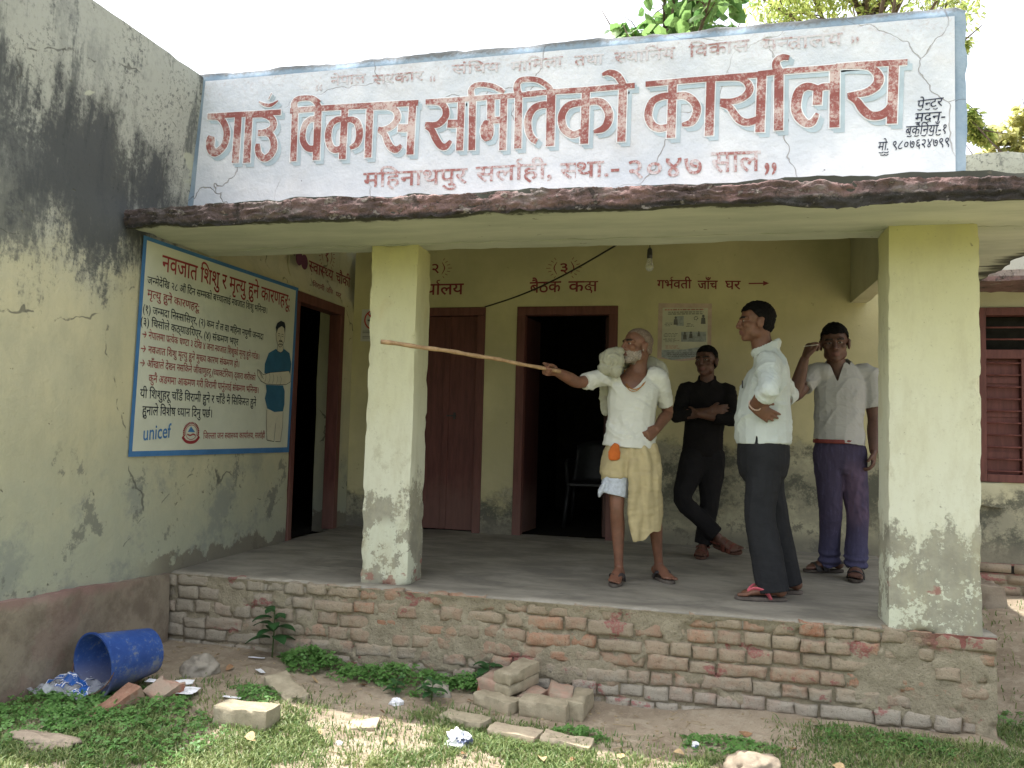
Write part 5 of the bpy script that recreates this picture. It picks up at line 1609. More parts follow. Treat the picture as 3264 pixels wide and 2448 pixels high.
    rr = random.Random(5); c0 = V(-0.512, 0.625, 1.865)
    b.ell(c0 + V(0.004, -0.012, 0.006), (0.082, 0.070, 0.074), head_frame((0.2, -1, 0.1)))
    b.ell(c0 + V(-0.030, -0.020, -0.045), (0.055, 0.058, 0.050)); b.ell(c0 + V(0.030, -0.030, -0.060), (0.040, 0.040, 0.046)); b.ell(c0 + V(0.030, 0.0, 0.055), (0.050, 0.050, 0.034))
    b.limb([V(-0.49, 0.70, 1.875), V(-0.43, 0.815, 1.875), V(-0.35, 0.855, 1.88), V(-0.27, 0.845, 1.87), V(-0.20, 0.815, 1.80), V(-0.172, 0.83, 1.70), V(-0.17, 0.86, 1.62)],
           [(0.045, 0.020), (0.045, 0.018), (0.045, 0.016), (0.045, 0.016), (0.050, 0.014), (0.042, 0.012), (0.03, 0.010)], side=V(-0.2, 0.4, 0.9))
    b.limb([V(-0.53, 0.77, 1.80), V(-0.555, 0.80, 1.66), V(-0.560, 0.80, 1.54)], [(0.05, 0.015), (0.05, 0.013), (0.025, 0.010)], side=X)
    def bunch(p, c0=c0):
        q = p - c0; w = mnoise.noise(p * 14)
        k = smooth01(1.25 - q.length / 0.10)
        r = math.hypot(q.x, q.z); t = math.sin(2.0 * math.atan2(q.z, q.x) + 95 * r + 3.0 * w)
        return 0.013 * k * (1 - abs(t)) ** 1.3 - 0.006 * k + 0.003 * mnoise.noise(p * 40) + (1 - k) * 0.006 * (1 - abs(math.sin(p.x * 60 + p.z * 25 + 3 * w)))
    obj('shoulder_cloth', b.fuse(0.0042, 1, bunch), m_cloth('faded_green_gamcha', (0.37, 0.365, 0.285), 0.10, 14.0), P, True)
    so, st = simple('grey_rubber', (0.11, 0.095, 0.08), 0.8, 0.2), simple('dark_strap', (0.045, 0.04, 0.04), 0.7, 0.3)
    sandal('sandal', P, *fR, so, st, 0.95); sandal('sandal', P, *fL, so, st, 0.95)
    # the stick
    m = MB(); tip = V(-1.640, -0.35, 1.8745); hand = V(-0.862, 0.213, 1.779); butt = V(-0.775, 0.283, 1.771)
    pts, rs = [], []
    for i in range(26):
        t = i / 25; p = tip.lerp(hand, min(1, t / 0.9)) if t < 0.9 else hand.lerp(butt, (t - 0.9) / 0.1)
        p = p + V(0.0015 * math.sin(i * 1.3), 0, 0.012 * math.sin(math.pi * t) + 0.0015 * math.sin(i * 0.9))
        pts.append(p); rs.append(0.0125 + 0.0015 * math.sin(i * 2.1) - 0.002 * t)
    st_ = m; m.tube(pts, rs, 10)
    g = G('bamboo_stick'); n = g.noise(26, 5, 0.65); 
    ms = g.done(g.mix(g.step(n, 0.35, 0.65), (0.27, 0.17, 0.09), (0.40, 0.27, 0.15)), 0.6, 0.3)
    tag(m.build('walking_stick', ms, None, True), 'long knobbly bamboo stick held out level across the pillar by the old man', 'stick')
old_man()

def trousers(b, pel, hips, kns, ans, r_hip=(0.175, 0.12), rk=0.078, ra=0.085, X=V(1, 0, 0), top=0.06, th=0.108):
    b.limb([pel + V(0, 0, top), pel, pel - V(0, 0, 0.10)], [(r_hip[0] * 0.95, r_hip[1] * 0.96), r_hip, (r_hip[0], r_hip[1])], side=X, flat=(True, False))
    for h, kn, an in zip(hips, kns, ans):
        b.limb([h, h * 0.55 + kn * 0.45, kn, kn * 0.5 + an * 0.5, an], [th, th * 0.90, rk, (rk + ra) / 2 * 1.0, ra if not isinstance(ra, tuple) else ra], side=X, flat=(False, True))

def tall_man():
    P = person('man in pale shirt standing sideways with one hand on his hip', (0.40, 0.58, FL))
    hc = V(0.338, 0.575, 2.098); F = head_frame((-0.985, -0.16, 0.0), (-0.05, 0, 1)); k = 1.02
    shL, elL, wrL = V(0.405, 0.415, 1.835), V(0.385, 0.215, 1.675), V(0.318, 0.335, 1.590)
    shR, elR, wrR = V(0.445, 0.775, 1.835), V(0.575, 0.985, 1.690), V(0.455, 0.815, 1.575)
    X = V(1, 0.05, 0)
    b = Blob(); add_head(b, hc, F, k, 1.05)
    b.limb([hc + V(0.03, 0.005, -0.05), V(0.375, 0.59, 1.985), V(0.405, 0.60, 1.89)], [0.058, 0.060, 0.075])
    b.limb([V(0.39, 0.6, 1.35), V(0.385, 0.6, 1.5), V(0.40, 0.6, 1.68), V(0.42, 0.6, 1.83)], [(0.13, 0.16), (0.14, 0.17), (0.125, 0.175), (0.07, 0.13)], side=X)
    for a, e, w in ((shL, elL, wrL), (shR, elR, wrR)):
        b.limb([a, (a + e) / 2, e, e * 0.6 + w * 0.4, w], [0.055, 0.050, 0.042, 0.043, 0.029], n=14)
    # the near hand rests on the hip, fingers pointing back
    add_hand(b, wrL, V(0.72, 0.30, -0.42), V(0.05, 0.95, 0.05), V(0.2, -0.1, 0.9), curls=[(6, 14, 12), (10, 16, 12), (14, 20, 14), (18, 22, 16)], size=1.05, thumb=((0.6, 0.7, -0.05), (0.35, 0.9, 0.2)), spread=0.06)
    add_hand(b, wrR, V(-0.6, -0.5, -0.4), V(0, -0.9, 0), V(0, 0, 1), curl=(15, 20, 15), size=1.05)
    hL, kL, aL = V(0.395, 0.52, 1.33), V(0.368, 0.50, 0.965), V(0.432, 0.455, 0.585)
    hR, kR, aR = V(0.395, 0.68, 1.33), V(0.455, 0.68, 0.955), V(0.545, 0.705, 0.585)
    for h, kn, an in ((hL, kL, aL), (hR, kR, aR)):
        b.limb([h, kn, an], [0.08, 0.05, 0.032])
    fL = add_foot(b, aL, (-1, -0.13, 0), FL + 0.022, 1.04); fR = add_foot(b, aR, (-1, 0.05, 0), FL + 0.022, 1.04)
    me = b.fuse(0.005, 2); paint_face(me, hc, F, k)
    obj('body', me, [M_SKIN_A, M_EYE, M_BROW, M_LIP], P, True)
    obj('hair', hair_cap(hc, F, k, 0.060, -0.075, 1.4, 4.0, 0.006, 0.005), M_DARKHAIR, P, True)
    L = lambda x, y, z: hc + F @ Vector((x, y, z)) * k
    b = Blob()
    b.limb([V(0.388, 0.60, 1.378), V(0.386, 0.60, 1.44), V(0.388, 0.60, 1.54), V(0.397, 0.60, 1.65), V(0.413, 0.60, 1.75), V(0.425, 0.60, 1.83), V(0.406, 0.60, 1.905), V(0.396, 0.597, 1.950)],
           [(0.156, 0.192), (0.160, 0.192), (0.160, 0.192), (0.152, 0.194), (0.134, 0.198), (0.110, 0.172), (0.084, 0.092), (0.070, 0.069)], side=X, flat=(True, True))
    for a, e in ((shL, elL), (shR, elR)):
        q = a * 0.04 + e * 0.96
        b.limb([a + (V(0.42, 0.6, 1.83) - a) * 0.3, a, (a + e) / 2, q], [0.074, 0.074, 0.067, 0.062], flat=(False, False))
    # rolled cuffs
    c0 = elL * 0.72 + wrL * 0.28
    b.limb([elL, c0], [(0.060, 0.060), (0.056, 0.056)], flat=(False, True)); b.limb([elL * 0.88 + wrL * 0.12, c0 + (c0 - elL) * 0.12], [(0.066, 0.066), (0.068, 0.068)], flat=(True, True))
    c1 = elR * 0.75 + wrR * 0.25; b.limb([elR, c1], [0.066, 0.062], flat=(False, True))
    # collar
    b.limb([V(0.398 + 0.078 * math.cos(a), 0.598 + 0.077 * math.sin(a), 1.945 + 0.036 * math.cos(a)) for a in np.linspace(math.pi + 0.25, 3 * math.pi - 0.25, 18)], [(0.022, 0.008)] * 18, side=V(0, 0, 1), sub=1)
    def slit(p):
        return p.y < 0.50 and abs(p.x - (0.340 + (p.z - 1.36) * 0.03)) < max(0.0, 0.010 - (p.z - 1.37) * 0.12) and p.z < 1.455
    obj('shirt', b.fuse(0.0065, 2, folds(0.013, (8, 8, 13), (24, 24, 34), 8.0, -0.9), slit), m_cloth('pale_grey_green_shirt', (0.53, 0.58, 0.56), 0.05, 5.0), P, True)
    b = Blob(); trousers(b, V(0.39, 0.60, 1.36), (hL + V(0, 0, -0.02), hR + V(0, 0, -0.02)), (kL, kR), (V(0.440, 0.455, 0.548), V(0.540, 0.705, 0.552)), (0.150, 0.185), 0.090, 0.092, X)
    obj('trousers', b.fuse(0.0065, 2, folds(0.006, (16, 16, 5), (30, 30, 14), 2.0, 0.2)), m_cloth('charcoal_trousers', (0.022, 0.023, 0.026), 0.15, 8.0), P, True)
    so, st = simple('grey_brown_rubber', (0.13, 0.11, 0.095), 0.8, 0.2), simple('pink_rubber', (0.50, 0.10, 0.13), 0.55, 0.35)
    sandal('sandal', P, *fL, so, st, 1.08, 'thong', 1.7); sandal('sandal', P, *fR, so, st, 1.08, 'thong', 1.7)
    d = (wrL - elL).normalized(); a1 = d.orthogonal().normalized(); a2 = d.cross(a1)
    m = MB()
    c = wrL - d * 0.012
    for q in range(22):
        a = 2 * math.pi * q / 22
        p = c + (a1 * math.cos(a) + a2 * math.sin(a)) * 0.034
        bb = Blob(); bb.ell(p, (0.0052, 0.0052, 0.0052), None, 6, 4); m.add(bb.mb.v, bb.mb.f)
    m.build('bracelet', simple('pearl_beads', (0.55, 0.42, 0.36), 0.4, 0.5), P, True)
    m = MB(); m.box(0.262, 0.270, 0.50, 0.515, 1.700, 1.745)
    m.build('pen', simple('black_pen', (0.01, 0.01, 0.012), 0.4, 0.5), P)
tall_man()

def dark_man():
    P = person('man in black with folded arms and crossed ankles before the wall', (0.08, 1.98, FL))
    hc = V(0.076, 1.945, 1.992); F = head_frame((-0.42, -0.90, 0.0)); k = 1.03
    shR, elR, wrR = V(-0.075, 1.99, 1.775), V(-0.135, 1.87, 1.560), V(0.105, 1.800, 1.600)
    shL, elL, wrL = V(0.245, 2.03, 1.770), V(0.275, 1.90, 1.540), V(0.020, 1.785, 1.575)
    X = V(1, 0.12, 0)
    b = Blob(); add_head(b, hc, F, k)
    b.limb([hc + V(0.01, 0.02, -0.05), V(0.085, 1.985, 1.85), V(0.086, 2.0, 1.77)], [0.053, 0.055, 0.068])
    b.limb([V(0.06, 1.985, 1.28), V(0.07, 1.99, 1.5), V(0.082, 2.0, 1.68), V(0.086, 2.0, 1.76)], [(0.13, 0.09), (0.13, 0.09), (0.14, 0.095), (0.09, 0.06)], side=X)
    for a, e, w in ((shR, elR, wrR), (shL, elL, wrL)):
        b.limb([a, (a + e) / 2, e, e * 0.6 + w * 0.4, w], [0.05, 0.046, 0.038, 0.038, 0.027], n=14)
    add_hand(b, wrR, V(0.8, 0.25, 0.1), V(0, 0.9, 0), V(0, -0.2, 1), curl=(10, 20, 15))
    add_hand(b, wrL, V(-0.85, 0.35, -0.02), V(0.2, 0.9, 0), V(0, -0.1, 1), curl=(20, 30, 20))
    hR, kR, aR = V(-0.005, 1.96, 1.25), V(-0.085, 1.83, 0.93), V(0.178, 1.87, 0.660)
    hL, kL, aL = V(0.125, 2.0, 1.25), V(0.112, 1.93, 0.90), V(0.068, 1.93, 0.585)
    for h, kn, an in ((hR, kR, aR), (hL, kL, aL)): b.limb([h, kn, an], [0.075, 0.045, 0.03])
    fL = add_foot(b, aL, (-0.12, -1, 0), FL + 0.022)
    fR = add_foot(b, aR, (0.72, -0.62, -0.10), FL + 0.05, 1.0, (-0.45, -0.25, 0.86))
    me = b.fuse(0.005, 2); paint_face(me, hc, F, k)
    obj('body', me, [M_SKIN_B, M_EYE, M_BROW, M_LIP], P, True)
    obj('hair', hair_cap(hc, F, k, 0.058, -0.06, 0.5, 9.0, 0.008, 0.004), M_DARKHAIR, P, True)
    b = Blob()
    b.limb([V(0.055, 1.985, 1.255), V(0.06, 1.985, 1.35), V(0.068, 1.99, 1.50), V(0.080, 2.0, 1.66), V(0.085, 2.005, 1.77), V(0.086, 2.0, 1.845)],
           [(0.158, 0.112), (0.156, 0.110), (0.152, 0.108), (0.165, 0.112), (0.150, 0.092), (0.072, 0.066)], side=X, flat=(True, True))
    for a, e, w in ((shR, elR, wrR), (shL, elL, wrL)):
        b.limb([a + (V(0.086, 2.0, 1.74) - a) * 0.3, a, (a + e) / 2, e], [0.060, 0.060, 0.057, 0.052])
        b.limb([e, e * 0.45 + w * 0.55], [0.054, 0.050], flat=(False, True))
    for s in (-1, 1):
        b.limb([V(0.086 + s * 0.02, 2.06, 1.885), V(0.086 + s * 0.066, 1.99, 1.86), V(0.075 + s * 0.040, 1.925, 1.805)], [(0.020, 0.006)] * 3, side=V(0, 0, 1))
    obj('shirt', b.fuse(0.007, 2, folds(0.007, (10, 10, 22), (24, 24, 40), 5.0, 0.7)), m_cloth('black_shirt', (0.010, 0.009, 0.0095), 0.2, 7.0), P, True)
    b = Blob(); trousers(b, V(0.06, 1.985, 1.26), (hR, hL), (kR, kL), (aR * 0.93 + kR * 0.07, aL * 0.97 + kL * 0.03), (0.148, 0.108), 0.070, 0.066, X)
    obj('trousers', b.fuse(0.0065, 2, folds(0.006, (16, 16, 6), (30, 30, 14), 6.0, 0.2)), m_cloth('black_jeans', (0.013, 0.0125, 0.0135), 0.2, 8.0), P, True)
    so, st = simple('brown_leather_sole', (0.09, 0.045, 0.03), 0.7, 0.3), simple('red_brown_strap', (0.14, 0.045, 0.03), 0.6, 0.35)
    sandal('sandal', P, *fL, so, st, 1.0, 'band'); sandal('sandal', P, *fR, so, st, 1.0, 'band')
dark_man()

def polo_man():
    P = person('man in grey polo shirt and purple-blue jeans raising a fist to his ear', (0.95, 1.45, FL))
    hc = V(0.916, 1.405, 2.068); F = head_frame((-0.16, -0.98, -0.10), (-0.05, 0, 1)); k = 1.13
    shR, elR, wrR = V(0.790, 1.43, 1.865), V(0.648, 1.30, 1.700), V(0.698, 1.225, 1.935)
    shL, elL, wrL = V(1.150, 1.51, 1.865), V(1.186, 1.50, 1.560), V(1.168, 1.43, 1.345)
    X = V(1, 0.22, 0)
    b = Blob(); add_head(b, hc, F, k, 1.05)
    b.limb([hc + V(0.01, 0.03, -0.05), V(0.935, 1.46, 1.935), V(0.955, 1.48, 1.85)], [0.058, 0.060, 0.075])
    b.limb([V(0.95, 1.45, 1.36), V(0.955, 1.46, 1.55), V(0.963, 1.47, 1.72), V(0.962, 1.48, 1.83)], [(0.145, 0.10), (0.145, 0.10), (0.155, 0.10), (0.11, 0.07)], side=X)
    for a, e, w in ((shR, elR, wrR), (shL, elL, wrL)):
        b.limb([a, (a + e) / 2, e, e * 0.62 + w * 0.38, w], [0.055, 0.052, 0.044, 0.047, 0.030], n=14)
    add_hand(b, wrR, V(0.30, 0.05, 0.95), V(0.85, 0.3, -0.2), V(0.1, -0.9, 0.2), curl=(58, 72, 45), size=1.18, thumb=((0.4, 0.9, 0.4), (0.1, 1.0, 0.3)))
    add_hand(b, wrL, V(-0.10, -0.22, -1), V(-0.8, 0.2, 0), V(-0.1, -1, 0), curl=(28, 35, 25), size=1.04)
    hR, kR, aR = V(0.875, 1.43, 1.32), V(0.895, 1.42, 0.915), V(0.925, 1.555, 0.590)
    hL, kL, aL = V(1.040, 1.48, 1.32), V(1.066, 1.43, 0.915), V(1.050, 1.385, 0.590)
    for h, kn, an in ((hR, kR, aR), (hL, kL, aL)): b.limb([h, kn, an], [0.08, 0.05, 0.032])
    fR = add_foot(b, aR, (-0.96, -0.28, 0), FL + 0.024, 1.04); fL = add_foot(b, aL, (-0.22, -0.97, 0), FL + 0.024, 1.04)
    me = b.fuse(0.005, 2); paint_face(me, hc, F, k)
    obj('body', me, [M_SKIN_B, M_EYE, M_BROW, M_LIP], P, True)
    obj('hair', hair_cap(hc, F, k, 0.054, -0.06, 1.4, 2.0, 0.010, 0.005), M_DARKHAIR, P, True)
    b = Blob()
    b.limb([V(0.948, 1.45, 1.365), V(0.950, 1.452, 1.47), V(0.954, 1.458, 1.58), V(0.960, 1.465, 1.72), V(0.965, 1.475, 1.845), V(0.958, 1.48, 1.935)],
           [(0.172, 0.126), (0.168, 0.122), (0.165, 0.118), (0.176, 0.118), (0.165, 0.098), (0.080, 0.074)], side=X, flat=(True, True))
    b.limb([shR + V(0.06, 0, 0), shR, shR * 0.55 + elR * 0.45, shR * 0.40 + elR * 0.60], [0.074, 0.072, 0.070, 0.070], flat=(False, True))
    b.limb([shL + V(-0.06, 0, 0), shL, shL * 0.5 + elL * 0.5, shL * 0.24 + elL * 0.76], [0.074, 0.072, 0.069, 0.068], flat=(False, True))
    for s in (-1, 1):
        b.limb([V(0.955 + s * 0.015, 1.560, 1.970), V(0.955 + s * 0.082, 1.49, 1.940), V(0.932 + s * 0.058, 1.392, 1.868)], [(0.018, 0.006)] * 3, side=V(0, -0.2, 1))
    def vneck(p):
        if p.z < 1.418 - 0.13 * (p.x - 0.78) and p.z < 1.43: return True
        q = p - V(0.928, 1.38, 1.915)
        return p.y < 1.455 and abs(q.x) < max(0.0, 0.042 + 0.36 * q.z) and q.z > -0.115 or (abs(p.x - 0.955) < 0.062 and abs(p.y - 1.475) < 0.056 and p.z > 1.89)
    obj('polo_shirt', b.fuse(0.0062, 2, folds(0.010, (7, 7, 13), (20, 20, 28), 12.0, -0.8), vneck), m_cloth('grey_knit', (0.36, 0.36, 0.345), 0.06, 5.0), P, True)
    b = Blob(); trousers(b, V(0.95, 1.45, 1.37), (hR, hL), (kR, kL), (V(0.905, 1.53, 0.565), V(1.045, 1.375, 0.565)), (0.160, 0.116), 0.074, 0.071, X, 0.06, 0.096)
    g = G('washed_jeans'); n = g.noise(3.2, 4, 0.6, g.scaled((1, 1, 0.6))); w = g.noise(60, 4, 0.7, g.scaled((1, 1, 0.2)))
    x, y, z = g.xyz()
    col = g.mix(g.step(g.add(z, g.mul(n, 0.25)), 0.62, 1.10), (0.060, 0.060, 0.115), (0.048, 0.040, 0.070))
    thigh = g.mul(g.step(n, 0.48, 0.62), g.mul(g.step(z, 0.78, 0.95), g.step(z, 1.32, 1.15)))
    col = g.mix(g.mul(thigh, 0.8), col, (0.125, 0.085, 0.13))
    col = g.mix(g.mul(g.step(w, 0.5, 0.7), 0.3), col, (0.10, 0.09, 0.18))
    g.bump(g.noise(18, 4, 0.6, g.scaled((1, 1, 1.8))), 0.5, 0.01)
    mj = g.done(col, 0.9, 0.15)
    def jf(p): return folds(0.008, (15, 15, 7), (28, 28, 18), 4.0, 0.3)(p) + (0.007 * math.sin(p.z * 120 + 3 * mnoise.noise(p * 8)) * smooth01((0.70 - p.z) / 0.1))
    obj('jeans', b.fuse(0.0062, 2, jf), mj, P, True)
    m = Blob(); m.limb([V(0.95 + 0.166 * math.cos(a), 1.45 + 0.124 * math.sin(a) + 0.03 * math.cos(a), 1.400) for a in np.linspace(0, 2 * math.pi, 25)], [(0.013, 0.004)] * 25, side=V(0, 0, 1), sub=1)
    obj('belt', mesh(m.mb.v, m.mb.f), simple('red_belt', (0.17, 0.035, 0.03), 0.6, 0.3), P, True)
    so, st = simple('dark_sandal_sole', (0.06, 0.05, 0.042), 0.8, 0.2), simple('black_leather', (0.022, 0.02, 0.02), 0.5, 0.4)
    sandal('sandal', P, *fR, so, st, 1.06, 'band'); sandal('sandal', P, *fL, so, st, 1.06, 'band')
    c = wrR + V(0.035, -0.035, 0.09)
    m = MB(); m.tube([c + V(0.045 * math.cos(a), 0.010 * math.sin(a) - 0.01, 0.006 * math.cos(a)) for a in np.linspace(2.6, 6.5, 12)], 0.0022, 6)
    m.build('bangle', simple('steel_bangle', (0.6, 0.58, 0.5), 0.3, 0.6), P, True)
polo_man()
# ------------------------------------------------------------------ vegetation and loose things in the yard
def tinted(name, v, f, t, mat, parent=None, smooth=False):
    me = mesh(v, f)
    a = me.attributes.new('tint', 'FLOAT', 'POINT'); a.data.foreach_set('value', t)
    return obj(name, me, mat, parent, smooth)

M_GRASS = m_leaf('grass_blade', (0.080, 0.15, 0.038), (0.25, 0.275, 0.11), 0.30)
M_CLOVER = m_leaf('clover_leaf', (0.075, 0.18, 0.040), (0.15, 0.30, 0.080), 0.35)
M_STRAW = m_leaf('straw', (0.26, 0.20, 0.11), (0.42, 0.34, 0.21), 0.1)

def grass_mask(x, y):
    g = smooth01((-0.30 - y) / 0.45) * 0.95
    g *= 0.16 + 0.84 * smooth01((fbm((x, y, 2.0), 2.4, 4) + 0.12) / 0.26)
    if -3.0 < x < -1.45 and y > -0.95: g *= 0.16 + 0.84 * smooth01((-0.60 - y) / 0.35) * smooth01((x + 2.3) / 0.5)
    if x > 0.25: g = max(g, 0.75 * smooth01((x - 0.3) / 0.5) * smooth01((-0.05 - y) / 0.15))
    if x > 1.45: g = max(g, 0.25 + 0.5 * smooth01((fbm((x, y, 7.0), 1.8, 3) + 0.1) / 0.3))
    if -0.35 < x < 0.25 and y > -0.5: g *= 0.6
    return g

def make_grass():
    R = random.Random(11); v, f, t = [], [], []
    def blade(x, y, k):
        z = ground_z(x, y); h = R.uniform(0.010, 0.036) * k; a = R.random() * 6.283; w = R.uniform(0.0018, 0.0034) * (0.7 + 0.3 * k)
        lean = R.uniform(0.2, 1.5) * h; b = a + R.uniform(-0.9, 0.9)
        ca, sa = math.cos(a) * w, math.sin(a) * w; lx, ly = math.cos(b + 1.57) * lean, math.sin(b + 1.57) * lean
        q = len(v)
        v.extend([(x - ca, y - sa, z - 0.003), (x + ca, y + sa, z - 0.003), (x + ca * 0.8 + lx * 0.4, y + sa * 0.8 + ly * 0.4, z + h * 0.62), (x - ca * 0.8 + lx * 0.4, y - sa * 0.8 + ly * 0.4, z + h * 0.62), (x + lx, y + ly, z + h * 0.9)])
        f.extend([(q, q + 1, q + 2, q + 3), (q + 3, q + 2, q + 4)])
        c = min(1, max(0, R.gauss(0.35, 0.25) + 0.5 * max(0, fbm((x, y, 5.0), 3.0, 3)))); t.extend([c] * 5)
    n = 0
    while n < 120000:
        x, y = R.uniform(-3.05, 2.4), R.uniform(-1.75, 0.25)
        if x < 1.42 and y > -0.03: continue
        if R.random() < grass_mask(x, y): blade(x, y, R.uniform(0.7, 1.25)); n += 1
    for _ in range(26000):
        x, y = R.uniform(-7, 6), R.uniform(-6.5, -1.7); blade(x, y, R.uniform(1.2, 2.2))
    n = 0
    while n < 2500:
        x, y = R.uniform(1.5, 5), R.uniform(0.2, 2.3); blade(x, y, 1.3); n += 1
    tag(tinted('grass', v, f, t, M_GRASS), kind='stuff')
make_grass()

def make_clover():
    """low three-lobed weeds: ground cover too dense to count"""
    R = random.Random(23); v, f, t = [], [], []
    def leaf(p, up, a, s, c):
        u = Vector(up).normalized(); e = u.orthogonal().normalized(); g = u.cross(e)
        for k in range(3):
            b = a + k * 2.094
            d = e * math.cos(b) + g * math.sin(b); n = e * -math.sin(b) + g * math.cos(b)
            q = len(v)
            v.extend([tuple(p), tuple(p + d * s * 0.6 + n * s * 0.45 - u * s * 0.05), tuple(p + d * s * 1.05 + n * s * 0.2 - u * s * 0.12), tuple(p + d * s * 1.05 - n * s * 0.2 - u * s * 0.12), tuple(p + d * s * 0.6 - n * s * 0.45 - u * s * 0.05)])
            f.append((q, q + 1, q + 2, q + 3, q + 4)); t.extend([c] * 5)
    for x0, y0, rx, ry, n, h in ((-2.85, -1.20, 0.40, 0.34, 1500, 0.055), (-2.50, -1.00, 0.34, 0.24, 520, 0.05), (-2.25, -1.30, 0.35, 0.30, 500, 0.04), (-2.10, -0.10, 0.20, 0.13, 480, 0.11),
                                (-1.50, -0.16, 0.34, 0.13, 620, 0.11), (-1.78, -0.17, 0.16, 0.12, 130, 0.08), (-1.15, -0.10, 0.16, 0.09, 260, 0.09), (-2.10, -0.62, 0.16, 0.10, 240, 0.04),
                                (-0.52, -0.52, 0.13, 0.09, 200, 0.05), (0.15, -0.42, 0.22, 0.10, 260, 0.03), (1.9, 0.3, 0.35, 0.30, 500, 0.06), (2.3, 0.9, 0.4, 0.4, 400, 0.08), (0.9, -0.22, 0.4, 0.14, 300, 0.03)):
        for _ in range(n):
            a = R.random() * 6.283; r = math.sqrt(R.random()) * (1 + 0.25 * math.sin(3 * a + x0 * 9))
            x, y = x0 + rx * r * math.cos(a), y0 + ry * r * math.sin(a)
            if x < XW + 0.06 or (x < 1.42 and y > -0.012): continue
            z = ground_z(x, y) + h * (1 - 0.65 * r * r) * R.uniform(0.25, 1.0)
            leaf(V(x, y, z), (R.gauss(0, 0.35), R.gauss(-0.1, 0.35), 1), R.random() * 6.283, R.uniform(0.008, 0.016) * (1 + 3 * h), min(1, max(0, R.gauss(0.4, 0.28))))
    tag(tinted('clover_weeds', v, f, t, M_CLOVER), kind='stuff')
make_clover()

def make_litter():
    R = random.Random(31); m = MB(); t = []
    for _ in range(900):
        x, y = R.uniform(-3.0, 1.5), R.uniform(-1.6, -0.02)
        if R.random() < 0.25 + 0.5 * (y > -0.7): 
            z = ground_z(x, y) + 0.004; a = R.random() * 6.283; L = R.choice((0.02, 0.03, 0.04, 0.05, 0.09)); b = len(m.v)
            dx, dy = math.cos(a) * L / 2, math.sin(a) * L / 2; w = R.uniform(0.0008, 0.002)
            m.tube([(x - dx, y - dy, z), (x + R.uniform(-.004, .004), y + R.uniform(-.004, .004), z + R.uniform(0.001, 0.006)), (x + dx, y + dy, z + R.uniform(0, 0.008))], w, 4)
            t += [R.random()] * (len(m.v) - b)
    for _ in range(700):
        x, y = R.uniform(-3.0, 1.5), R.uniform(-1.6, -0.02)
        z = ground_z(x, y); s = R.uniform(0.003, 0.010); b = len(m.v)
        bb = Blob(); bb.ell((x, y, z), (s, s * R.uniform(.6, 1), s * R.uniform(.4, .8)), None, 6, 4); m.add(bb.mb.v, bb.mb.f); t += [R.random() * 0.5] * (len(m.v) - b)
    tag(tinted('straw_litter', m.v, m.f, t, M_STRAW), kind='stuff')
make_litter()

# bricks ------------------------------------------------------------
def brick_material(name, a, b, c):
    g = G(name); p = g.objpos()
    n = g.noise(14, 5, 0.65, p); fine = g.noise(90, 5, 0.75, p); pat = g.noise(7, 4, 0.6, p)
    col = g.mix(g.step(n, 0.35, 0.65), a, b)
    col = g.mix(g.mul(g.step(pat, 0.54, 0.62), 0.8), col, c)
    col = g.mix(g.mul(g.step(fine, 0.6, 0.7), 0.5), col, (0.44, 0.41, 0.33))
    g.bump(g.add(n, g.mul(fine, 0.6)), 0.8, 0.006)
    return g.done(col, 0.95, 0.1)
MB_GREY = brick_material('muddy_brick', (0.27, 0.235, 0.165), (0.36, 0.32, 0.23), (0.33, 0.28, 0.2))
MB_RED = brick_material('red_muddy_brick', (0.31, 0.25, 0.19), (0.38, 0.25, 0.19), (0.36, 0.13, 0.085))
MB_WARM = brick_material('sunlit_slab_brick', (0.36, 0.30, 0.22), (0.42, 0.36, 0.26), (0.36, 0.27, 0.2))  # paler, warmer copy of the muddy brick with sunlight put into the colour
def brick_mesh(L=0.235, W=0.112, H=0.07, seed=0, broken=False, frog=False):
    bm = rough_box(-L / 2, L / 2, -W / 2, W / 2, 0, H, 0.014, 0.0035, 14.0, 0.012)
    R = random.Random(seed)
    off = V(seed * 3.1, 0, 0)
    for v in bm.verts:
        p = v.co.copy(); v.co += V(fbm(p + off, 9, 3), fbm(p + off + V(5, 5, 5), 9, 3), fbm(p + off + V(9, 1, 5), 9, 3)) * 0.006
        if broken and p.x > L * 0.15:
            k = (p.x - L * 0.15) / (L * 0.35); v.co.x -= k * 0.05 * (0.5 + fbm(p + off, 14, 3)) ; v.co.z -= k * 0.02 * max(0, fbm(p + off, 10, 3) + 0.3) * (p.z / H)
        if frog and p.z > H * 0.9:
            if abs(p.x) < L * 0.36 and abs(p.y) < W * 0.27:
                v.co.z -= 0.006 * (0.5 + 0.5 * math.cos(p.x * 150)) + 0.002
    return bm_mesh(bm)
def brick(label, loc, rz, mat, tilt=(0, 0), size=None, group=None, broken=False, frog=False, name='brick'):
    me = brick_mesh(*(size or (0.235, 0.112, 0.07)), seed=int(abs(loc[0]) * 100) % 37, broken=broken, frog=frog)
    o = obj(name, me, mat, None, True)
    me.set_sharp_from_angle(angle=rad(50))
    z = ground_z(loc[0], loc[1]) - 0.008 + (loc[2] if len(loc) > 2 else 0)
    o.location = (loc[0], loc[1], z); o.rotation_euler = (rad(tilt[0]), rad(tilt[1]), rad(rz))
    return tag(o, label, 'brick', group)
GP = 'loose bricks heaped by the plinth'
brick('muddy brick at the front of the heap, nearest the flat slabs', (-0.965, -0.29), -24, MB_GREY, (0, 2), None, GP)
brick('muddy brick at the front of the heap, beside the brick lying on end', (-0.715, -0.30), -2, MB_GREY, (2, 0), (0.245, 0.115, 0.09), GP)
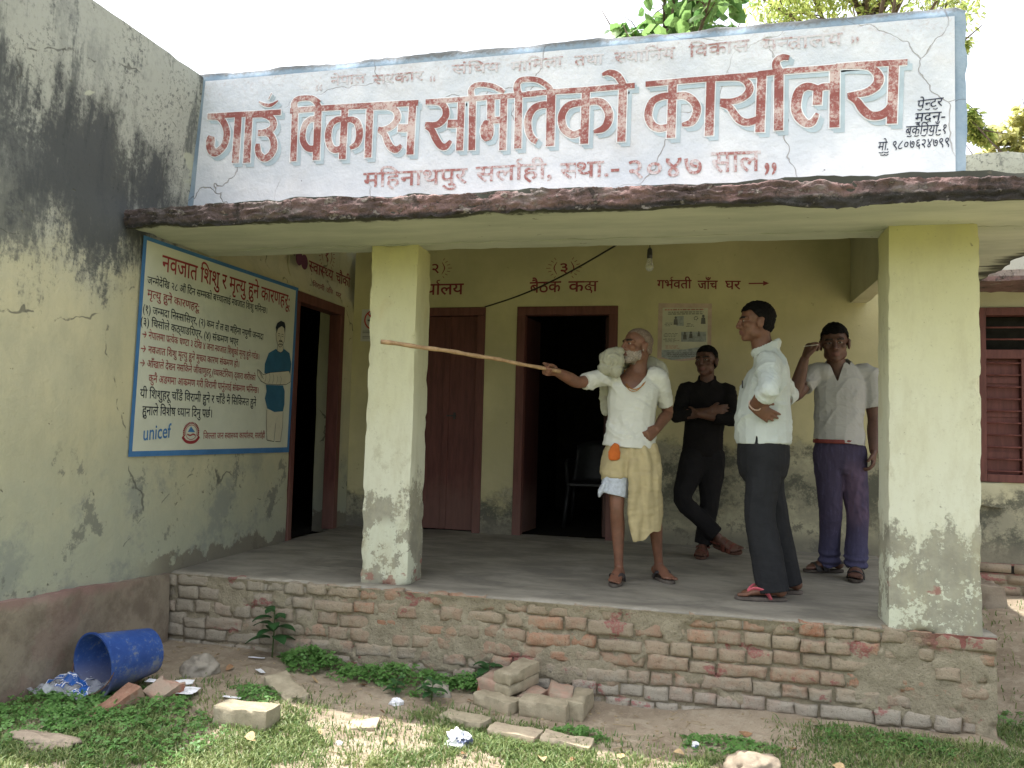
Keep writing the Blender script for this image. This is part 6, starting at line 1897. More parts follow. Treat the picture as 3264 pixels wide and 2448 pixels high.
brick('pinkish brick with a recessed face leaning behind the stacked pair', (-1.005, -0.115, 0.055), 72, MB_RED, (0, -6), (0.22, 0.125, 0.075), GP, frog=True)
brick('grey brick forming the lower of the stacked pair', (-0.895, -0.145, 0.068), 64, MB_GREY, (0, -4), (0.25, 0.11, 0.06), GP)
brick('grey brick forming the top of the heap', (-0.893, -0.150, 0.129), 63, MB_GREY, (0, -4), (0.25, 0.112, 0.062), GP)
brick('red brick fragment wedged inside the heap', (-0.790, -0.150, 0.010), 70, MB_RED, (0, -8), (0.20, 0.11, 0.07), GP, True)
brick('broken brick with a red flank propped on the heap', (-0.665, -0.165, 0.045), 98, MB_RED, (10, -6), (0.19, 0.12, 0.075), GP, True)
brick('muddy brick lying end-on at the outer side of the heap', (-0.555, -0.19), 84, MB_GREY, (0, 0), (0.24, 0.09, 0.10), GP)
GS = 'flat bricks sunk in the grass edge'
brick('flat brick sunk in the grass, shaded and nearest the weeds', (-1.06, -0.53, -0.035), -14, MB_GREY, (0, 0), (0.235, 0.11, 0.07), GS)
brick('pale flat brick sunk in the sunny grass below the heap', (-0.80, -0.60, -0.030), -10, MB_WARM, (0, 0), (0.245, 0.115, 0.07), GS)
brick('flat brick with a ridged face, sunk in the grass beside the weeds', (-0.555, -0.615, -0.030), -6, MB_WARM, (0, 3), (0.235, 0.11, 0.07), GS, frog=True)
brick('grey brick with a pressed pattern lying alone in the grass', (-1.975, -0.955), 3, MB_GREY, (-3, 1), (0.265, 0.13, 0.09), None, frog=True)
brick('broken half-buried brick lying askew in the bare dirt', (-2.00, -0.535, -0.025), -34, MB_GREY, (6, 12), (0.30, 0.12, 0.08), None, True)
brick('red and white broken brick leaning beside the blue bucket', (-2.50, -0.80), 62, MB_RED, (18, -30), (0.15, 0.12, 0.09), None, True)
brick('brown brick tilted out of the clover near the wrapper', (-2.60, -1.02, -0.01), 66, brick_material('brown_brick', (0.22, 0.125, 0.085), (0.29, 0.17, 0.12), (0.28, 0.22, 0.16)), (0, -24), (0.23, 0.11, 0.07))
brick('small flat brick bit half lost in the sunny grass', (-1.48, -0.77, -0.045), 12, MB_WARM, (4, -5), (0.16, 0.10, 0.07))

# stones
def stone(label, loc, s, mat, seed, group=None):
    bm = bmesh.new(); bmesh.ops.create_icosphere(bm, subdivisions=4, radius=1)
    for v in bm.verts:
        p = v.co.copy()
        k = 1 + 0.42 * fbm(p + V(seed, 0, 0), 1.0, 3) + 0.10 * fbm(p + V(seed, 2, 0), 4, 4)
        k -= 0.28 * max(0.0, p.normalized().dot(V(0.5, -0.6, 0.62)) - 0.55) + 0.3 * max(0.0, p.normalized().dot(V(-0.7, -0.5, 0.5)) - 0.6)
        v.co = V(p.x * s[0] * k, p.y * s[1] * k, p.z * s[2] * k)
    o = obj('stone', bm_mesh(bm), mat, None, True)
    o.location = (loc[0], loc[1], ground_z(loc[0], loc[1]) + s[2] * 0.3)
    return tag(o, label, 'stone', group)
MS_G = brick_material('grey_stone', (0.22, 0.20, 0.165), (0.30, 0.275, 0.225), (0.26, 0.24, 0.2))
MS_T = brick_material('tan_stone', (0.23, 0.19, 0.145), (0.30, 0.25, 0.19), (0.19, 0.16, 0.125))
stone('round tan stone in the sunny grass in front of the plinth', (0.255, -0.70), (0.115, 0.09, 0.075), MS_T, 1.0)
stone('large grey lump of mortar on the dirt beyond the blue bucket', (-2.56, -0.46), (0.095, 0.085, 0.070), MS_G, 4.0)
stone('grey pointed stone among the weeds at the plinth foot', (-1.33, -0.22), (0.085, 0.055, 0.05), MS_G, 8.0)
stone('flat tan rubble lump in the clover near the wing wall', (-2.62, -1.45), (0.16, 0.08, 0.03), MS_T, 12.0)

# blue plastic bucket on its side -----------------------------------
def bucket():
    c = V(-2.765, -0.80, 0.0); base_z = ground_z(c.x, c.y)
    ax = V(-0.31, -0.95, -0.02).normalized()                   # towards the mouth
    P = thing('bucket', 'blue plastic bucket tipped on its side with its mouth outward', 'bucket', (c.x, c.y, base_z))
    u = V(0, 0, 1); u = (u - ax * u.dot(ax)).normalized(); s = ax.cross(u)
    n = 48
    prof = [(-0.185, 0.0), (-0.185, 0.128), (-0.178, 0.140), (0.17, 0.183), (0.178, 0.184), (0.180, 0.194), (0.196, 0.196), (0.197, 0.186), (0.19, 0.1795), (-0.165, 0.134), (-0.170, 0.0)]
    cz = c + V(0, 0, base_z + 0.150)
    prof = [(a * 0.80, r * 0.83) for a, r in prof]
    vs, fs = [], []
    for a, r in prof:
        for k in range(n):
            t = 2 * math.pi * k / n; q = r * (1 + 0.012 * math.cos(2 * t))
            vs.append(cz + ax * a + (u * math.sin(t) + s * math.cos(t)) * q)
    for i in range(len(prof) - 1):
        for k in range(n): fs.append((i * n + k, i * n + (k + 1) % n, (i + 1) * n + (k + 1) % n, (i + 1) * n + k))
    g = G('scuffed_blue_plastic'); nn = g.noise(9, 5, 0.65); f = g.noise(70, 4, 0.7)
    x, y, z = g.xyz()
    col = g.mix(g.step(nn, 0.35, 0.7), (0.016, 0.050, 0.20), (0.030, 0.085, 0.29))
    col = g.mix(g.mul(g.step(g.add(g.mul(nn, 0.7), g.mul(f, 0.4)), 0.55, 0.68), 0.6), col, (0.22, 0.22, 0.15))
    scr = g.noise(3.0, 4, 0.7, g.scaled((4, 18, 30)))
    col = g.mix(g.mul(g.step(scr, 0.60, 0.66), 0.35), col, (0.12, 0.2, 0.42))
    col = g.mix(g.mul(g.step(z, 0.24, 0.12), 0.45), col, (0.17, 0.15, 0.11))
    mb = g.done(col, 0.45, 0.4)
    me = mesh(vs, fs); me.set_sharp_from_angle(angle=rad(40))
    obj('tub', me, mb, P, True)
    m = MB()
    m.tube([cz + ax * 0.150 + s * (0.163 * math.cos(t)) - u * (0.12 * math.sin(t)) + ax * (0.05 * math.sin(t)) for t in np.linspace(0.0, math.pi, 22)], 0.0032, 6)
    m.build('handle', simple('rusty_wire', (0.10, 0.06, 0.045), 0.7, 0.3), P, True)
bucket()

# crumpled things
def crumpled(name, label, cat, loc, size, seed, mat, flat=0.6, rz=0, amp=0.42, sub=4):
    bm = bmesh.new(); bmesh.ops.create_icosphere(bm, subdivisions=sub, radius=1)
    for v in bm.verts:
        p = v.co.copy()
        k = 1 - amp * abs(mnoise.noise(p * 1.7 + V(seed, 0, 0))) * 1.6 - amp * 0.5 * abs(mnoise.noise(p * 4.2 + V(0, seed, 0)))
        v.co = V(p.x * size[0], p.y * size[1], max(-0.3, p.z) * size[2]) * k
    o = obj(name, bm_mesh(bm), mat, None, False)
    o.location = (loc[0], loc[1], ground_z(loc[0], loc[1]) + size[2] * 0.25); o.rotation_euler = (0, 0, rad(rz))
    return tag(o, label, cat)
M_WHITEP = simple('white_plastic', (0.72, 0.73, 0.75), 0.5, 0.4, 0.08, 20.0, 0.0, True)
g = G('printed_white_plastic'); p_ = g.objpos(); vv = g.noise(26, 3, 0.5, p_)
M_PRINTP = g.done(g.mix(g.step(vv, 0.56, 0.60), (0.70, 0.71, 0.73), (0.10, 0.12, 0.20)), 0.5, 0.4)
crumpled('plastic_bag', 'crumpled white plastic bag with dark print on the sunny grass', 'plastic bag', (-1.013, -0.80), (0.075, 0.055, 0.065), 3.0, M_PRINTP)
crumpled('paper_scrap', 'small crumpled white scrap in the weeds before the plinth', 'paper scrap', (-1.44, -0.46), (0.042, 0.024, 0.03), 7.0, M_WHITEP, rz=20)
crumpled('paper_scrap', 'tiny white scrap in the grass near the lone brick', 'paper scrap', (-1.50, -0.98), (0.020, 0.016, 0.014), 9.0, M_WHITEP, sub=3)
crumpled('paper_scrap', 'white scrap on the grass at the near edge of the yard', 'paper scrap', (-0.62, -1.01), (0.028, 0.018, 0.014), 12.0, M_WHITEP, sub=3)
crumpled('paper_scrap', 'white scrap with grey print by the strip of bare soil', 'paper scrap', (0.02, -0.47), (0.022, 0.02, 0.022), 15.0, M_PRINTP, sub=3)
def flat_paper(label, loc, L, W, rz, seed, mat, cat='paper scrap', name='paper_scrap'):
    v, f = [], []
    n, m_ = 12, 8; R = random.Random(seed); c, s = math.cos(rad(rz)), math.sin(rad(rz))
    for layer in (0.0, -0.0012):
        for i in range(n + 1):
            for j in range(m_ + 1):
                x, y = (i / n - 0.5) * L, (j / m_ - 0.5) * W
                X, Y = loc[0] + x * c - y * s, loc[1] + x * s + y * c
                v.append((X, Y, ground_z(X, Y) + 0.012 + layer + 0.22 * W * abs(mnoise.noise(V(x * 9 + seed, y * 12, seed))) + (0.05 * W if j < 2 else 0)))
    for b in (0, (n + 1) * (m_ + 1)):
        for i in range(n):
            for j in range(m_):
                q = b + i * (m_ + 1) + j; f.append((q, q + m_ + 1, q + m_ + 2, q + 1))
    return tag(obj(name, mesh(v, f), mat, None, False), label, cat)
g = G('printed_paper'); p_ = g.scaled((60, 160, 1)); vv = g.noise(1.0, 2, 0.5, p_)
M_PRINTED = g.done(g.mix(g.mul(g.step(vv, 0.58, 0.64), 0.5), (0.72, 0.73, 0.74), (0.25, 0.28, 0.36)), 0.7, 0.3)
P = thing('paper_packet', 'opened white printed carton lying on the dirt beside the bucket', 'packet', (-2.50, -0.76, ground_z(-2.50, -0.76)))
for nm, dx, dy, L, W, rz, s in (('flap', 0.03, -0.03, 0.22, 0.10, 12, 3), ('panel', -0.02, 0.03, 0.18, 0.07, 24, 6), ('panel', -0.06, -0.01, 0.16, 0.05, 8, 8)):
    o = flat_paper(None, (-2.50 + dx, -0.76 + dy), L, W, rz, s, M_PRINTED)
    o.name = nm
    for q in o.data.vertices: q.co.z += 0.012 * s / 3
    del_keys = [k for k in ('label', 'category') if k in o]
    for k in del_keys: del o[k]
    attach(o, P)
flat_paper('thin pale blue-white strip on the dirt behind the lone brick', (-2.19, -0.735), 0.09, 0.025, 8, 21, M_WHITEP)
flat_paper('torn white strips on the dirt midway to the plinth', (-2.28, -0.33), 0.08, 0.03, -40, 25, M_WHITEP)
flat_paper('white torn slip lying by the bucket rim', (-2.42, -0.14), 0.09, 0.02, 25, 27, M_WHITEP)

# blue and white wrapper sheet spilling from the bucket
P = thing('plastic_wrapper', 'clear plastic wrapper with blue ringed print spilling from the bucket mouth', 'wrapper', (-2.97, -0.91, ground_z(-2.97, -0.91)))
def wrap_z(x, y):
    return ground_z(x, y) + 0.03 + 0.045 * abs(mnoise.noise(V(x * 11, y * 11, 4))) + 0.020 * mnoise.noise(V(x * 30, y * 30, 1)) + 0.035 * smooth01(1 - math.hypot(x + 2.97, y + 0.88) / 0.16)
v, f = [], []
N = 34
for i in range(N + 1):
    for j in range(N + 1):
        x, y = -3.075 + 0.30 * i / N + 0.015 * mnoise.noise(V(j * 0.2, 3, 1)), -1.07 + 0.30 * j / N + 0.02 * mnoise.noise(V(i * 0.2, 1, 1))
        v.append((x, y, wrap_z(x, y)))
for i in range(N):
    for j in range(N): f.append((i * (N + 1) + j, (i + 1) * (N + 1) + j, (i + 1) * (N + 1) + j + 1, i * (N + 1) + j + 1))
g = G('thin_clear_plastic'); g.bsdf.inputs['Alpha'].default_value = 0.45
obj('film', mesh(v, f), g.done((0.50, 0.53, 0.58), 0.2, 0.6), P, True)
m1, m2, m3 = MB(), MB(), MB()
for cx, cy, r0, r1, a0, a1 in ((-2.955, -0.88, 0.040, 0.078, -2.4, 2.2), (-2.89, -0.985, 0.038, 0.075, -0.6, 3.9), (-3.02, -0.94, 0.03, 0.055, 0.8, 3.6), (-2.82, -1.03, 0.02, 0.045, -0.5, 3.2)):
    for mm_, q0, q1, dz in ((m1, r0, r1, 0.002), (m2, r0 + (r1 - r0) * 0.12, r0 + (r1 - r0) * 0.24, 0.0035), (m2, r1 - (r1 - r0) * 0.16, r1 - (r1 - r0) * 0.06, 0.0035)):
        vs, fs = [], []
        for k in range(33):
            a = a0 + (a1 - a0) * k / 32
            for q in (q0, q1):
                x, y = cx + q * math.cos(a), cy + q * math.sin(a); vs.append((x, y, wrap_z(x, y) + dz))
            if k: fs.append((2 * k - 2, 2 * k - 1, 2 * k + 1, 2 * k))
        mm_.add(vs, fs)
    for k in range(9):
        a = a0 + (a1 - a0) * (k + 0.5) / 9; q = (r0 + r1) / 2; x, y = cx + q * math.cos(a), cy + q * math.sin(a); w = (r1 - r0) * 0.16
        z = wrap_z(x, y) + 0.0045
        m2.add([(x - w, y - w * 0.5, z), (x + w, y - w * 0.5, z), (x + w, y + w * 0.4, z), (x - w, y + w * 0.6, z)], [(0, 1, 2, 3)])
m1.build('blue_print', simple('print_blue', (0.02, 0.10, 0.36), 0.4, 0.4), P); m2.build('white_print', simple('print_white', (0.7, 0.72, 0.75), 0.4, 0.4), P)

# dry leaves
GL = 'dry fallen leaves on the grass'
R = random.Random(77)
def leaf_mesh(seed):
    v, f = [], []; n = 8
    for i in range(n + 1):
        t = i / n; w = 0.30 * math.sin(math.pi * min(1, t * 1.05)) ** 0.8
        for s in (-1, 0, 1): v.append(((t - 0.5), s * w, 0.10 * abs(s) * w * 4 * (0.6 + 0.4 * math.sin(seed + t * 5)) + 0.16 * math.sin(t * 3 + seed)))
    for i in range(n):
        for k in (0, 1): f.append((i * 3 + k, (i + 1) * 3 + k, (i + 1) * 3 + k + 1, i * 3 + k + 1))
    return mesh(v, f)
leaf_mats = [simple('dry_leaf_tan', (0.40, 0.29, 0.16), 0.8, 0.2, 0.2, 8.0, 0, True), simple('dry_leaf_brown', (0.24, 0.14, 0.075), 0.8, 0.2, 0.2, 8.0, 0, True)]
leaf_src = [leaf_mesh(k) for k in range(4)]
first = None
for k, (x, y) in enumerate([(-0.62, -0.86), (-0.50, -0.80), (-1.62, -0.93), (-1.22, -1.02), (-1.30, -0.90), (-0.95, -0.92), (-0.30, -0.70), (0.45, -0.40), (0.62, -0.55), (0.05, -0.86), (-0.15, -0.95), (0.85, -0.50), (-1.86, -1.10), (-2.45, -0.36), (-1.95, -0.33), (-1.70, -0.28), (-2.62, -0.22), (-1.10, -0.30), (0.95, -0.38), (0.25, -0.30), (-0.05, -0.60), (-1.45, -0.62), (-0.72, -0.72), (1.15, -0.30)]):
    o = bpy.data.objects.new('dry_leaf', leaf_src[k % 4]); COL.objects.link(o)
    if not leaf_src[k % 4].materials: leaf_src[k % 4].materials.append(leaf_mats[k % 2]); leaf_src[k % 4].polygons.foreach_set('use_smooth', [True] * 16)
    s = R.uniform(0.035, 0.075); o.scale = (s, s, s)
    o.location = (x, y, ground_z(x, y) + 0.014); o.rotation_euler = (R.uniform(-0.5, 0.5), R.uniform(-0.4, 0.4), R.random() * 6.28)
    tag(o, 'small curled dry leaf lying on the ground before the plinth', 'leaf', GL)

# the seedling growing at the foot of the plinth
def seedling(name, label, base, h, leaves, lw, seed, group=None):
    P = thing(name, label, 'plant', base, group)
    R = random.Random(seed); m = MB(); b = Vector(base)
    top = b + V(0.01, -0.01, h)
    m.tube([b - V(0, 0, 0.02), b.lerp(top, 0.5) + V(0.004, 0, 0), top], [0.005, 0.004, 0.0025], 6)
    m.build('stem', simple('green_stem', (0.06, 0.10, 0.03), 0.7, 0.3), P, True)
    v, f, t = [], [], []
    for k in range(leaves):
        hh = 0.35 + 0.65 * (k / max(1, leaves - 1)); p = b.lerp(top, hh); a = k * 2.4 + seed
        L = lw * (1.15 - 0.45 * hh) * R.uniform(0.85, 1.1); d = V(math.cos(a), math.sin(a) * 0.75 - 0.25, 0.25 + 0.3 * hh); d.normalize(); s = d.cross(V(0, 0, 1)).normalized()
        q = len(v); n = 7
        for i in range(n + 1):
            w = i / n; c = p + d * (L * (0.12 + w)) - V(0, 0, 0.55 * L * w * w); ww = 0.29 * L * math.sin(math.pi * (0.06 + 0.94 * w)) ** 0.8
            for e in (-1, 0, 1): v.append(tuple(c + s * e * ww + V(0, 0, -0.006 * (1 - abs(e)))))
        for i in range(n):
            for e in (0, 1): f.append((q + i * 3 + e, q + (i + 1) * 3 + e, q + (i + 1) * 3 + e + 1, q + i * 3 + e + 1))
        t += [R.uniform(0.1, 0.6)] * (3 * (n + 1))
    tinted('leaves', v, f, t, m_leaf('seedling_leaf', (0.022, 0.075, 0.022), (0.05, 0.125, 0.04), 0.3), P, True)
seedling('seedling', 'broad-leaved green seedling growing up against the shaded brickwork', (-2.365, -0.065, ground_z(-2.365, -0.065)), 0.27, 13, 0.145, 1)
seedling('weed_plant', 'low weed with pointed leaves near the grey stone at the plinth', (-1.30, -0.34, ground_z(-1.30, -0.34)), 0.10, 9, 0.085, 2)
seedling('weed_plant', 'bright pointed-leaf weed in the middle of the clover patch', (-1.50, -0.33, ground_z(-1.50, -0.33)), 0.08, 8, 0.07, 3)
seedling('weed_plant', 'strappy weed growing behind the heap of bricks', (-1.08, -0.05, ground_z(-1.08, -0.05)), 0.14, 9, 0.12, 5)

# ------------------------------------------------------------------ trees behind the office
def tree(name, label, base, top, clumps, n_leaf, size, mat, bark, seed, shape='broad', droop=0.5, spread=0.45):
    P = thing(name, label, 'tree', base)
    R = random.Random(seed); m = MB(); b, tp = Vector(base), Vector(top)
    mid = b.lerp(tp, 0.55) + V(R.uniform(-.2, .2), R.uniform(-.2, .2), 0)
    r0 = 0.05 * (tp - b).length ** 0.8
    m.tube([b - V(0, 0, 0.2), b.lerp(mid, 0.5), mid, tp], [r0, r0 * 0.8, r0 * 0.5, r0 * 0.12], 10)
    for c, rr in clumps:
        c = Vector(c); s = mid.lerp(tp, R.uniform(0, 0.8)); k = s.lerp(c, 0.5) + V(R.uniform(-.2, .2), R.uniform(-.2, .2), R.uniform(0, .3))
        m.tube([s, k, c, c + (c - k) * 0.5], [r0 * 0.16, r0 * 0.10, r0 * 0.05, r0 * 0.02], 6)
        for _ in range(7):
            e = c + V(R.gauss(0, rr * .5), R.gauss(0, rr * .5), R.gauss(0, rr * .45)); q = k.lerp(c, R.uniform(0.3, 1))
            m.tube([q, q.lerp(e, 0.5) + V(0, 0, 0.05), e], [r0 * 0.035, r0 * 0.025, r0 * 0.012], 5)
    m.build('trunk', bark, P, True)
    v, f, t = [], [], []
    for i in range(n_leaf):
        c, rr = clumps[i % len(clumps)]
        d = V(R.gauss(0, 1), R.gauss(0, 1), R.gauss(0, 0.8)); d = d.normalized() * rr * R.random() ** spread
        p = Vector(c) + d
        a = R.random() * 6.283; dr = V(math.cos(a), math.sin(a), R.gauss(-droop, 0.45)).normalized(); s = dr.cross(V(R.gauss(0, .5), R.gauss(0, .5), 1)).normalized(); nn = s.cross(dr)
        L = size * R.uniform(0.65, 1.15); W = L * (0.40 if shape == 'broad' else 0.17)
        q = len(v)
        v.extend(tuple(x) for x in (p, p + dr * L * 0.28 + s * W - nn * W * 0.2, p + dr * L * 0.62 + s * W * 0.8 - nn * W * 0.25, p + dr * L * 1.0 - nn * L * 0.18, p + dr * L * 0.62 - s * W * 0.8 - nn * W * 0.25, p + dr * L * 0.28 - s * W - nn * W * 0.2, p + dr * L * 0.5 + nn * 0.0))
        f.extend([(q, q + 1, q + 2, q + 6), (q + 6, q + 2, q + 3), (q, q + 6, q + 4, q + 5), (q + 6, q + 3, q + 4)])
        t.extend([min(1, max(0, R.gauss(0.42, 0.28)))] * 7)
    tinted('crown', v, f, t, mat, P, False)
BARK = simple('grey_bark', (0.13, 0.10, 0.075), 0.9, 0.1, 0.3, 6.0, 0.02)
R = random.Random(5)
cl = [((x, 6.5 + R.uniform(-.6, .8), z), r) for x, z, r in ((-1.15, 7.10, 0.28), (-0.98, 7.22, 0.22), (-0.72, 7.22, 0.30), (-0.45, 7.35, 0.36), (-0.20, 7.15, 0.34), (-0.10, 7.55, 0.42), (0.15, 7.2, 0.36), (0.30, 7.38, 0.34), (0.42, 7.12, 0.26), (-0.5, 7.75, 0.5), (0.05, 7.9, 0.5), (-0.3, 6.6, 0.5), (0.2, 6.5, 0.5), (-0.85, 6.6, 0.45), (-0.3, 8.2, 0.5))]
tree('broadleaf_tree', 'tree with large dark glossy heart-shaped leaves rising behind the sign', (-0.25, 7.1, -0.1), (-0.15, 7.0, 8.0), cl, 620, 0.25, m_leaf('broad_leaf', (0.065, 0.15, 0.045), (0.25, 0.38, 0.13), 0.5), BARK, 3, 'broad', 0.55, 0.45)
cl = [((R.uniform(1.0, 4.3), 9 + R.uniform(-1.0, 1.4), R.uniform(8.45, 10.2)), R.uniform(0.45, 0.75)) for _ in range(20)]
cl += [((1.15, 8.9, 8.55), 0.5), ((1.8, 9, 8.65), 0.55), ((2.5, 9.0, 8.75), 0.55), ((3.0, 9.1, 8.75), 0.5), ((3.87, 8.2, 6.02), 0.17), ((3.80, 8.0, 6.10), 0.16), ((4.05, 8.2, 5.90), 0.13), ((3.72, 8.1, 7.25), 0.10)]
tree('neem_tree', 'feathery yellow-green tree with fine leaves above the sign corner', (3.0, 9.6, -0.1), (2.7, 9.3, 10.0), cl, 9000, 0.13, m_leaf('fine_leaf', (0.18, 0.25, 0.06), (0.46, 0.50, 0.17), 0.6), BARK, 8, 'fine', 0.6, 0.40)
cl = [((7.9 + 2.4 * math.cos(a) * q, 14.3 + R.uniform(-1.2, 1.2), 6.1 + 2.1 * math.sin(a) * q), R.uniform(0.45, 0.75)) for a, q in [(R.random() * 6.283, math.sqrt(R.random())) for _ in range(40)]]
cl += [((5.9, 14, 7.3), 0.35), ((6.3, 14, 7.9), 0.4), ((6.8, 14, 8.3), 0.35), ((6.0, 13.8, 6.8), 0.4), ((6.4, 14, 7.3), 0.5), ((6.9, 14, 7.7), 0.5), ((5.75, 14, 6.5), 0.35)]
tree('leafy_tree', 'olive-yellow bushy tree standing far beyond the side parapet', (8.0, 14.6, -0.1), (7.8, 14.4, 8.0), cl, 11000, 0.17, m_leaf('olive_leaf', (0.24, 0.26, 0.09), (0.55, 0.51, 0.24), 0.6), BARK, 12, 'broad', 0.4, 0.42)

# ------------------------------------------------------------------ things on the verandah
PST = dict(origin=(0, YB, 0), U=(1, 0, 0), V=(0, 0, 1), N=(0, -1, 0))
P = thing('poster', 'pink-bordered health poster with small drawings pasted on the yellow wall', 'poster', (-0.1, YB, 2.28))
M_PAPER = simple('poster_paper', (0.50, 0.50, 0.40), 0.6, 0.3, 0.05); M_PINK = simple('poster_pink', (0.47, 0.36, 0.30), 0.6, 0.3, 0.12); M_INK = simple('poster_ink', (0.12, 0.12, 0.12), 0.6, 0.3); M_GREYBL = simple('poster_grey_blue', (0.30, 0.33, 0.33), 0.6, 0.3, 0.2, 40.0)
a = Paint(lift=0.002, **PST); a.put([(-0.318, 2.532), (0.125, 2.524), (0.122, 2.075), (0.02, 2.05), (-0.12, 2.035), (-0.322, 2.06)], [(0, 5, 4, 3, 2, 1)]); a.build('sheet', M_PINK, P)
a = Paint(lift=0.0035, **PST); a.put([(-0.282, 2.492), (0.092, 2.486), (0.090, 2.09), (-0.286, 2.10)], [(0, 3, 2, 1)]); a.build('panel', M_PAPER, P)
a = Paint(lift=0.005, **PST); a.put([(-0.286, 2.13), (-0.1, 2.135), (0.09, 2.165), (0.09, 2.10), (-0.05, 2.06), (-0.2, 2.045), (-0.286, 2.07)], [(0, 6, 5, 4, 3, 2, 1)])
a.put([(-0.165, 2.42), (-0.105, 2.42), (-0.105, 2.335), (-0.165, 2.335)], [(0, 3, 2, 1)]); a.put([(-0.125, 2.285), (0.08, 2.285), (0.08, 2.20), (-0.125, 2.20)], [(0, 3, 2, 1)]); a.build('drawing_ground', M_GREYBL, P)
a = Paint(lift=0.0065, **PST)
R = random.Random(4)
def rows(x0, x1, z, n, dz, w):
    for k in range(n):
        x = x0 + R.uniform(0, 0.02)
        e = x1 - R.uniform(0, 0.05)
        while x < e:
            L = R.uniform(0.012, 0.035); a.put(*ribbon([(x, z - k * dz), (min(e, x + L), z - k * dz)], w)); x += L + 0.006
rows(-0.24, 0.06, 2.453, 2, 0.016, 0.007); rows(-0.275, -0.19, 2.36, 3, 0.012, 0.004); rows(-0.09, 0.0, 2.355, 3, 0.012, 0.004); rows(-0.275, -0.14, 2.27, 3, 0.012, 0.004); rows(-0.275, -0.14, 2.23, 4, 0.010, 0.003); rows(-0.24, 0.06, 2.105, 3, 0.014, 0.005)
for cx, cz, s in ((-0.172, 2.385, 1), (0.055, 2.395, 1.1), (-0.095, 2.255, 0.9), (-0.045, 2.262, 0.8), (0.02, 2.27, 0.6)):
    a.put(*disc((cx, cz + 0.02 * s), 0.010 * s, 0.012 * s)); a.put([(cx - 0.014 * s, cz + 0.008 * s), (cx + 0.014 * s, cz + 0.008 * s), (cx + 0.018 * s, cz - 0.04 * s), (cx - 0.018 * s, cz - 0.04 * s)], [(0, 3, 2, 1)])
for k in range(7):
    a.put(*disc((-0.005 + 0.014 * math.cos(k), 2.40 + 0.014 * math.sin(k * 1.0)), 0.005, 0.005, 8))
a.build('print', M_INK, P)
a = Paint(lift=0.0065, **PST); rows(-0.265, 0.075, 2.474, 1, 0.01, 0.012); rows(-0.27, -0.11, 2.165, 3, 0.010, 0.004); a.build('pink_print', simple('poster_red_print', (0.40, 0.20, 0.17), 0.6, 0.3), P)

P = thing('no_smoking_notice', 'white no-smoking notice with a red barred circle, half behind the pillar', 'notice', (-2.93, YB, 2.36))
a = Paint(lift=0.002, **PST); a.put([(-3.045, 2.505), (-2.80, 2.502), (-2.80, 2.205), (-3.05, 2.205)], [(0, 3, 2, 1)]); a.build('sheet', simple('grey_white_paper', (0.48, 0.48, 0.46), 0.6, 0.3, 0.05), P)
a = Paint(lift=0.0035, **PST)
for k in range(32):
    t0, t1 = 2 * math.pi * k / 32, 2 * math.pi * (k + 1) / 32
    a.put(*ribbon([(-2.925 + 0.088 * math.cos(t0), 2.405 + 0.088 * math.sin(t0)), (-2.925 + 0.088 * math.cos(t1), 2.405 + 0.088 * math.sin(t1))], 0.014))
a.put(*ribbon([(-2.925 - 0.062, 2.405 + 0.062), (-2.925 + 0.062, 2.405 - 0.062)], 0.014)); a.build('barred_circle', simple('sign_red', (0.42, 0.05, 0.05), 0.6, 0.3), P)
a = Paint(lift=0.005, **PST); a.put(*ribbon([(-2.985, 2.400), (-2.88, 2.400)], 0.018)); a.put(*ribbon([(-2.885, 2.42), (-2.87, 2.44), (-2.885, 2.455)], 0.006))
for zz, x1 in ((2.30, -2.82), (2.285, -2.9), (2.25, -2.82), (2.235, -2.82)): a.put(*ribbon([(-3.03, zz), (x1, zz)], 0.005))
a.build('print', M_INK, P)

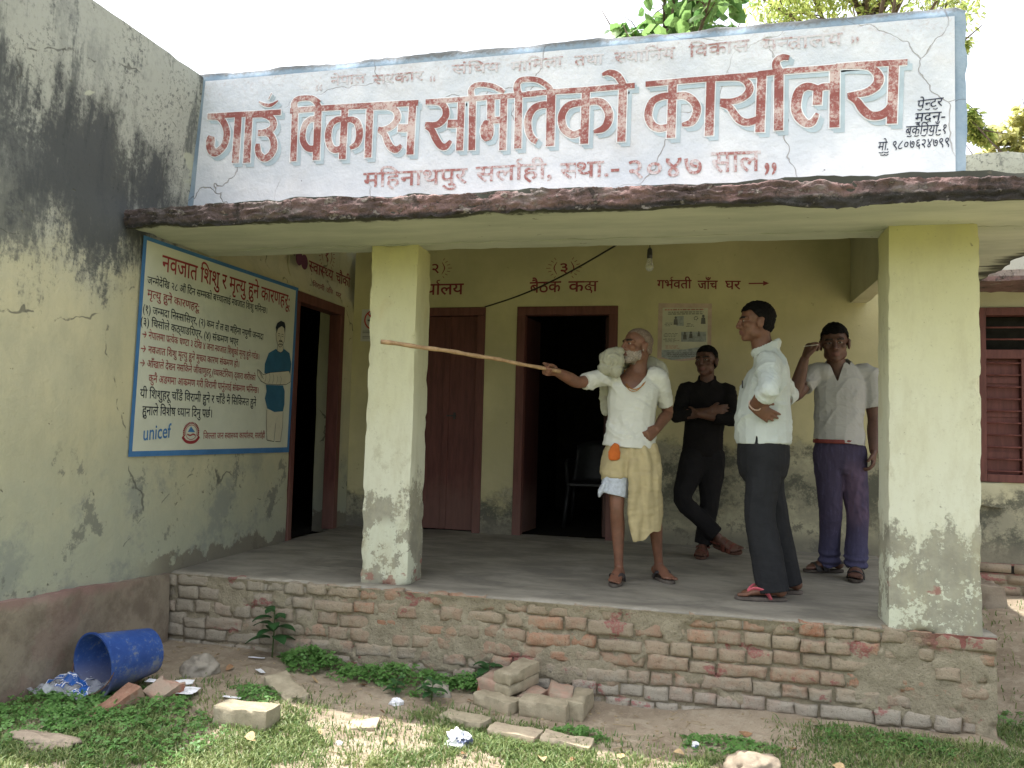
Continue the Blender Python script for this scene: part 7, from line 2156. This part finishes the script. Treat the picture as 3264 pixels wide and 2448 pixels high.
m = MB()
p0, p1 = V(-1.85, YB - 0.012, 2.515), V(-0.375, 0.283, 2.565)
m.tube([p0.lerp(p1, t) - V(0, 0, 0.10 * math.sin(math.pi * t) * 0.5) for t in np.linspace(0, 1, 20)], 0.006, 6)
tag(m.build('wire', simple('black_cable', (0.02, 0.018, 0.016), 0.6, 0.3), None, True), 'thin black cable strung from the door frame up to the beam', 'cable')
P = thing('light_bulb', 'bare glass bulb in a holder hanging on a short cord from the ceiling', 'light bulb', (-0.322, 1.2, 2.55))
m = MB(); m.tube([(-0.322, 1.2, 3.05), (-0.324, 1.2, 2.85), (-0.322, 1.2, 2.70)], 0.003, 6); m.build('cord', simple('dark_cord', (0.03, 0.03, 0.03), 0.6, 0.3), P, True)
m = MB(); m.tube([(-0.322, 1.2, 2.71), (-0.322, 1.2, 2.695), (-0.322, 1.2, 2.66), (-0.322, 1.2, 2.635)], [0.008, 0.017, 0.019, 0.019], 12); m.build('holder', simple('black_bakelite', (0.03, 0.028, 0.026), 0.4, 0.5), P, True)
b = Blob(); b.ell((-0.322, 1.2, 2.575), (0.030, 0.030, 0.032), None, 20, 14); b.limb([(-0.322, 1.2, 2.64), (-0.322, 1.2, 2.60)], [0.014, 0.024], n=20)
g = G('bulb_glass'); g.bsdf.inputs['Transmission Weight'].default_value = 0.75
obj('bulb', b.fuse(0.004, 2), g.done((0.8, 0.8, 0.78), 0.15, 0.5), P, True)

# plastic armchair just visible in the dark room
P = thing('plastic_chair', 'grey plastic armchair just visible inside the dark doorway', 'chair', (-0.98, 3.55, 0.487))
MC = simple('gloom_dark_plastic', (0.020, 0.021, 0.021), 0.5, 0.4)  # grey chair coloured near-black, the room's shade put into it
cx, cy, cz = -0.98, 3.55, 0.487
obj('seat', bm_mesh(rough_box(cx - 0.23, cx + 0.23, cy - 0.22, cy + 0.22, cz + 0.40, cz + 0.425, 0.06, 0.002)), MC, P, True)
v, f = [], []
for i in range(13):
    for j in range(8):
        u, w = i / 12 - 0.5, j / 7
        v.append((cx + 0.46 * u * (1 - 0.15 * w), cy + 0.22 + 0.10 * w - 0.16 * (2 * u) ** 2 * 0.5, cz + 0.42 + 0.42 * w - 0.05 * (2 * u) ** 2 * w))
for i in range(12):
    for j in range(7): f.append((i * 8 + j, (i + 1) * 8 + j, (i + 1) * 8 + j + 1, i * 8 + j + 1))
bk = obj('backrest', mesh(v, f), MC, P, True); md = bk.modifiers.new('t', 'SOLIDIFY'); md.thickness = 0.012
for sx in (-1, 1):
    for sy in (-1, 1):
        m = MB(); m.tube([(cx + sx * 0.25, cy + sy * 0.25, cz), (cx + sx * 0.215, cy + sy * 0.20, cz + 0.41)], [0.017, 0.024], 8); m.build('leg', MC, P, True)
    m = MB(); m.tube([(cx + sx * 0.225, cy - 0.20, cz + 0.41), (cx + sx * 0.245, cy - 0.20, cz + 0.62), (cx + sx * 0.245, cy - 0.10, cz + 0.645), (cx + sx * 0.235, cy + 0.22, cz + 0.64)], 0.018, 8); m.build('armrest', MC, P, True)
